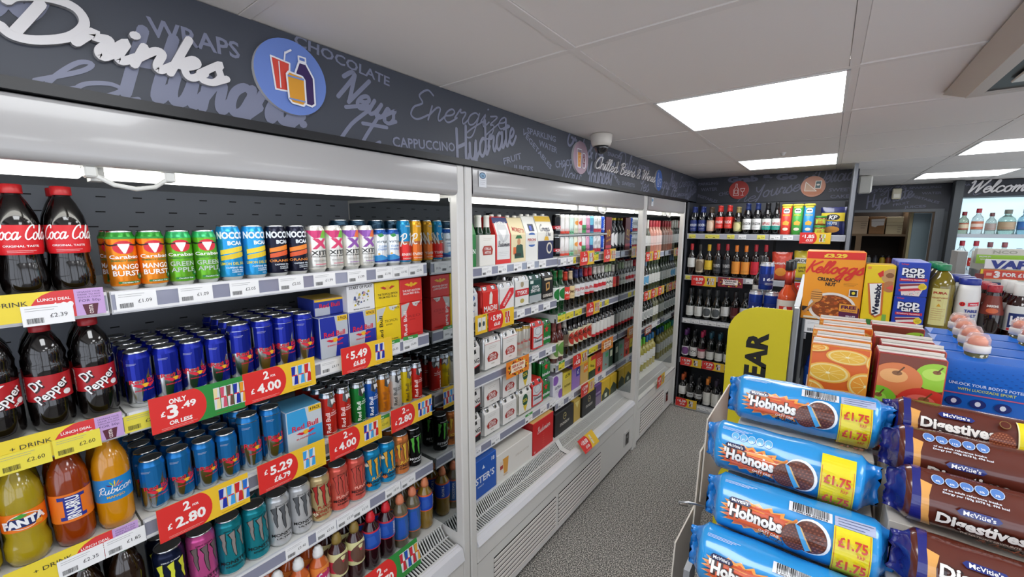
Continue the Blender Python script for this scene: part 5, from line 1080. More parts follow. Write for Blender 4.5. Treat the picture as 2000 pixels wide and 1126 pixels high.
put(pack(.232, .255, .145, '17171a', d_str, side='0f0f12', topc='1c1c20', name='beer_case', cat='case'), 'black cider case on the deck, nearer one', (-1.342, 2.150, D), RZ, G5)
put(pack(.088, .25, .150, 'c8a84a', lambda p, w_, h: p.poly([(-.03, h*.9), (.0, h*.6), (.03, h*.9)], 'e8d88a'), side='a88a34', topc='b89a44', name='beer_case', cat='case'), 'crinkled gold wrapped case between the two black cases', (-1.342, 2.318, D), RZ, G5)
put(pack(.205, .27, .150, '17171a', d_str, side='0f0f12', topc='1c1c20', name='beer_case', cat='case'), 'black cider case on the deck, farther one', (-1.342, 2.472, D), RZ, G5)
put(pack(.105, .25, .150, '5a3a7c', lambda p, w_, h: (p.rect(-.05, 0, .05, h*.45, '8a7a94'), p.lay(), p.text('DARK', 0, h*.6, .014, 'd8c8e4', w=.08)), side='3a2454', topc='6a4a8c', name='beer_case', cat='case'), 'purple cider case on the deck', (-1.342, 2.634, D), RZ, G5)
put(pack(.14, .25, .150, 'e0b81c', lambda p, w_, h: (p.poly([(-.07, 0), (.07, 0), (.07, h*.3), (0, h*.6), (-.07, h*.3)], '2a3a1c'), p.lay(), p.rect(-.02, h*.1, .02, h*.3, 'dfe6c8')), side='c8a014', topc='d8b02a', name='beer_case', cat='case'), 'yellow cider case on the deck, nearer one', (-1.342, 2.764, D), RZ, G5)
put(pack(.12, .25, .150, 'e0b81c', lambda p, w_, h: (p.poly([(-.07, 0), (.07, 0), (.07, h*.3), (0, h*.6), (-.07, h*.3)], '2a3a1c'),), side='c8a014', topc='d8b02a', name='beer_case', cat='case'), 'yellow cider case on the deck, farther one by the mirror', (-1.342, 2.901, D), RZ, G5)
# cards and tickets
def festival(word, sub, w_=.195, h=.087, col='e8862a', in_='f2e4c8'):
    t = tag(empty('promotion_card'), cat='promotion card'); B().box(-w_/2, w_/2, -.001, 0, -h/2, h/2, ink(col)).build('card', t)
    p = Print(front(-.001), step=.0002, d0=.0003); rr = random.Random(3)
    for k in range(34): a = 2*pi*k/34; p.disc(.075*cos(a)*rr.uniform(.9, 1.15), .034*sin(a)*rr.uniform(.9, 1.1), .006, .005, ('2a1a14', 'e8d43a', 'c8362c', '2a1a14')[k % 4], 6)
    p.lay(); p.poly([(-.06, -.022), (.06, -.02), (.062, .022), (-.058, .024)], in_); p.lay(); p.text(word, 0, .010, .014, 'b83a1c' if in_ != 'f0e4e0' else '2a1418', w=.10, bold=.04); p.text(sub, 0, -.010, .011, 'b83a1c' if in_ != 'f0e4e0' else '2a1418', w=.075, bold=.04); p.build('card_print', t); return t
promo(promo_proto(was('5.99', '£6.65'), pics=('c82c28', 'c82c28')), 1.510, 1.311, 'red and yellow £5.99 card under the red can pack', x=-1.208)
t_ = promo_proto([], pics=()); bpy.data.objects.remove([c for c in t_.children if c.name.startswith('card_print')][0]); c_ = t_.children[0]; c_.scale.x = .42; p = Print(front(-.001), d0=.0003); p.rect(-.025, -.03, .0, .03, 'e2e2de'); p.rect(.003, -.03, .028, .03, 'e2e2de'); p.lay(); p.disc(-.012, 0, .008, .012, '3a4a4a', 10); p.disc(.015, 0, .008, .012, '3a4a4a', 10); p.text('NEW', .02, .036, .006, '3f9a44'); p.build('card_print', t_)
promo(t_, 1.366, 1.311, 'yellow half card with two white packs beside the pillar', x=-1.2095)
fe = festival('BEER & CIDER', 'FESTIVAL'); promo(fe, 1.643, 1.036, 'orange beer and cider festival card under the white can packs', x=-1.208); promo(fe, 2.741, .896, 'orange beer and cider festival card on the far bottle shelf', x=-1.208)
p500 = promo_proto(for2('5.00'), pics=('6ab4cc', 'dcdcda', 'c83a2c')); p450 = promo_proto(for2('4.50'), pics=('6a3a20', 'c8962a', 'c84a2c', 'e0d0a0'))
promo(p500, 2.386, 1.547, 'red and yellow 2 for £5.00 card under the slim cans', x=-1.208)
promo(p450, 2.728, 1.545, 'red and yellow 2 for £4.50 card under the top shelf, by the mirror', x=-1.208); promo(p450, 2.491, 1.205, 'red and yellow 2 for £4.50 card on the second bottle shelf', x=-1.208); promo(p450, 2.325, .894, 'red and yellow 2 for £4.50 card on the third bottle shelf', x=-1.208)
promo(promo_proto(was('5.99', '£6.65'), pics=('d8b46a', 'c84a2c', 'd8b46a')), 2.445, .662, 'red and yellow £5.99 card above the black cider cases', x=-1.208)
a = promo_proto(was('10.00', '£11.50'), w_=.19, h=.085, pics=('e0d8a0',)); put(a, 'red and yellow £10.00 card leaning out over the front grille', (-1.066, 2.19, .430), RZ, rx=-.75, ry=0)
for k, (y, z) in enumerate(((1.434, 1.543), (1.549, 1.543), (1.674, 1.543), (1.788, 1.543), (1.901, 1.543))): ticket('£7.25', y, z, f'white ticket on the top beer shelf, {ORD[k]} from the left')
for k, (y, z) in enumerate(((2.13, 1.539), (2.21, 1.539))): ticket('£2.60', y, z, f'white ticket under the slim cans, {ORD[k]} from the left')
ticket('£3.00', 2.265, 1.539, 'small yellow ticket left of the £5.00 card', col='e8d83a', w_=.03); ticket('£3.00', 2.55, 1.539, 'yellow ticket between the £5.00 and £4.50 cards', col='e8d83a', w_=.10, top=1)
for k, y in enumerate((1.70, 1.83, 1.95)): ticket('£6.50', y, 1.300, f'white ticket on the second beer shelf, {ORD[k]} from the left')
for k, y in enumerate((2.12, 2.22, 2.33)): ticket('£2.50', y, 1.201, f'yellow ticket on the second bottle shelf, {ORD[k]} from the left', col='e8d83a', w_=.092, top=1 if k == 0 else None)
for k, y in enumerate((2.64, 2.76)): ticket('£2.50', y, 1.201, f'yellow ticket right of the £4.50 card, {ORD[k]} one', col='e8d83a')
for k, y in enumerate((1.84, 1.98)): ticket('£6.50', y, 1.029, f'white ticket on the third beer shelf, {ORD[k]} from the left')
for k, y in enumerate((2.13, 2.53, 2.60)): ticket('£2.50', y, .897, f'yellow ticket on the third bottle shelf, {ORD[k]} from the left', col='e8d83a', top=1 if k == 0 else None)
for k, y in enumerate((1.345, 1.49, 1.78, 1.93, 2.03)): ticket('£6.75', y, .690, f'white ticket on the fourth beer shelf, {ORD[k]} from the left', top=1 if k == 2 else None)
for k, y in enumerate((2.13, 2.26, 2.62, 2.75)): ticket('£5.79', y, .651, f'white ticket above the cider cases, {ORD[k]} from the left')

# ------------------------------------------------------------------ far fridge: wines
FF = 'far fridge'
def ws(nm, ys, z, deep=2, place='', cx_=-1.25, **k): stock(wine(**k), nm, place, ys, z, xf=cx_, r=k.get('r', .036), deep=deep, pitch=.08)
ZA, ZB, ZC, ZD = 1.5105, 1.1655, .8455, .4205
pl = 'on the top shelf, far fridge'
ws('sparkling wine bottle with pink foil', (3.44,), ZA, place=pl, glass='3a3a28', caps='e0a8a4', lab='e8b0b4', h=.29, bord=False, capz=.62)
ws('dark sparkling wine bottle with silver foil', (3.52, 3.60), ZA, place=pl, glass='0e120c', caps='d0cec6', lab='e6e6e4', h=.295, bord=False, capz=.62)
ws('clear sparkling wine bottle with silver foil', (3.68,), ZA, place=pl, glass='6a6e60', caps='dcdad4', lab='dadad6', h=.29, bord=False, capz=.64)
ws('pink wine bottle with rose cap', (3.76, 3.84), ZA, place=pl, glass='d8907c', caps='c8404c', lab='eed2cc', h=.285)
ws('rose wine bottle with red cap', (3.92, 3.996), ZA, place=pl, glass='dca08c', caps='d8404a', lab='f0dcd6', h=.285)
pl = 'on the second shelf, far fridge'
ws('olive white wine bottle with white label', (3.44, 3.52), ZB, place=pl, glass='5a5c20', caps='8a9a3a', lab='e6e6e2', h=.285)
ws('dark wine bottle with blue and white label', (3.60, 3.68), ZB, place=pl, glass='10140c', caps='8aa8c8', lab='e4e8ea', h=.285, disc='6ab0d8')
ws('green wine bottle with plain white label', (3.76, 3.84, 3.92, 3.996), ZB, place=pl, glass='3a4630', caps='4a5a3a', lab='dcdcd6', h=.285)
pl = 'on the third shelf, far fridge'
ws('dark green wine bottle with white picture label', (3.36, 3.44, 3.52, 3.60, 3.68, 3.76, 3.84), ZC, place=pl, glass='12180e', caps='1c241a', lab='e2e2de', wc='3a3a3a', h=.28, disc='b8bcb8')
ws('pale wine bottle with white label', (3.92, 3.996), ZC, place=pl, glass='6a6a48', caps='b8a878', lab='e0e0d8', h=.28)
pl = 'on the deck, far fridge'
ws('yellow green wine bottle with teal cap', (3.33, 3.41, 3.49), ZD, place=pl, glass='9a9a3c', caps='2a8a8c', lab='e6e6e2', h=.30)
ws('yellow green wine bottle with lime cap', (3.57, 3.65, 3.73), ZD, place=pl, glass='a8a248', caps='6ac83a', lab='e6e6e2', h=.30)
ws('golden wine bottle with blue cap', (3.81, 3.89, 3.97), ZD, place=pl, glass='b0a458', caps='2a6a9c', lab='e2e2da', h=.30)
pw = promo_proto(was('8.50', '£9.99'), w_=.18, h=.08, pics=('2a2a1c', 'dca08c')); pw2 = promo_proto(was('7.99', '£8.50'), w_=.18, h=.08, pics=('2a2a1c', 'e6e6e2'))
promo(pw, 3.55, 1.488, 'small red and yellow card on the top wine shelf, left one', x=-1.208); promo(pw2, 3.74, 1.488, 'small red and yellow card on the top wine shelf, right one', x=-1.208)
for k in range(3): promo(pw if k % 2 else pw2, 3.55+.185*k, 1.148, f'red and yellow card on the second wine shelf, {ORD[k]} from the left', x=-1.208)
promo(festival('WINE', 'FESTIVAL', .175, .072, '8a2434', 'f0e4e0'), 3.61, .825, 'dark red wine festival card on the third shelf, far fridge', x=-1.208)
promo(promo_proto(was('6.39', '£7.50'), w_=.20, h=.10, pics=('9a9a3c', '2a2a1c')), 3.58, .40, 'red and yellow card hanging over the far fridge grille', x=-1.062)
for k in range(3): ticket('£8.50', 3.75+.075*k, .824, f'white ticket on the third wine shelf, {ORD[k]} from the left')

# ------------------------------------------------------------------ back shelving unit with beers, wines and snacks
BU = tag(empty('shelving_unit', (-.46, 4.3, 0)), 'dark grey shelving unit against the back wall full of bottles and snacks', 'shelving unit')
def bup(b, n, p=BU):
    o = b.build(n, p)
    if p is BU: o.location = (.46, -4.3, 0)
    return o
bup(B().cbox(-1.068, -1.050, 4.095, 4.515, 0, 1.965, mat('3a3d45', .45), .003), 'side_panel'); bup(B().cbox(.112, .135, 4.06, 4.515, 0, 2.205, mat('7d8086', .4), .003), 'side_panel')
bup(B().box(-1.050, .112, 4.505, 4.515, 0, 1.96, mat('54565c', .5)), 'back_panel')
for x in (-1.045, -.392, .09): bup(B().box(x, x+.02, 4.49, 4.505, .05, 1.95, mat('17181b', .5)), 'upright')
bup(B().cbox(-1.045, .108, 4.03, 4.5, .0, .045, mat('8a8c90', .4), .004), 'base_shelf')
bup(B().box(-1.045, .108, 4.026, 4.030, .005, .07, mat('b8babe', .35)), 'base_rail')
for z in (1.675, 1.292, .878, .484):
    for x0, x1 in ((-1.045, -.394), (-.390, .108)):
        s_ = bup(B().box(x0, x1, 4.085, 4.5, z-.02, z, mat('4c4e54', .4)), 'shelf')
        B().box(x0, x1, 4.078, 4.085, z-.045, z+.002, mat('c4c6ca', .3)).add([(x0, 4.0779, z-.04), (x1, 4.0779, z-.04), (x1, 4.0779, z-.004), (x0, 4.0779, z-.004)], [(0, 1, 2, 3)], mat('a8aab2', .2)).build('price_rail', s_)
def bk(protos, z, place, y0=4.088, deep=2):
    for proto, nm, xs, r in protos:
        n = len(xs)
        for d in range(deep):
            for i, x in enumerate(xs):
                lab = shelf_label(nm, place, i, n, d)
                put(proto, lab, (x, y0+r+.004+d*(2*r+.006), z+.0003), JR.uniform(-.15, .15), f'{nm} {place}')
pl = 'on the top back shelf'
bk([(beer('0c1018', '23357a', '1c2f74', 'dfe4ec', 'MOON', h=.245, r=.031, lz=(.1, .5)), 'dark bottle with blue label', (-1.006, -.934), .031), (beer('140c08', '4a3a2a', 'c8a488', '3a5a8a', '', h=.24, r=.031, lz=(.1, .5), disc='e0c8b0'), 'dark bottle with tan oval label', (-.862,), .031),
 (beer('140a08', 'c8302a', 'd8382c', 'f0e4e0', 'PRIDE', h=.25, r=.032, lz=(.2, .6)), 'dark bottle with bright red label', (-.790, -.716), .032), (beer('120e08', '8a7a4a', '8a8a58', '2a4a2a', '', h=.235, r=.031, lz=(.1, .45), disc='d0c890'), 'dark bottle with green oval label', (-.644,), .031),
 (beer('0c0c0c', '1a2a5c', 'e2e2e0', '1a1a1a', 'KINGDOM', h=.262, r=.033, lz=(.15, .5)), 'dark bottle with white drawing label', (-.572, -.498), .033), (beer('0c0c0c', '101012', 'dfe2dc', 'b83a44', 'SHIPYARD', h=.262, r=.033, lz=(.15, .5), band=('2a9a8c', 0, .35)), 'dark bottle with white and teal label', (-.424,), .033)], 1.676, pl)
o = beer('0c0c0c', '101012', 'dfe2dc', 'b83a44', 'SHIPYARD', h=.262, r=.030, lz=(.15, .5), band=('2a9a8c', 0, .35)); put(o, 'dark bottle with teal and white label beside the red crisp tube', (-.358+.002, 4.125, 1.6763), 0)
def tube(col, nm, x):
    t = tag(empty('crisp_tube'), cat='crisp tube', group='crisp tubes on the top back shelf'); B().lathe([(.035, 0), (.0365, .004), (.0365, .23)], ink(col), 22).build('body', t); B().lathe([(.0375, .228), (.0375, .243), (.034, .246), (0, .246)], mat('e2d24a', .35), 20).build('lid', t)
    p = Print(cyl(.0365), .011, step=.0003); p.poly([(-.02, .175), (.02, .175), (.024, .195), (.012, .21), (-.012, .21), (-.024, .195)], 'f2f2f2'); p.lay(); p.disc(-.008, .192, .010, .004, '1a1a1a', 10); p.disc(.008, .192, .010, .004, '1a1a1a', 10); p.text('PRINGLES', 0, .158, .014, 'e8d83a', w=.05); p.poly([(-.02, .08), (.018, .075), (.024, .1), (.0, .115), (-.022, .1)], 'e8b44a'); p.disc(.0, .045, .02, .012, 'e8e0c8', 12); p.rect(-.03, .215, .03, .228, 'e2d24a'); p.build('label_print', t)
    put(t, nm, (x, 4.132, 1.6763), 0)
tube('d8392c', 'red crisp tube on the top back shelf', -.287); tube('3f9a3c', 'green crisp tube between the red and blue ones', -.211); tube('2a86cc', 'blue crisp tube on the top back shelf', -.135)
dj = None
for k, (z, nm) in enumerate(((1.6763, 'lower glass dip jar with green lid beside the blue tube'), (1.7513, 'upper glass dip jar with green lid beside the blue tube'))):
    if dj is None:
        dj = tag(empty('dip_jar'), cat='jar', group='dip jars'); B().lathe([(.034, 0), (.038, .004), (.038, .054), (.034, .062)], liq('8a5a24'), 20).build('body', dj); B().lathe([(.037, .058), (.037, .073), (.034, .0745), (0, .0745)], mat('4a9a3c', .35), 20).build('lid', dj)
        p = Print(cyl(.038), .011); p.rect(-.035, .012, .035, .048, 'b8c83c'); p.lay(); p.text('DIP', 0, .032, .012, 'c8342a', w=.03); p.rect(-.02, .015, .02, .022, 'c8342a'); p.build('label_print', dj)
    put(dj, nm, (-.057, 4.135, z), 0)
def bag(w_, h, col, draw, name='crisp_bag', d=.05):
    "pillow bag with crimped top and bottom"
    t = tag(empty(name), cat='bag'); b = B(); nu, nv = 9, 11; m = mat(col, .25, coat=.5, bump=.4, bs=25.); rr = random.Random(int(w_*1e4)+int(h*1e3)); V = []
    wr = [[rr.uniform(-.002, .002) for _ in range(nv+1)] for _ in range(nu+1)]
    def th(u, v): return .0012+d*.5*max(0, 1-abs(2*u-1)**2.4)**.6*max(0, 1-abs(2*v-1)**3)**.6
    for s_ in (-1, 1):
        for j in range(nv+1):
            for i in range(nu+1):
                u, v = i/nu, j/nv; k = 1-.06*sin(pi*v)
                V.append(((u-.5)*w_*k, s_*(th(u, v)+wr[i][j]*(0 < j < nv)*(0 < i < nu)), v*h+(.003*(i % 2) if j in (0, nv) else 0)))
    n = (nu+1)*(nv+1); F = []
    for s_ in (0, 1):
        for j in range(nv):
            for i in range(nu): q = (s_*n+j*(nu+1)+i, s_*n+j*(nu+1)+i+1, s_*n+(j+1)*(nu+1)+i+1, s_*n+(j+1)*(nu+1)+i); F.append(q if s_ == 0 else q[::-1])
    for j in range(nv):
        for i in (0, nu): a = j*(nu+1)+i; F.append((a, a+nu+1, a+nu+1+n, a+n))
    b.add(V, F, m, True).build('film', t)
    fn = lambda u, v, dd: (u, -(th(min(max(u/w_+.5, 0), 1), min(max(v/h, 0), 1))+.0022)-dd, v)
    p = Print(fn, w_/14, step=.0003); p.ink = lambda c: mat(c, .3, coat=.3); p.clip = (-w_*.45, h*.04, w_*.45, h*.96)
    draw(p, w_, h); p.build('bag_print', t); return t
put(bag(.165, .215, '23285e', lambda p, w_, h: (p.rect(-w_/2, h*.5, w_/2, h*.8, 'e2c83a'), p.rect(-w_/2, h*.2, 0, h*.5, '2a7ac8'), p.lay(), p.disc(0, h*.64, .045, .025, '1a1a1a', 18), p.lay(), p.text('KP', 0, h*.64, .032, 'f2f2f2', w=.05, slant=.2), p.disc(.0, h*.2, .05, .025, 'd89a4a', 14), p.text('NUTS', 0, h*.42, .018, 'f2f2f2')), 'nut_bag'), 'navy and yellow nut bag at the right of the top back shelf', (.018, 4.185, 1.677), -.05, 'snack bags on the back shelves')
pl = 'on the second back shelf'
bk([(wine('120a0a', 'b8242c', 'dfe0dc', '1a1a1a', '', h=.29, r=.034, lz=(.25, .55)), 'dark wine with red cap, white label', (-1.004,), .034), (wine('14100c', '2a2824', 'c8bca4', '3a2a1c', '', h=.285, r=.034, lz=(.1, .52), disc='8a7a64'), 'dark wine with brown picture label', (-.930,), .034),
 (wine('181208', 'd8b02a', 'e0bc34', '3a2a10', '', h=.285, r=.034, lz=(.2, .5)), 'dark wine with yellow cap and label', (-.855,), .034), (wine('120a0a', 'a8202c', '2a2c30', 'c8c8c8', 'TRIVENTO', h=.295, r=.034, lz=(.1, .52)), 'dark wine with red cap, black label', (-.780, -.705), .034),
 (wine('181008', 'e07c2a', 'e8963c', '3a2210', '', h=.285, r=.034, lz=(.12, .5)), 'dark wine with orange cap and label', (-.630, -.556), .034), (wine('140a0a', 'a8202c', 'c82a3a', '2a0a10', '', h=.295, r=.034, lz=(.12, .5)), 'dark wine with red cap, red label', (-.482, -.428+.020-.0), .034)], 1.293, pl, deep=1)
put(bag(.145, .235, 'd84a34', lambda p, w_, h: (p.text('Butterkist', 0, h*.62, .022, 'f2e8e0', w=.12), p.disc(0, h*.3, .04, .035, 'e8963a', 14)), 'popcorn_bag', d=.045), 'red popcorn bag on the second back shelf', (-.292, 4.15, 1.294), 0, 'snack bags on the back shelves')
put(bag(.150, .250, 'e2cc3a', lambda p, w_, h: (p.rect(-w_/2, h*.6, w_/2, h*.78, 'e8e6da'), p.lay(), p.text('PROPER', 0, h*.69, .026, '1a1a1a', w=.13), p.rect(-.05, 0, .06, h*.12, '8a7a9a'), p.text('SWEET', 0, h*.46, .018, '1a1a1a', w=.07, rot=.1), p.text('SALTY', 0, h*.36, .018, '1a1a1a', w=.07, rot=.1)), 'popcorn_bag', d=.045), 'yellow popcorn bag beside the tall cereal box', (-.135, 4.16, 1.294), 0, 'snack bags on the back shelves')
pl = 'on the third back shelf'
bk([(wine('0e120c', '2a2c2e', 'dfe0dc', '5a5a5a', '', h=.285, r=.034, lz=(.1, .42), bord=False), 'dark wine with white scenic label', (-.990, -.915), .034), (wine('0e120c', '3a3c3e', 'e0e0dc', '1a1a1a', '', h=.285, r=.034, lz=(.1, .42), disc='5a5e60', bord=False), 'dark wine with bird label', (-.838, -.764), .034),
 (wine('0e100c', '1c1c22', 'dcdcda', '3a3a5a', '', h=.285, r=.034, lz=(.2, .5)), 'dark wine with narrow white label', (-.688,), .034), (wine('120a0a', '1c1416', '5a2024', 'd8c8c0', '', h=.285, r=.034, lz=(.15, .5)), 'dark wine with dark red label', (-.612,), .034), (wine('0e100c', '16161a', 'dcdcda', '3a3a3a', '', h=.285, r=.034), 'dark wine half hidden by the yellow sign', (-.536,), .034)], .879, pl)
pl = 'on the fourth back shelf'
bk([(wine('0e0c10', '5a2a6a', 'dcd8dc', '6a3a74', '', h=.275, r=.033, lz=(.1, .42), disc='7a4a84'), 'dark wine with purple cap', (-1.008,), .033), (wine('0e0c0c', '1c1c1e', 'e0deda', '3a3a3a', 'VX', h=.275, r=.033, lz=(.1, .42)), 'dark wine with black cap and pale label', (-.934,), .033), (wine('140a0e', 'b82a54', 'dcc8c4', '8a3a4a', '', h=.275, r=.033, lz=(.08, .4), band=('a8485a', .75, 1.)), 'dark wine with pink cap', (-.862,), .033),
 (wine('0c100e', '1c4a5c', 'd8d8d2', '2a2a2a', '', h=.275, r=.033, lz=(.08, .42), band=('1c1c1e', .8, 1.)), 'dark wine with teal cap', (-.786, -.712, -.638), .033), (wine('0c100e', '1c1c1e', 'd8d8d2', '2a2a2a', '', h=.275, r=.033), 'dark wine behind the yellow sign edge', (-.564,), .033)], .485, pl)
pl = 'on the lowest back shelf'
bk([(wine('140e0c', 'a8481c', 'dcdad4', '2a2a2a', '', h=.275, r=.033, lz=(.3, .6)), 'dark wine with rust cap', (-1.002,), .033), (wine('0c0c0c', '1a1a1c', 'c8c8c6', '1a1a1a', '19', h=.275, r=.033, lz=(.25, .42)), 'dark wine with small square label', (-.928, -.855), .033), (wine('140e0a', 'c8742a', 'e0ded6', '3a3a3a', '', h=.275, r=.033, lz=(.1, .55)), 'dark wine with orange cap, tall label', (-.780,), .033),
 (wine('0e0c10', '2a2030', 'e0ded6', '3a3a3a', '', h=.275, r=.033, lz=(.1, .55)), 'dark wine with dark cap, tall label', (-.706, -.632), .033)], .0455, pl, y0=4.05)
def bpromo(pr, x, z, lab, y=4.072): return put(pr, lab, (x, y, z), 0)
bpromo(promo_proto(was('1.85', '£3.25'), w_=.20, h=.088, pics=('8a5a24', 'b8c83c')), -.081, 1.652, 'red and yellow £1.85 card under the dip jars')
bpromo(promo_proto(was('8.99', '£10.50'), w_=.21, h=.092, pics=('4a3a2a', 'd8b02a', 'c8bca4')), -.875, 1.245, 'red and yellow £8.99 card on the second back shelf')
bpromo(festival('WINE', 'FESTIVAL', .20, .085, '8a2434', 'f0e4e0'), -.655, 1.250, 'dark red wine festival card on the second back shelf')
bpromo(promo_proto(was('1.65', '£2.49'), w_=.2, h=.09, pics=('e2cc3a',)), -.08, 1.245, 'red price card under the yellow popcorn bag')
bpromo(promo_proto(was('5.99', '£7.00'), w_=.19, h=.08, pics=('2a2a1c', 'dcd8dc')), -.938, .455, 'red and yellow £5.99 card at the left of the back unit')
bpromo(promo_proto(was('7.79', '£9.00'), w_=.19, h=.08, pics=('2a2a1c', 'dcd8dc')), -.742, .455, 'red and yellow £7.79 card on the fourth back shelf')
bpromo(promo_proto(was('6.39', '£7.40'), w_=.19, h=.085, pics=('140e0c', 'dcdad4')), -.945, .060, 'red and yellow £6.39 card on the base of the back unit', y=4.02)
for k, x in enumerate((-1.0, -.86, -.80, -.68, -.59, -.45)): ticket('£2.30', 4.0765, 1.653, f'{"white" if k == 4 else "yellow"} ticket on the top back shelf, {ORD[k]} from the left', x=x, rz=0, col='f2f2f2' if k == 4 else 'e4dc5a', h=.034, w_=.058)
for k, x in enumerate((-.35, -.26)): ticket('£1.85', 4.0765, 1.653, f'white ticket under the crisp tubes, {("left", "right")[k]} one', x=x, rz=0, h=.034, w_=.07)
for k in range(6): ticket('£7.50', 4.0765, .856, f'white ticket on the third back shelf, {ORD[k]} from the left', x=-1.0+.075*k, rz=0, h=.034, w_=.07)
ticket('£8.50', 4.0765, 1.270, 'yellow ticket left of the £8.99 card', x=-1.015, rz=0, col='e4dc5a', h=.034, w_=.04); ticket('£8.50', 4.0765, 1.270, 'white ticket right of the wine festival card', x=-.50, rz=0, h=.034, w_=.07)
for k in range(4): ticket('£6.00', 4.0255, .042, f'white ticket on the base shelf, {ORD[k]} from the left', x=-.81+.075*k, rz=0, h=.034, w_=.07)

# ------------------------------------------------------------------ store room doorway and spirits wall
DG = mat('44484c', .5)
b = B().box(.16, 1.06, 6.6, 6.68, 1.905, CZ-.002, mat('34353d', .5)); b.box(.98, 1.06, 6.6, 6.68, 0, 1.905, DG); fw_ = struct('wall_doorway', b)
p = Print(front(6.6), d0=.001); p.clip = (.17, 1.93, .98, CZ-.004)
p.script('Energize', .44, 2.16, .04, FW2, .12, w=.42, rot=.1); p.script('Hydrate', .52, 2.045, .07, FW2, .16, w=.42, rot=.3); p.text('SPARKLING', .82, 2.175, .026, FW2, w=.26); p.text('WATER', .88, 2.11, .026, FW2, w=.16); p.text('VEGETABLES', .82, 2.05, .026, FW2, w=.28, rot=-.35); p.text('FRUIT', .64, 2.0, .028, FW2, w=.14, rot=.2); p.text('JUICES', .76, 1.965, .028, FW2, w=.18, rot=.05); p.build('lettering', fw_)
b = B().box(.17, 1.0, 6.585, 6.6, 1.905, 1.935, mat('5a5e62', .4)); b.box(.93, 1.0, 6.585, 6.6, 0, 1.905, mat('5a5e62', .4)); b.box(.16, .19, 6.585, 6.6, 0, 1.905, mat('5a5e62', .4)); struct('trim_door_frame', b)
t = tag(empty('motion_sensor', (.585, 6.56, 2.12)), 'cream motion sensor hanging on the board above the doorway', 'sensor'); B().cbox(-.04, .04, -.03, .03, -.07, .05, mat('d6cfb4', .4), .008).build('housing', t); B().cbox(-.028, .028, -.036, -.029, -.055, -.01, mat('e8e4d4', .3), .003).build('lens', t)
t = tag(empty('wall_speaker', (.235, 5.2, 2.16)), 'small cream wall speaker under the ceiling beside the grey post', 'speaker'); B().cbox(-.05, .05, -.05, .05, -.11, .05, mat('d8d6cc', .4), .012).build('housing', t)
for z_ in (0,): B().lathe([(.03, -.03), (.03, -.028), (0, -.028)], mat('8a8a84', .5), 16).build('grille', t)
SR = mat('7a6248', .7)
struct('wall_store_room', B().box(-.1, 2.2, 8.3, 8.4, 0, 2.3, mat('4a3d30', .8)).box(-.1, 0, 6.68, 8.3, 0, 2.3, mat('4a3d30', .8)))
t = tag(empty('store_shelf', (.5, 7.45, 0)), 'brown wooden store room shelf holding cardboard boxes', 'shelf')
B().box(-.4, .28, -.25, .25, 1.615, 1.64, SR).build('shelf_board', t)
for x in (-.17,): B().box(x-.03, x+.03, -.25, -.2, 0, 1.615, SR).build('post', t)
B().box(.28, .33, -.25, .25, 0, 1.95, SR).build('side_board', t); B().box(-.4, .28, .25, .27, .0, 1.95, mat('2a2018', .8)).build('back_board', t); B().box(-.4, .28, -.2, .25, 1.15, 1.17, SR).build('shelf_board', t)
for k, (x0, x1, h, col, nm) in enumerate(((.17, .405, .23, 'b09a80', 'crumpled brown cardboard box on the store room shelf'), (.42, .575, .225, '8a6440', 'torn cardboard box with white label on the store room shelf'), (.585, .745, .15, 'b8a888', 'square tan cardboard box at right of the store room shelf'))):
    t = tag(empty('cardboard_box', ((x0+x1)/2, 7.36, 1.6405)), nm, 'box', 'store room boxes'); a = (x1-x0)/2
    B().cbox(-a, a, -.14, .14, 0, h, mat(col, .8, bump=.4, bs=30), .004).build('carton', t); B().box(-a-.001, a+.001, -.141, .141, h*.72, h*.72+.004, mat('6a5440', .8)).build('flap_edge', t)
    p = Print(front(-.14), d0=.001); (p.poly([(-a*.8, h*.85), (a*.9, h*.88), (a*.85, h*.5), (a*.1, h*.48), (-a*.2, h*.4), (-a*.7, h*.45)], 'c4bcb4') if k == 1 else p.lines(a*.4, a*.9, h*.6, 3, .03, '6a5a48', .006)); p.build('sticker', t)
t = tag(empty('cardboard_box', (.665, 7.36, 1.791)), 'flat tan cardboard box stacked on the square one', 'box', 'store room boxes'); B().cbox(-.08, .08, -.14, .14, 0, .07, mat('b8a888', .8), .004).build('carton', t)
for k, (x, c) in enumerate(((.40, '8a7a2a'), (.46, '9a9a94'), (.53, '3a3a44'), (.60, 'c8a82a'), (.66, '8a3a2a'))):
    o = bottle([(.028, 0), (.03, .005), (.03, .14), (.02, .16), (.018, .17)], mat(c, .4), (.02, .165, .19, '2a2a2c'), None, None, 12, 'cleaning_bottle'); put(o, f'{("olive", "grey", "dark", "yellow", "rust")[k]} cleaning bottle on the lower store room shelf', (x, 7.33, 1.1705), 0, 'cleaning bottles in the store room')
struct('door_1', B().cbox(.80, .96, 6.95, 6.99, 0, 1.90, mat('7d9096', .5), .004)); struct('trim_door_edge', B().box(.775, .80, 6.95, 7.0, 0, 1.90, mat('a89c74', .6)))
struct('trim_post_spirits', B().cbox(1.005, 1.075, 6.28, 6.42, 0, CZ-.002, mat('34393c', .45), .004))
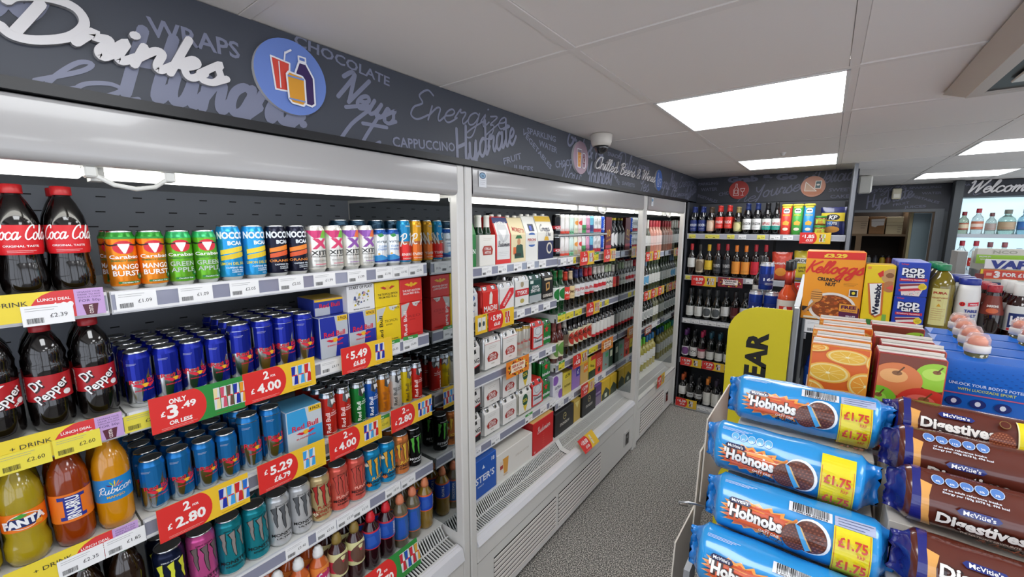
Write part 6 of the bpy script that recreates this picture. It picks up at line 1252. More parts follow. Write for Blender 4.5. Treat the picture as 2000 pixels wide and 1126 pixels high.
# back-lit spirits wall
t = tag(empty('spirits_display', (1.9, 6.5, 0)), 'back-lit spirits display with pale blue glowing panels behind the till', 'display')
PB = mat('cfeaf2', .5, em=1.15)
for z0, z1 in ((1.665, 2.04), (1.285, 1.625), (.9, 1.245)): B().box(-.82, 1.1, .10, .11, z0, z1, PB).build('light_panel', t)
for z in (1.66, 1.28, .9):
    s_ = B().box(-.82, 1.1, -.12, .10, z-.012, z, mat('dfe6ea', .2)).build('glass_shelf', t); B().box(-.82, 1.1, -.126, -.12, z-.035, z+.004, mat('a8b0b8', .3)).build('price_rail', s_)
B().box(-.84, 1.1, .11, .15, .8, 2.2, mat('3a3f44', .5)).build('back_panel', t); B().cbox(-.84, 1.1, -.1, .12, 2.045, CZ-.004, mat('2c2f38', .5), .003).build('fascia', t)
p = Print(front(-.1), d0=.001); p.text('PASTRIES', -.72, 2.17, .024, FW2, w=.2); p.script('C', -.72, 2.09, .05, FW2, .1, w=.06); p.build('lettering', t)
t = tag(empty('welcome_sign', (1.33, 6.398, 2.118)), 'raised white script Welcome sign above the spirits', 'sign'); script_solid('letters', 'Welcome', 0, 0, .058, front(0), .014, LET, LETS, .2, w=.44, parent=t)
def spirit(h, r, glass, capc, lab, lz=(.2, .5), word='', wc='a8342c', band=None, clear=True):
    g = mat(glass, .05, tr=.75) if clear else liq(glass, .15)
    sh = [(r*.9, 0), (r, .005), (r, h*.56), (r*.85, h*.66), (r*.42, h*.76), (r*.36, h*.84), (r*.38, h*.87)]
    return bottle(sh, g, (r*.45, h*.83, h, capc), (lz[0]*h, lz[1]*h, lab), d_brand(word, wc, band=band), 18, 'spirit_bottle')
G6 = 'spirit bottles in the back-lit display'
SP = [(spirit(.235, .042, 'b8c4b0', '8a2430', 'b0604a', word='', band=('d8c8a8', .2, .8)), 'small clear spirit bottle with dark red cap and orange label', 1.135, 1.6605), (spirit(.265, .045, 'dfeaec', 'a8283a', 'c8785a', word='', band=('e0d0c4', .3, .7)), 'clear spirit bottle with tall red cap', 1.236, 1.6605),
 (spirit(.22, .04, 'c8d4d0', '6a3a3c', 'a89a94'), 'short clear spirit bottle with brown cap', 1.333, 1.6605), (spirit(.25, .062, 'c0dcd4', '7a7a70', 'b09a7c', word=''), 'broad clear spirit bottle with silver cap and tan label', 1.441, 1.6605),
 (spirit(.255, .05, 'a8d0e0', '9ab0bc', '3a72b8'), 'clear spirit bottle with blue label', 1.560, 1.6605), (spirit(.335, .05, '6a7ca0', '1c2f5c', '8a98b4', clear=False), 'tall dull blue spirit bottle with navy cap', 1.668, 1.6605), (spirit(.27, .05, '8ab49a', '6a6a64', 'b8a8a4'), 'green tinted spirit bottle at the right edge', 1.785, 1.6605),
 (spirit(.31, .045, 'dfeaec', 'a8283a', 'c04038', (.15, .42), 'VODKA', 'f0e4e0'), 'lower clear bottle with red cap and label, left of two', 1.152, 1.2805), (spirit(.31, .045, 'dfeaec', 'a8283a', 'c04038', (.15, .42), 'VODKA', 'f0e4e0'), 'lower clear bottle with red cap and label, right of two', 1.254, 1.2805),
 (spirit(.30, .045, 'c8d0cc', '7a4a50', '7a7c74', (.15, .45)), 'lower clear bottle with striped brown cap and grey label', 1.354, 1.2805), (spirit(.30, .045, 'c8d0cc', '8a4a50', 'c8b8b0', (.15, .45)), 'lower clear bottle with striped red cap', 1.454, 1.2805), (spirit(.24, .045, 'b8d0d8', '2a4a7c', '9ab4c0'), 'lower short bottle with navy cap', 1.556, 1.2805),
 (spirit(.33, .05, 'a8b4bc', '4a4a4c', '2a2c34', (.3, .5)), 'lower tall bottle with silver cap and dark label', 1.664, 1.2805), (spirit(.345, .048, '8aa8c4', '3a5480', '6a84ac'), 'lower slim blue bottle beside the vape stand', 1.776, 1.2805), (spirit(.30, .05, 'c8d0d4', '3a4a74', '16161c'), 'lower bottle with black and gold label at the right edge', 1.886, 1.2805)]
for o, nm, x, z in SP: put(o, nm, (x, 6.45, z), 0, G6)
# vape stand on the till counter
CT = tag(empty('till_counter', (1.1, 3.25, 0)), 'grey till counter carrying the vape stand', 'counter'); B().cbox(-.55, 1.2, -.35, .45, 1.08, 1.12, mat('8a8c90', .4), .004).build('worktop', CT); B().cbox(-.5, 1.15, -.3, .4, 0, 1.08, mat('5a5c60', .5), .004).build('body', CT)
t = tag(empty('vape_stand', (.755, 3.05, 1.1205)), 'white and green vape display stand reading VAPE 3 FOR £10', 'display stand')
B().cbox(-.15, .40, -.02, .14, 0, .02, mat('dfe0e0', .4), .003).build('base', t); B().box(-.145, -.135, -.02, .14, .02, .41, mat('b8bcc0', .2, tr=.3)).build('side_panel', t); B().box(-.145, .40, .13, .14, .02, .50, mat('e2e4e2', .3)).build('back_board', t)
B().box(-.22, -.185, .0, .14, .0, .50, mat('9a9a96', .5)).build('side_tower', t); B().cbox(-.145, .39, .05, .10, .44, .515, mat('dad8ce', .4), .002).build('header', t)
p = Print(front(.05), d0=.001); p.rect(-.145, .44, .06, .485, '9acb3c'); p.lay(); p.text('PREMIUM', -.115, .475, .007, 'f2f2f2', w=.04); p.text('SALTS', -.115, .462, .007, 'f2f2f2', w=.03); p.text('NCO', -.05, .50, .016, 'a8a898', w=.08); p.build('header_print', t)
B().box(-.128, .06, -.03, -.022, .422, .468, mat('f0f0f0', .4)).build('letter_board', t); p = Print(front(-.03), d0=.001); p.text('VAPE', -.036, .444, .036, '20308c', w=.155, bold=.06, slant=.12); p.build('letter_print', t)
B().box(-.140, .12, -.04, -.03, .372, .418, mat('e8732c', .4)).build('price_board', t); p = Print(front(-.04), d0=.001); p.rect(-.140, .372, -.132, .418, 'e8d02a'); p.rect(-.128, .377, .115, .413, 'd8402c'); p.lay(); p.rect(-.12, .388, -.102, .402, 'f0b8a0'); p.text('3', -.085, .396, .030, 'f4f0ec', w=.020, bold=.06); p.text('FOR £10', -.025, .396, .018, 'f4f0ec', w=.085, bold=.04); p.rect(.025, .388, .05, .404, 'e8e0dc'); p.build('price_print', t)
vb = None
for k, (c, nm) in enumerate((('2a3a6c', 'navy'), ('4a9a4c', 'green and red'), ('2a86c8', 'sky blue'))):
    vb = tag(empty('vape_box', (-.085+.050*k+.755, 3.035, 1.3965)), f'small {nm} vape box in the clear stand', 'box', 'vape boxes'); B().cbox(-.022, .022, -.012, .012, 0, .078, ink(c), .001).build('carton', vb); p = Print(front(-.012)); p.disc(0, .05, .012, .012, 'd8404c' if k == 1 else 'c8d0e0', 12); p.lines(-.015, .015, .025, 2, .008, 'e0e0e8'); p.build('front_print', vb)
B().box(-.135, .40, -.03, .13, .262, .275, mat('e0d24a', .4)).build('shelf', t)
t = tag(empty('bottle_shaped_board', (.600, 2.96, 1.1205)), 'dark red bottle shaped card beside the vape stand', 'card'); B().prism([(-.03, 0), (.03, 0), (.03, .26), (.018, .33), (.018, .40), (-.012, .40), (-.018, .33), (-.034, .26)], front(0), 0, .004, ink('7a2428')).build('board', t)
B().box(-.04, .04, -.03, .03, 0, .006, mat('5a1a1c', .5)).build('foot', t)
t = tag(empty('umbrella_hook', (1.40, 5.2, CZ)), 'grey fitting hanging from the ceiling before the Welcome sign', 'ceiling fitting'); B().tube([(0, 0, 0), (0, 0, -.05)], .008, GREY_STEEL).box(-.06, .06, -.01, .01, -.012, 0, GREY_STEEL).build('rod', t); B().tube([(-.14, .0, -.19), (-.06, 0, -.07), (0, 0, -.05), (.08, 0, -.10), (.12, 0, -.12)], .006, GREY_STEEL).build('arm', t); B().prism([(-.05, -.19), (.1, -.17), (.13, -.11), (.05, -.08)], front(0), -.01, .01, mat('c4c4c0', .5)).build('plate', t)

# ------------------------------------------------------------------ gondola behind the foreground stand
GS = tag(empty('gondola', (.5, 2.6, 0)), 'dark gondola shelving with groceries, cereal boxes facing the camera', 'shelving unit')
def gp(b, n, p=None):
    o = b.build(n, p or GS)
    if not p: o.location = (-.5, -2.6, 0)
    return o
gp(B().box(-.045, 1.0, 2.62, 2.64, 0, 1.42, mat('2a2c30', .5)), 'back_panel')
gp(B().cbox(-.0865, -.066, 2.06, 3.2, .05, 1.30, mat('3a3c42', .45), .003), 'side_panel')
gp(B().cbox(-.086, -.064, 2.035, 2.06, .0, 1.418, mat('9a9c9e', .3, .6), .004), 'post')
b = B(); b.add([(-.086, 2.06, 1.418), (-.066, 2.06, 1.418), (-.066, 2.62, 1.50), (-.086, 2.62, 1.50), (-.086, 2.06, 1.30), (-.066, 2.06, 1.30), (-.066, 2.62, 1.30), (-.086, 2.62, 1.30)], [(0, 1, 2, 3), (0, 3, 7, 4), (1, 5, 6, 2), (0, 4, 5, 1), (4, 7, 6, 5), (3, 2, 6, 7)], mat('8a8c90', .35, .5)); gp(b, 'top_bracket')
for z in (1.36, 1.02, .62, .2):
    s_ = gp(B().box(-.045, 1.0, 2.10, 2.60, z-.02, z, mat('3c3e44', .45)), 'shelf'); o = B().box(-.045, 1.0, 2.090, 2.10, z-.05, z+.002, mat('d4d6d8', .3)).build('price_rail', s_)
for z in (1.262, .95, .6, .25):
    s_ = gp(B().box(-.312, -.088, 2.08, 3.2, z-.02, z, mat('3c3e44', .45)), 'side_shelf'); B().box(-.320, -.312, 2.08, 3.2, z-.05, z+.002, mat('d4d6d8', .3)).build('price_rail', s_)
ticket('£3.29', .012, 1.335, 'white price label under the tall orange cereal box', x=.012, rz=0, w_=.10, h=.05); bpy.data.objects[[o.name for o in bpy.data.objects if o.get('label') == 'white price label under the tall orange cereal box'][0]].location = (.008, 2.088, 1.335)
# groceries
GZ = 1.3605
def d_kel(p, w_, h):
    p.rect(-w_/2, h*.895, w_/2, h, 'd8281e'); p.lay(); p.text('£3.29', 0, h*.945, .0145, 'f0c83a', w=.075, bold=.06)
    p.script('Kelloggs', -.002, h*.735, .024, 'd42a1e', .24, w=.185, rot=.0); p.text('CRUNCHY', -.012, h*.60, .014, '2a1c18', w=.078, bold=.05, rot=-.06); p.text('NUT', -.006, h*.535, .014, '2a1c18', w=.034, bold=.05); p.lines(.035, .08, h*.56, 3, .005, '6a4a20', .0008)
    p.rect(-w_/2, h*.12, -.02, h*.19, '241a18'); p.disc(.005, h*.2, .078, .062, 'e8e2da', 28); p.lay(); p.disc(.006, h*.2, .068, .052, '8a4416', 28); rr = random.Random(8)
    p.lay()
    for k in range(90):
        a, q = rr.uniform(0, 2*pi), rr.uniform(0, 1)**.5; u, v = .006+.062*q*cos(a), h*.2+.047*q*sin(a); s_ = rr.uniform(.004, .009); an = rr.uniform(0, pi)
        p.poly([(u+s_*cos(an), v+s_*.7*sin(an)), (u+s_*cos(an+1.4), v+s_*.6*sin(an+1.4)), (u+s_*cos(an+2.9), v+s_*.7*sin(an+2.9)), (u+s_*cos(an+4.5), v+s_*.5*sin(an+4.5))], rr.choice(('c8682a', 'e0883a', 'b8541c', 'a04a1a', 'd8782a')))
    p.lay(2)
    L, R_, _ = ribbon([(-.085, h*.1), (-.05, h*.27)], .0045); p.emit(L+R_, [(0, 2, 3), (0, 3, 1)], 'c88844'); p.disc(-.048, h*.36, .020, .028, 'dd9a4a', 16); p.lay()
    for k in range(4): p.rect(-.066, h*.31+k*.009, -.03, h*.31+k*.009+.002, '6a3a14')
    p.rect(.055, h*.38, .083, h*.48, 'f0e8dc'); p.lay(); p.rect(.058, h*.39, .080, h*.47, '1a1a22'); p.disc(.069, h*.43, .006, .006, 'e8d23a', 8)
    p.disc(.066, h*.13, .036, .036, '5a1c44', 20); p.lay(); p.poly([(.03, h*.16), (.088, h*.15), (.088, h*.26), (.03, h*.27)], 'e8a03a'); p.lay(); p.text('FREE', .06, h*.225, .013, '5a1c44', w=.048, bold=.05); p.text('ADULT TICKET', .06, h*.175, .004, '5a1c44', w=.046); p.text('SEA LIFE', .068, h*.10, .006, 'f0e8f0', w=.03); p.rect(-.085, h*.02, -.04, h*.05, 'e8dcc0')
kb = pack(.190, .065, .285, 'f09a1e', d_kel, side='e88a1c', topc='e8924a', name='cereal_box', cat='box')
put(kb, 'tall orange cereal box with £3.29 red band and bowl picture', (.0325, 2.155, GZ), 0, 'cereal boxes'); put(pack(.190, .065, .285, 'f09a1e', None, side='e88a1c', topc='e8924a', name='cereal_box', cat='box'), 'orange cereal box directly behind the front orange one', (.0325, 2.23, GZ), 0, 'cereal boxes')
def d_weet(p, w_, h):
    p.disc(.034, h*.82, .03, .03, 'c89a64', 16); p.disc(.03, h*.66, .02, .022, 'b87a4a', 14); p.lay(); p.disc(.028, h*.84, .012, .010, '8a5a34', 10); p.poly([(-.008, h*.86), (.008, h*.92), (.01, h*.83), (0, h*.8)], 'd8342a'); p.poly([(.02, h*.64), (.042, h*.7), (.042, h*.6)], 'e0584a')
    p.poly([(-.034, h*.70), (.014, h*.72), (.020, h*.2), (.0, h*.14), (-.018, h*.2)], 'd0702a'); p.lay(); p.poly([(-.028, h*.69), (.008, h*.71), (.014, h*.22), (.0, h*.17), (-.012, h*.22)], 'f4f2ea'); p.lay(); p.text('Weetabix', -.002, h*.44, .0175, '1c2038', w=.125, rot=pi/2, bold=.05)
    p.disc(-.02, h*.03, .03, .02, '3a7a34', 16); p.rect(.02, .01, .032, .05, '7ab04a'); p.rect(-.038, h*.93, -.028, h*.97, 'e8883a')
put(pack(.086, .10, .240, 'eccb1c', d_weet, side='d8b41c', topc='d0aa3a', name='cereal_box', cat='box'), 'yellow wheat biscuit box with vertical lettering beside the orange cereal box', (.174, 2.165, GZ), 0, 'cereal boxes')
def d_pop(p, w_, h):
    for dx, c, bo in ((.0010, '101c50', .12), (0, 'f4f4f6', .03)): p.text('pop', -.002+dx, h*.80-dx, .026, c, w=.06, bold=bo); p.text('tarts', .004+dx, h*.64-dx, .019, c, w=.052, bold=bo); p.lay()
    p.text('Kelloggs', -.026, h*.95, .005, 'd8404a', w=.02); p.poly([(-.036, h*.52), (.038, h*.54), (.038, h*.46), (-.036, h*.44)], 'c82a3c'); p.lay(); p.text('Strawberry Sensation', 0, h*.495, .005, 'f4e0e4', w=.064); p.poly([(-.034, h*.36), (.03, h*.42), (.036, h*.36), (.022, h*.02), (-.026, h*.02)], 'e8dad4'); p.lay(); p.poly([(-.036, h*.34), (.03, h*.40), (.034, h*.36), (-.034, h*.27)], '8a2434'); p.poly([(-.036, h*.2), (.026, h*.27), (.026, h*.2), (-.034, h*.13)], 'c8303c'); rr = random.Random(2); p.lay()
    for k in range(16): p.disc(rr.uniform(-.022, .02), rr.uniform(h*.03, h*.15), .0012, .0012, ('d8404a', '3a6ac8', '5aa84a')[k % 3], 6)
    p.disc(.028, h*.3, .0115, .0115, 'ecd02a', 16); p.lay(); p.lines(.021, .036, h*.33, 3, .004, '3a3210')
pt = pack(.086, .075, .1265, '1c3fae', d_pop, side='3a4aa8', topc='8a94d8', name='toaster_pastry_box', cat='box')
for d in range(3):
    for k in (0, 1):
        put(pt, f'blue toaster pastry box, {("lower", "upper")[k]} one, {("front", "middle", "rear")[d]} of its row', (.266, 2.150+.078*d, GZ+.128*k), 0, 'blue toaster pastry boxes')
P_OIL = [(.030, 0), (.036, .004), (.037, .05), (.036, .06), (.037, .07), (.036, .09), (.037, .11), (.036, .13), (.037, .165), (.034, .19), (.022, .215), (.013, .225), (.013, .235)]
def d_oil(p, R_, a, b_, W): p.text('PURA', 0, b_-.016, .008, 'a8341c', w=.036, bold=.05); p.text('VEGETABLE', 0, b_-.034, .005, 'a8541c', w=.042); p.text('OIL', 0, b_-.043, .005, 'a8541c'); p.poly([(-.006, b_-.066), (.006, b_-.066), (0, b_-.054)], 'd8a02a'); p.lines(-.018, .018, b_-.075, 6, .008, 'b85a3a', .0009)
ol = bottle(P_OIL, liq('7a6a10', .08), (.019, .228, .250, '1c7a4a'), None, None, 20, 'oil_bottle')
p = Print(cyl(.0372), .011, step=.0003); p.rect(-.022, .03, .022, .165, 'd8d08a'); p.lay(); d_oil(p, .037, .03, .165, .1); p.build('label_print', ol)
for d in range(3): put(ol, f'golden vegetable oil bottle with green cap, {("front", "middle", "rear")[d]} one', (.3478, 2.145+.08*d, GZ), -.15, 'oil bottles')
def grocery(o, nm, x, y=2.14, n=3, pit=.075, turn=-.15):
    for d in range(n): put(o, f'{nm}, {("front", "middle", "rear")[d]} one', (x, y+d*pit, GZ), turn, nm+'s in a row')
sa = bottle([(.028, 0), (.031, .004), (.031, .145), (.029, .165), (.026, .185)], mat('e4e2de', .35), (.027, .183, .205, '20308c'), None, None, 22, 'salt_tub', 'tub')
p = Print(cyl(.0313), .010, step=.0003); p.disc(-.012, .115, .008, .008, 'd82a2a', 14); p.lay(); p.text('£1', -.012, .115, .008, '3a1010'); p.poly([(.002, .108), (.032, .112), (.032, .125), (.002, .121)], 'd83040'); p.lay(); p.text('saxa', .017, .117, .007, 'f2f2f2', w=.02); p.text('TABLE', .012, .092, .010, '2a3a8c', w=.034, bold=.05); p.text('SALT', .012, .075, .010, '2a3a8c', w=.03, bold=.05); p.build('label_print', sa)
grocery(sa, 'white table salt tub with navy lid', .4170)
vi = bottle([(.024, 0), (.029, .004), (.029, .09), (.022, .125), (.0165, .16), (.0165, .17)], liq('1a0a06', .05), (.0175, .162, .186, 'a82430'), (.085, .15, '7a2a1c'), lambda p, R_, a, b_, W: (p.text('SARSONS', 0, a+.030, .007, 'e8e0d8', w=.034, bold=.05), p.disc(0, a+.014, .016, .009, 'c85a2a', 14)), 20, 'vinegar_bottle'); grocery(vi, 'brown vinegar bottle with red cap', .4780, pit=.064)
hp = bottle([(.026, 0), (.031, .004), (.031, .11), (.026, .135), (.016, .15), (.016, .16)], liq('2a0e08', .08), (.0185, .155, .195, 'dcdad4'), (.035, .122, 'd4d4d0'), lambda p, R_, a, b_, W: (p.rect(-.024, a+.012, .024, a+.062, '1c2c66'), p.lay(), p.text('HP', 0, a+.038, .030, 'e8e8ea', w=.036, bold=.04), p.rect(-.024, a+.002, .024, a+.010, 'c83038')), 20, 'sauce_bottle'); grocery(hp, 'brown sauce bottle with white cap and navy label', .5395, pit=.068)
kt = bottle([(.026, 0), (.031, .004), (.031, .11), (.026, .14), (.016, .155), (.016, .16)], liq('8a1c1c', .08), (.0185, .155, .185, 'a82430'), (.035, .115, 'c8342a'), None, 20, 'sauce_bottle'); grocery(kt, 'red sauce bottle with red cap at the right edge', .6035, pit=.068)
# lower shelf of the gondola: blue detergent bottle and a red price card
for k, x in enumerate((.012, .105)):
    o = bottle([(.035, 0), (.042, .006), (.043, .12), (.036, .17), (.02, .20), (.018, .22)], liq('1c3f9c', .15), (.021, .21, .25, '2a4a9c'), (.05, .13, '2454b0'), lambda p, R_, a, b_, W: p.disc(-.01, a+.05, .01, .012, 'c83040', 12), 20, 'detergent_bottle'); put(o, f'blue detergent bottle under the cereal, {("left", "right")[k]} one', (x, 2.16, 1.0205), 0, 'blue detergent bottles')
put(promo_proto(was('2.00', '£2.75'), w_=.16, h=.085, pics=('2454b0',)), 'red £2 price card below the blue detergent bottle', (.03, 2.086, .99), 0)

# yellow end sign of the side shelves
t = tag(empty('clearance_sign', (-.203, 2.03, .75)), 'tall yellow end board with rounded corner reading CLEAR upwards', 'sign')
yp = [(-.116, -.45)]+[(.116, -.45), (.116, .655)]; r_ = .125
yp += [(-.116+r_+0*r_, .655)]+[(-.116+r_-r_*sin(a), .655-r_+r_*cos(a)) for a in [pi/2*k/8 for k in range(1, 9)]]
B().prism(yp, front(0), 0, .006, mat('e0d01c', .4)).build('board', t)
p = Print(front(-.006), d0=.0006); p.text('CLEAR', -.002, .374, .078, '141410', w=.345, rot=pi/2, bold=.045); p.build('lettering', t); B().cbox(-.02, .06, -.012, .03, .36-.09, .40-.09, mat('8a8c90', .35, .5), .006).build('clip', t); bpy.data.objects[[c.name for c in t.children if c.name.startswith('clip')][0]].location.y = .012
# bottles and cans on the side shelf behind the sign
kc = can(.033, .150, '24409c', d_blank(word='1664', wc='e4e8f0', band=('16286c', .25, .6), mark=None), top='c8ccd4', name='beer_can')
for nm, x, y, z in (('blue beer can at the left behind the yellow sign', -.275, 2.50, 1.2625), ('blue beer can at the right behind the yellow sign', -.205, 2.50, 1.2625), ('blue beer can stacked on top of the other two', -.236, 2.50, 1.4130)): put(kc, nm, (x, y, z), .9, 'blue beer cans')
rw = bottle([(.032, 0), (.040, .005), (.040, .13), (.036, .155), (.018, .185), (.0145, .20), (.0145, .27), (.017, .275)], liq('c8481c', .05), (.018, .27, .315, '17171a'), (.02, .125, 'd8d0c4'), lambda p, R_, a, b_, W: (p.rect(-.03, a+.03, .03, b_-.03, 'c8342a'), p.lay(), p.poly([(-.01, a+.04), (.01, a+.045), (.004, a+.075), (-.008, a+.07)], 'f0e8e0')), 20, 'spirit_bottle')
B().lathe([(.0155, .20), (.0155, .262)], mat('b83a2c', .3), 16).build('neck_foil', rw)
put(rw, 'amber red spirit bottle with black cap, nearer one behind the sign', (-.135, 2.44, 1.2625), 0, 'amber red spirit bottles'); put(rw, 'amber red spirit bottle with black cap, farther one', (-.13, 2.54, 1.2625), 0, 'amber red spirit bottles')
o = wine('120c0c', '141416', 'c8c4bc', '3a2a1c', '', h=.325, r=.036); put(o, 'dark bottle with black cap behind the stacked blue can', (-.27, 2.60, 1.2625), 0)


# ------------------------------------------------------------------ foreground display stand with biscuits, juice and sports drinks
ST = tag(empty('display_stand', (.3, 1.1, 0)), 'grey metal promotional stand at the aisle end stepped up behind the biscuits', 'display stand')
def sp(b, n):
    o = b.build(n, ST); o.location = (-.3, -1.1, 0); return o
GM = mat('8f9092', .4, .3)
sp(B().prism([(.70, .02), (1.0, .02), (1.0, 1.15), (.70, 1.15)], lambda u, v, d: (d, u, v), -.128, -.118, GM), 'side_panel'); sp(B().cbox(.94, .95, .70, 1.46, .02, 1.30, GM, .002), 'side_panel')
b = B(); b.add([(-.150, .60, .02), (-.140, .60, .02), (-.140, .70, 1.15), (-.150, .70, 1.15), (-.150, .74, .02), (-.140, .74, .02), (-.140, .745, 1.15), (-.150, .745, 1.15)], [(0, 1, 2, 3), (4, 7, 6, 5), (0, 3, 7, 4), (1, 5, 6, 2), (3, 2, 6, 7)], GM); sp(b, 'side_flange')
sp(B().box(-.012, .94, 1.005, 1.46, 1.30, 1.316, GM), 'top_shelf'); sp(B().box(-.012, -.002, 1.005, 1.46, .02, 1.30, GM), 'inner_panel'); sp(B().box(-.118, .94, .68, 1.0, 1.13, 1.145, GM), 'front_shelf'); sp(B().box(-.118, .94, .69, 1.0, .1, .12, GM), 'base')
sp(B().tube([(-.172, .80, 1.205), (-.185, .79, 1.208), (-.185, .785, 1.216), (-.17, .79, 1.219), (-.135, .80, 1.217)], .0022, ALU), 'wire_hook')
# cardboard shelf-ready trays carrying the packs in steps
CB = mat('ddd6ca', .8, bump=.2, bs=60)
def tray(nm, x0, x1, steps):
    t = tag(empty('cardboard_tray', ((x0+x1)/2, .85, 1.1455)), nm, 'tray', 'stepped cardboard trays')
    def ad(b, n): o = b.build(n, t); o.location = (-(x0+x1)/2, -.85, -1.1455)
    for y0, y1, z in steps: ad(B().cbox(x0, x1, y0, y1, 1.1458, z, CB, .001), 'step')
    ye = steps[-1][1]
    b = B(); b.add([(x0-.004, .70, 1.1456), (x0-.001, .70, 1.1456), (x0-.001, .70, 1.148), (x0-.004, .70, 1.148), (x0-.004, ye, 1.1456), (x0-.001, ye, 1.1456), (x0-.001, ye, 1.28), (x0-.004, ye, 1.28)], [(0, 1, 2, 3), (4, 7, 6, 5), (0, 3, 7, 4), (1, 5, 6, 2), (3, 2, 6, 7)], CB); ad(b, 'side_flap')
tray('stepped brown cardboard tray under the blue biscuit packs', -.112, .098, [(.672, .750, 1.151), (.7530, .8140, 1.219), (.8175, .8870, 1.2845), (.8900, .985, 1.353)])
tray('stepped brown cardboard tray under the brown biscuit packs', .112, .42, [(.70, .793, 1.246), (.7965, .859, 1.310), (.8620, .985, 1.345)])
for k, (a_, b_, c_) in enumerate(((-.148, .97, 1.36), (-.154, .95, 1.31), (-.168, .84, 1.19))):
    t = tag(empty('cardboard_sheet', (a_-.03, b_, c_-.23+.0)), f'{("tall", "shorter", "loose low")[k]} flattened cardboard sheet standing beside the biscuit stand', 'cardboard', 'cardboard sheets')
    q = .0015; H_ = (.19, .17, .13)[k]; B().add([(-q, -.03, 0), (q, -.03, 0), (q+.012, .16, 0), (-q+.012, .16, 0), (-q, -.01, H_), (q, -.01, H_), (q+.012, .17, H_+.03), (-q+.012, .17, H_+.03)], [(0, 1, 2, 3), (4, 7, 6, 5), (0, 4, 5, 1), (1, 5, 6, 2), (2, 6, 7, 3), (3, 7, 4, 0)], CB).build('sheet', t)
def film(h): return mat(h, .24, coat=.7, bump=.28, bs=22.)
def roll(name, col, end, draw, L=.205, r=.0445, seed=1, th0=.55):
    "round biscuit roll in film along X, crimped fins at both ends"
    t = tag(empty(name), cat='biscuits'); b = B(); rr = random.Random(seed); n = 28; ns = 26; ph = [rr.uniform(0, 6.3) for _ in range(6)]
    def rad(u, a): return r*(1+.016*sin(3*a+ph[0]+u*30)*sin(u*55+ph[1])+.010*sin(5*a+ph[2]-u*70)+.008*sin(7*a+ph[3]+u*90))
    secs = []
    for i in range(ns+1): secs.append(('b', -L/2+L*i/ns))
    full = [('e', -L/2-.028, .06, .0), ('e', -L/2-.020, .08, .15), ('e', -L/2-.012, .5, .5), ('e', -L/2-.004, .88, .9)]
    rings = []
    def end_ring(x, ky, kz, s): # flatten towards a vertical fin
        return [(x+.0022*sin(9*a+ph[4])*(1-ky)+(.0015*(i % 2) if ky < .1 else 0), -r*ky*cos(a)*(1 if ky > .3 else 1)+.004*sin(4*a+ph[5])*(ky < .5), r*kz*sin(a)) for i, a in enumerate([2*pi*k/n for k in range(n)])]
    for x, ky, kz in ((-L/2-.024, .03, .80), (-L/2-.016, .05, .82), (-L/2-.011, .42, .84), (-L/2-.005, .82, .93)): rings.append((end_ring(x, ky, kz, 1), 1))
    for _, x in secs: rings.append(([(x, -rad(x, a)*cos(a), rad(x, a)*sin(a)) for a in [2*pi*k/n for k in range(n)]], 0))
    for x, ky, kz in ((L/2+.005, .82, .93), (L/2+.011, .42, .84), (L/2+.016, .05, .82), (L/2+.024, .03, .80)): rings.append((end_ring(x, ky, kz, 1), 1))
    V = [p_ for rg, _ in rings for p_ in rg]; F = []; M = []; fm, em_ = film(col), film(end)
    for j in range(len(rings)-1):
        for i in range(n): F.append((j*n+i, (j+1)*n+i, (j+1)*n+(i+1) % n, j*n+(i+1) % n)); M.append(em_ if rings[j][1] and rings[j+1][1] else fm)
    F.append(tuple(range(n))[::-1]); M.append(em_); F.append(tuple((len(rings)-1)*n+k for k in range(n))); M.append(em_)
    b.add(V, F, M, True); b.build('film_wrap', t)
    def fn(u, v, d):
        a = th0+v/r; q = rad(u, a % (2*pi))+d; return (u, -q*cos(a), q*sin(a))
    p = Print(fn, r*.11, step=.0006, d0=.0011); p.ax = 1; p.ink = lambda h: mat(h, .26, coat=.6, bump=.2, bs=22.) ; p.clip = (-L/2+.001, -.10, L/2-.001, .10); draw(p, L); p.build('wrap_print', t); return t
def star_burst(p, u0, v0, u1, v1, c, n=22, j=.2, seed=1):
    rr = random.Random(seed); cu, cv = (u0+u1)/2, (v0+v1)/2; pts = []
    for k in range(n*2):
        a = 2*pi*k/(n*2); q = (1 if k % 2 == 0 else 1-j*rr.uniform(.6, 1.2)); ce, se = cos(a), sin(a); f = 1/max(abs(ce)**3+abs(se)**3, .2)**(1/3); pts.append((cu+(u1-u0)/2*q*f*ce, cv+(v1-v0)/2*q*f*se))
    p.poly(pts, c)
def biscuit(p, u, v, r, rot=0, c1='5a2a1c', c2='8a4a34'):
    p.disc(u, v, r, r, c1, 24); p.lay(.4); rr = random.Random(3)
    for i in range(-4, 5):
        for j in range(-4, 5):
            x, y = (i+.5*(j % 2))*r*.24, j*r*.2
            if x*x+y*y < (r*.88)**2: p.poly([(u+x-r*.08, v+y-r*.03), (u+x+r*.02, v+y-r*.06), (u+x+r*.09, v+y+r*.02), (u+x-r*.01, v+y+r*.05)], c2)
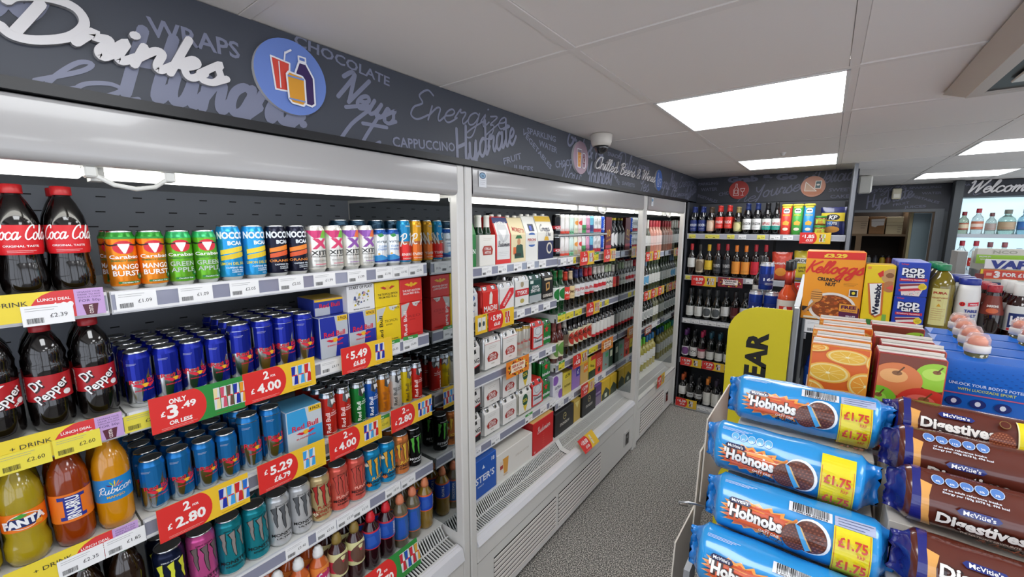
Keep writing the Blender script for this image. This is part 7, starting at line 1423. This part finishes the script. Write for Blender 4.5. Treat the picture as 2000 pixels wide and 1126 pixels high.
def d_hob(top):
    def f(p, L):
        if top == 'bar':
            p.rect(-.005, .022, .050, .038, 'e4e6ea'); p.rect(.053, .022, .100, .038, 'b4bcd8'); p.lay(); p.barcode(.0, .046, .0255, .037, seed=5); p.lines(.057, .098, .034, 3, .0045, '4a5680', .0007); p.text('5 000168 035914', .022, .0237, .0025, '1a1a1a', w=.045)
        else:
            for k in range(5): p.disc(-.075+.013*k, .028, .0062, .0072, 'dfeaf4', 12); p.lay(.2); p.disc(-.075+.013*k, .028, .0054, .0064, '6ab4e0', 12); p.lay(.2); p.text(('281', '4.4g', '2.0g', '6.3g', '0.18'), 0, 0, .001, 'dfeaf4') if 0 else None; p.text(('1%', '6%', '11%', '7%', '2%')[k], -.075+.013*k, .025, .0028, 'f2f6fa')
        p.lines(-.098, -.05, .040, 3, .0022, 'e4ecf4', .0006)
        p.lay(); p.rect(.052, -.085, .096, .021 if top == 'bar' else .040, 'ecdc1c'); star_burst(p, -.100, -.030, .010, .016, 'f0a04a', 20, .25, 3); p.poly([(-.02, -.012), (.006, .012), (.02, -.003), (.004, -.02)], 'e88a3a'); p.lay(); star_burst(p, -.094, -.026, .002, .012, 'd85a2c', 20, .18, 5); p.lay()
        p.rect(.0535, -.085, .0541, .02, 'c83a2a'); p.rect(.0938, -.085, .0944, .02, 'c83a2a')
        for dx, c, bo in ((.0008, '3a1a14', .12), (0, 'f2efe9', .045)): p.text("'Hobnobs", -.050+dx, -.0045-dx, .0165, c, w=.078, bold=bo, rot=-.03); p.lay(1.3)
        p.poly([(-.088, .0095), (-.084, .0135), (-.058, .0135), (-.055, .0095), (-.058, .0060), (-.084, .0060)], '1c2250'); p.lay(1); p.text("McVitie's", -.0715, .0098, .0042, 'f2f2f4', w=.024); p.text('THE', -.030, -.0155, .0022, 'f4e8d8'); p.text('OATY ONE', -.028, -.0195, .0042, 'f4e8d8', w=.028); p.script('Milk Chocolate', -.026, -.0265, .0032, '2a1410', .2, w=.036)
        p.disc(.026, -.006, .0235, .0235, 'e8ecf0', 24); p.lay(.4); biscuit(p, .024, -.007, .0215); biscuit(p, .006, -.012, .0175); p.lay(.4); p.poly([(.004, .006), (.012, .004), (.026, -.022), (.02, -.026)], '4aa4dc'); p.poly([(.010, .0045), (.013, .003), (.028, -.022), (.0262, -.023)], 'd8b070')
        for v in (.003, -.024, -.055): p.text('£1.75', .074, v, .0115, 'c83a24', w=.034, bold=.035); p.text('RRP', .084, v-.011, .0045, 'c83a24', w=.009)
    return f
h1 = roll('biscuit_pack', '2a96dc', '1c7ccc', d_hob('bar'), seed=3, th0=.35); h2 = roll('biscuit_pack', '2a96dc', '1c7ccc', d_hob('nut'), seed=8, th0=.35)
GB = 'blue oat biscuit packs stacked at the front'
put(h1, 'topmost blue biscuit pack, farthest back of its stack', (-.008, .936, 1.4035), .03, GB)
put(h2, 'second blue biscuit pack from the top, showing round nutrition icons', (-.026, .840, 1.3345), -.02, GB, rx=.1)
put(h1, 'third blue biscuit pack from the top', (-.006, .768, 1.2690), .03, GB, rx=-.06)
put(h1, 'lowest blue biscuit pack, nearest the camera', (-.016, .704, 1.2020), .0, GB, rx=-.02)
def d_dig(price):
    def f(p, L):
        p.poly([(-.125, -.08), (-.098, -.08), (-.106, -.02), (-.108, .02), (-.103, .08), (-.125, .08)], '1f2478'); p.poly([(-.098, -.08), (-.086, -.08), (-.097, -.03), (-.099, .0), (-.096, .016), (-.108, .02), (-.106, -.02)], 'e8a85a'); p.lay()
        if price: p.rect(.012, -.08, .075, .03, 'ecdc1c'); p.rect(.0105, -.08, .012, .03, 'f4e8b0'); p.lay(); p.text('£1.75', .040, .004, .0125, 'd8482a', w=.038, bold=.035)
        else:
            for k in range(5): p.disc(-.090+.0142*k, .026, .0068, .0078, 'c8d8f0', 12); p.lay(.2); p.disc(-.090+.0142*k, .026, .006, .007, '5a84c8', 12); p.lay(.2); p.text(('4%', '6%', '11%', '5%', '3%')[k], -.090+.0142*k, .023, .003, 'f2f6fa')
            p.text('of an adult reference intake', -.058, .013, .0026, 'e8ecf4', w=.055); p.text('Energy per 100g 2078 kJ, 496 kcal', -.055, .009, .0026, 'e8ecf4', w=.062)
        v0 = .0 if price else -.024; U = -.054 if price else -.048; us = -.024 if price else -.020
        for dx, c, bo in ((.0008, '2a0c08', .1), (0, 'f0ece6', .04)): p.text('Digestives', U+dx, v0-dx, .0150, c, w=.084, bold=bo); p.lay(1.3)
        p.poly([(us+a_, v0+b_) for a_, b_ in ((-.052, .0155), (-.048, .0195), (-.014, .0195), (-.010, .0155), (-.014, .0115), (-.048, .0115))], '1c2c78'); p.lay(1); p.text("McVitie's", us-.031, v0+.0155, .0052, 'f2f2f4', w=.030); p.text("The NATION'S FAVOURITE", U+.010, v0-.012, .0032, 'd8c8b8', w=.056)
        biscuit(p, .028 if not price else -.006, v0-.008, .019 if not price else .014, c1='7a3a24', c2='b8704a'); p.script('Milk Chocolate', U+.02, v0-.019, .0035, 'c87a5a', .15, w=.05)
        if price: p.disc(-.003, .017, .006, .006, '8a6a3a', 16); p.lay(.3); p.disc(-.003, .017, .005, .005, '5a2418', 16)
    return f
dg1 = roll('biscuit_pack', '5f2a1e', '1f2478', d_dig(True), L=.235, r=.0385, seed=12, th0=.45); dg2 = roll('biscuit_pack', '5f2a1e', '1f2478', d_dig(False), L=.235, r=.0385, seed=17, th0=.42)
GD = 'brown chocolate biscuit packs stacked at the front right'
put(dg1, 'topmost brown biscuit pack with a yellow price end', (0.247, .962, 1.4125), -.01, GD)
put(dg2, 'second brown biscuit pack from the top, mostly covered', (0.243, .888, 1.390), -.0, GD)
put(dg2, 'third brown biscuit pack from the top with pale nutrition icons', (0.247, .818, 1.3545), -.01, GD, rx=-.05)
put(dg1, 'lowest brown biscuit pack at the bottom right corner', (0.252, .754, 1.2895), -.01, GD)
# juice cartons
def d_orange(p, w_, h):
    p.rect(-w_/2, 0, w_/2, h, 'dc6420'); p.lay()
    for cu, cv, ru, rv, c in ((-.016, h*.71, .036, .021, 0), (.012, h*.90, .034, .015, 0), (.044, h*.63, .028, .027, 1), (-.044, h*.48, .028, .026, 1), (.016, h*.43, .036, .024, 1), (.056, h*.88, .016, .018, 0), (-.048, h*.97, .03, .010, 1), (.0, h*.12, .036, .024, 0), (-.045, h*.2, .02, .018, 1)):
        p.disc(cu, cv, ru, rv, 'f0b048', 26); p.lay(.3); p.disc(cu, cv, ru*.9, rv*.88, 'f0d488', 26); p.lay(.3); p.disc(cu, cv, ru*.80, rv*.76, ('eab43a', 'ee9a30')[c], 24); p.lay(.3)
        for k in range(9): a = 2*pi*k/9; L_, R_, _ = ribbon([(cu+ru*.08*cos(a), cv+rv*.08*sin(a)), (cu+ru*.72*cos(a), cv+rv*.68*sin(a))], .0005); p.emit(L_+R_, [(0, 2, 3), (0, 3, 1)], 'f4d078')
        p.disc(cu, cv, ru*.1, rv*.1, 'f6e8b8', 10); p.lay(.5)
def d_apple(p, w_, h):
    p.rect(-w_/2, 0, w_/2, h, '7a3a28'); p.lay()
    for cu, cv, ru, rv, c, c2 in ((.034, h*.83, .028, .026, '9acb3a', 'b8dc5a'), (-.018, h*.76, .036, .032, 'd87a44', 'e8a868'), (-.040, h*.52, .028, .030, '7ab82c', '9ad04a'), (.022, h*.54, .038, .034, 'cc3428', 'e0685a'), (-.02, h*.22, .04, .035, 'd8402c', 'e87a5a'), (.04, h*.16, .03, .03, '8ac03a', 'a8d45a')):
        p.disc(cu, cv, ru, rv, c, 28); p.lay(.4); p.disc(cu-ru*.12, cv+rv*.2, ru*.55, rv*.42, c2, 20); p.lay(.3); p.disc(cu, cv+rv*.38, ru*.2, rv*.14, '8a5a34', 14); p.lay(.3); L_, R_, _ = ribbon([(cu, cv+rv*.36), (cu+ru*.25, cv+rv*.8)], .0012); p.emit(L_+R_, [(0, 2, 3), (0, 3, 1)], '6a4424'); p.lay(.5)
def carton(col, draw, topw, word, band):
    t = pack(.0925, .062, .195, col, draw, side=band, name='juice_carton', cat='carton', c=.0015)
    p = Print(lambda u, v, d: (u, v, .195+d), step=.0002, d0=.0003); p.rect(-.0455, -.030, .0455, .030, 'ddd6ce'); p.lay(); p.rect(-.0455, -.0305, .0455, -.022, band); p.rect(.005, .004, .0455, .030, topw); p.lay(); p.text(word, .01, .014, .006, 'b8442c', w=.05); p.lines(-.042, .0, .022, 5, .006, '8a8480', .0007); p.rect(-.0455, -.004, .0455, -.001, 'b8b0a8'); p.build('top_print', t)
    B().cbox(-.0455, .0455, -.0012, .0012, .195, .201, mat('d8d2ca', .5), .0004).build('top_seam', t); return t
oc, ac = carton('f0a83a', d_orange, 'e8a84a', 'ORANGE JUICE', 'd86a24'), carton('b84a34', d_apple, 'c8705a', 'APPLE JUICE', 'a8283a')
for d in range(5):
    nm = ('front', 'second', 'middle', 'fourth', 'rearmost')[d]
    put(oc, f'orange juice carton with orange slices, {nm} one of the row', (.0415+.006*(d % 2)+(.0 if d < 3 else .012)-.001*d, 1.061+.0712*d, 1.3165), JR.uniform(-.03, .03), 'orange juice cartons'); 
for d in range(4 if 0 else 5):
    nm = ('front', 'second', 'middle', 'fourth', 'rearmost')[d]
    if d == 3: continue
    put(ac, f'apple juice carton with apples, {nm} one of the row', (.1445+.008*(d % 2)+.002*d, 1.061+.0712*d, 1.3165), JR.uniform(-.03, .03), 'apple juice cartons')
# blue case of sports bottles
def sport_pack():
    t = tag(empty('sports_drink_pack'), cat='drinks pack'); W_, D_, H_ = .30, .075, .178; m = mat('1464c4', .3, coat=.3)
    b = B(); b.add([(-W_/2, -D_/2, 0), (W_/2, -D_/2, 0), (W_/2, -D_/2, H_), (-W_/2, -D_/2, H_), (-W_/2, D_/2, 0), (W_/2, D_/2, 0), (W_/2, D_/2, H_), (-W_/2, D_/2, H_), (-W_/2+.01, 0, H_+.006), (W_/2-.01, 0, H_+.006)], [(0, 1, 2, 3), (5, 4, 7, 6), (3, 2, 9, 8), (7, 8, 9, 6), (0, 3, 8, 7, 4), (1, 5, 6, 9, 2)], m); b.build('carton_wrap', t)
    p = Print(front(-D_/2), step=.0003); p.clip = (-W_/2, 0, W_/2, H_)
    for i in range(24):
        for j in range(5): p.disc(-.14+.012*i+.006*(j % 2), H_-.02-.006*j+(i % 5)*.002, .0015+.0003*j, .0010, '0f4fa4', 6)
    p.text("UNLOCK YOUR BODY'S POTENTIAL", -.078, .131, .0055, 'c8d8ee', w=.115, rot=-.03); p.text('WITH LUCOZADE SPORT', -.085, .122, .005, 'c8cc5a', w=.075); p.rect(-.14, .111, -.03, .1135, 'b85a7a'); p.lay()
    for k in range(3): p.disc(-.125+.032*k, .096, .011, .009, '1c2c74', 16); p.lay(.3); p.disc(-.125+.032*k, .096, .004, .005, 'dfe6f2', 10)
    p.lines(-.14, -.06, .078, 5, .0075, 'c8d8ee', .0012); p.rect(-.14, .035, -.03, .0362, 'c8507a'); p.text('LONDON MARATHON', .005, .108, .006, 'dfe6f2', w=.06); p.poly([(.045, .10), (.062, .106), (.058, .096), (.042, .093)], 'dfe6f2'); p.disc(.085, .10, .013, .015, 'a8c4e4', 14); p.rect(.0, .088, .12, .0895, 'c8507a'); p.lines(.0, .11, .082, 8, .006, 'a8c0e0', .0011); p.build('pack_print', t)
    for s_, v in ((.021, 0),): H_ -= .023
    for k in (-1, 0, 1):
        x = k*.098
        B().lathe([(.021, H_+.012), (.021, H_+.024), (.0165, H_+.028), (.016, H_+.036)], mat('5a5a3c', .1, coat=.5), 18, (x, 0, 0)).build('bottle_neck', t)
        B().lathe([(.0165, H_+.034), (.0185, H_+.036), (.0185, H_+.048), (.0165, H_+.05)], mat('d8d4ce', .35), 20, (x, 0, 0)).build('cap', t)
        B().lathe([(.014, H_+.05), (.0135, H_+.058), (.008, H_+.066), (0, H_+.067)], mat('e8885c', .3), 16, (x, 0, 0)).build('spout', t)
        B().lathe([(.0172, H_+.049), (.017, H_+.062), (.0125, H_+.071), (.004, H_+.0725), (0, H_+.0725)], mat('f4ece8', .08, alpha=.38, tr=.5), 20, (x, 0, 0)).build('clear_cover', t)
        B().lathe([(.0245, 0), (.0245, .001)], BLACK, 22, (x, -.0, H_+.020)).build('neck_hole', t)
    return t
spk = sport_pack()
for d in range(4): put(spk, f'blue sports drink carton pack with capped bottles, {("front", "second", "third", "rearmost")[d]} one', (.350+.006*d, 1.172+.083*d, 1.3165), 0, 'blue sports drink packs')
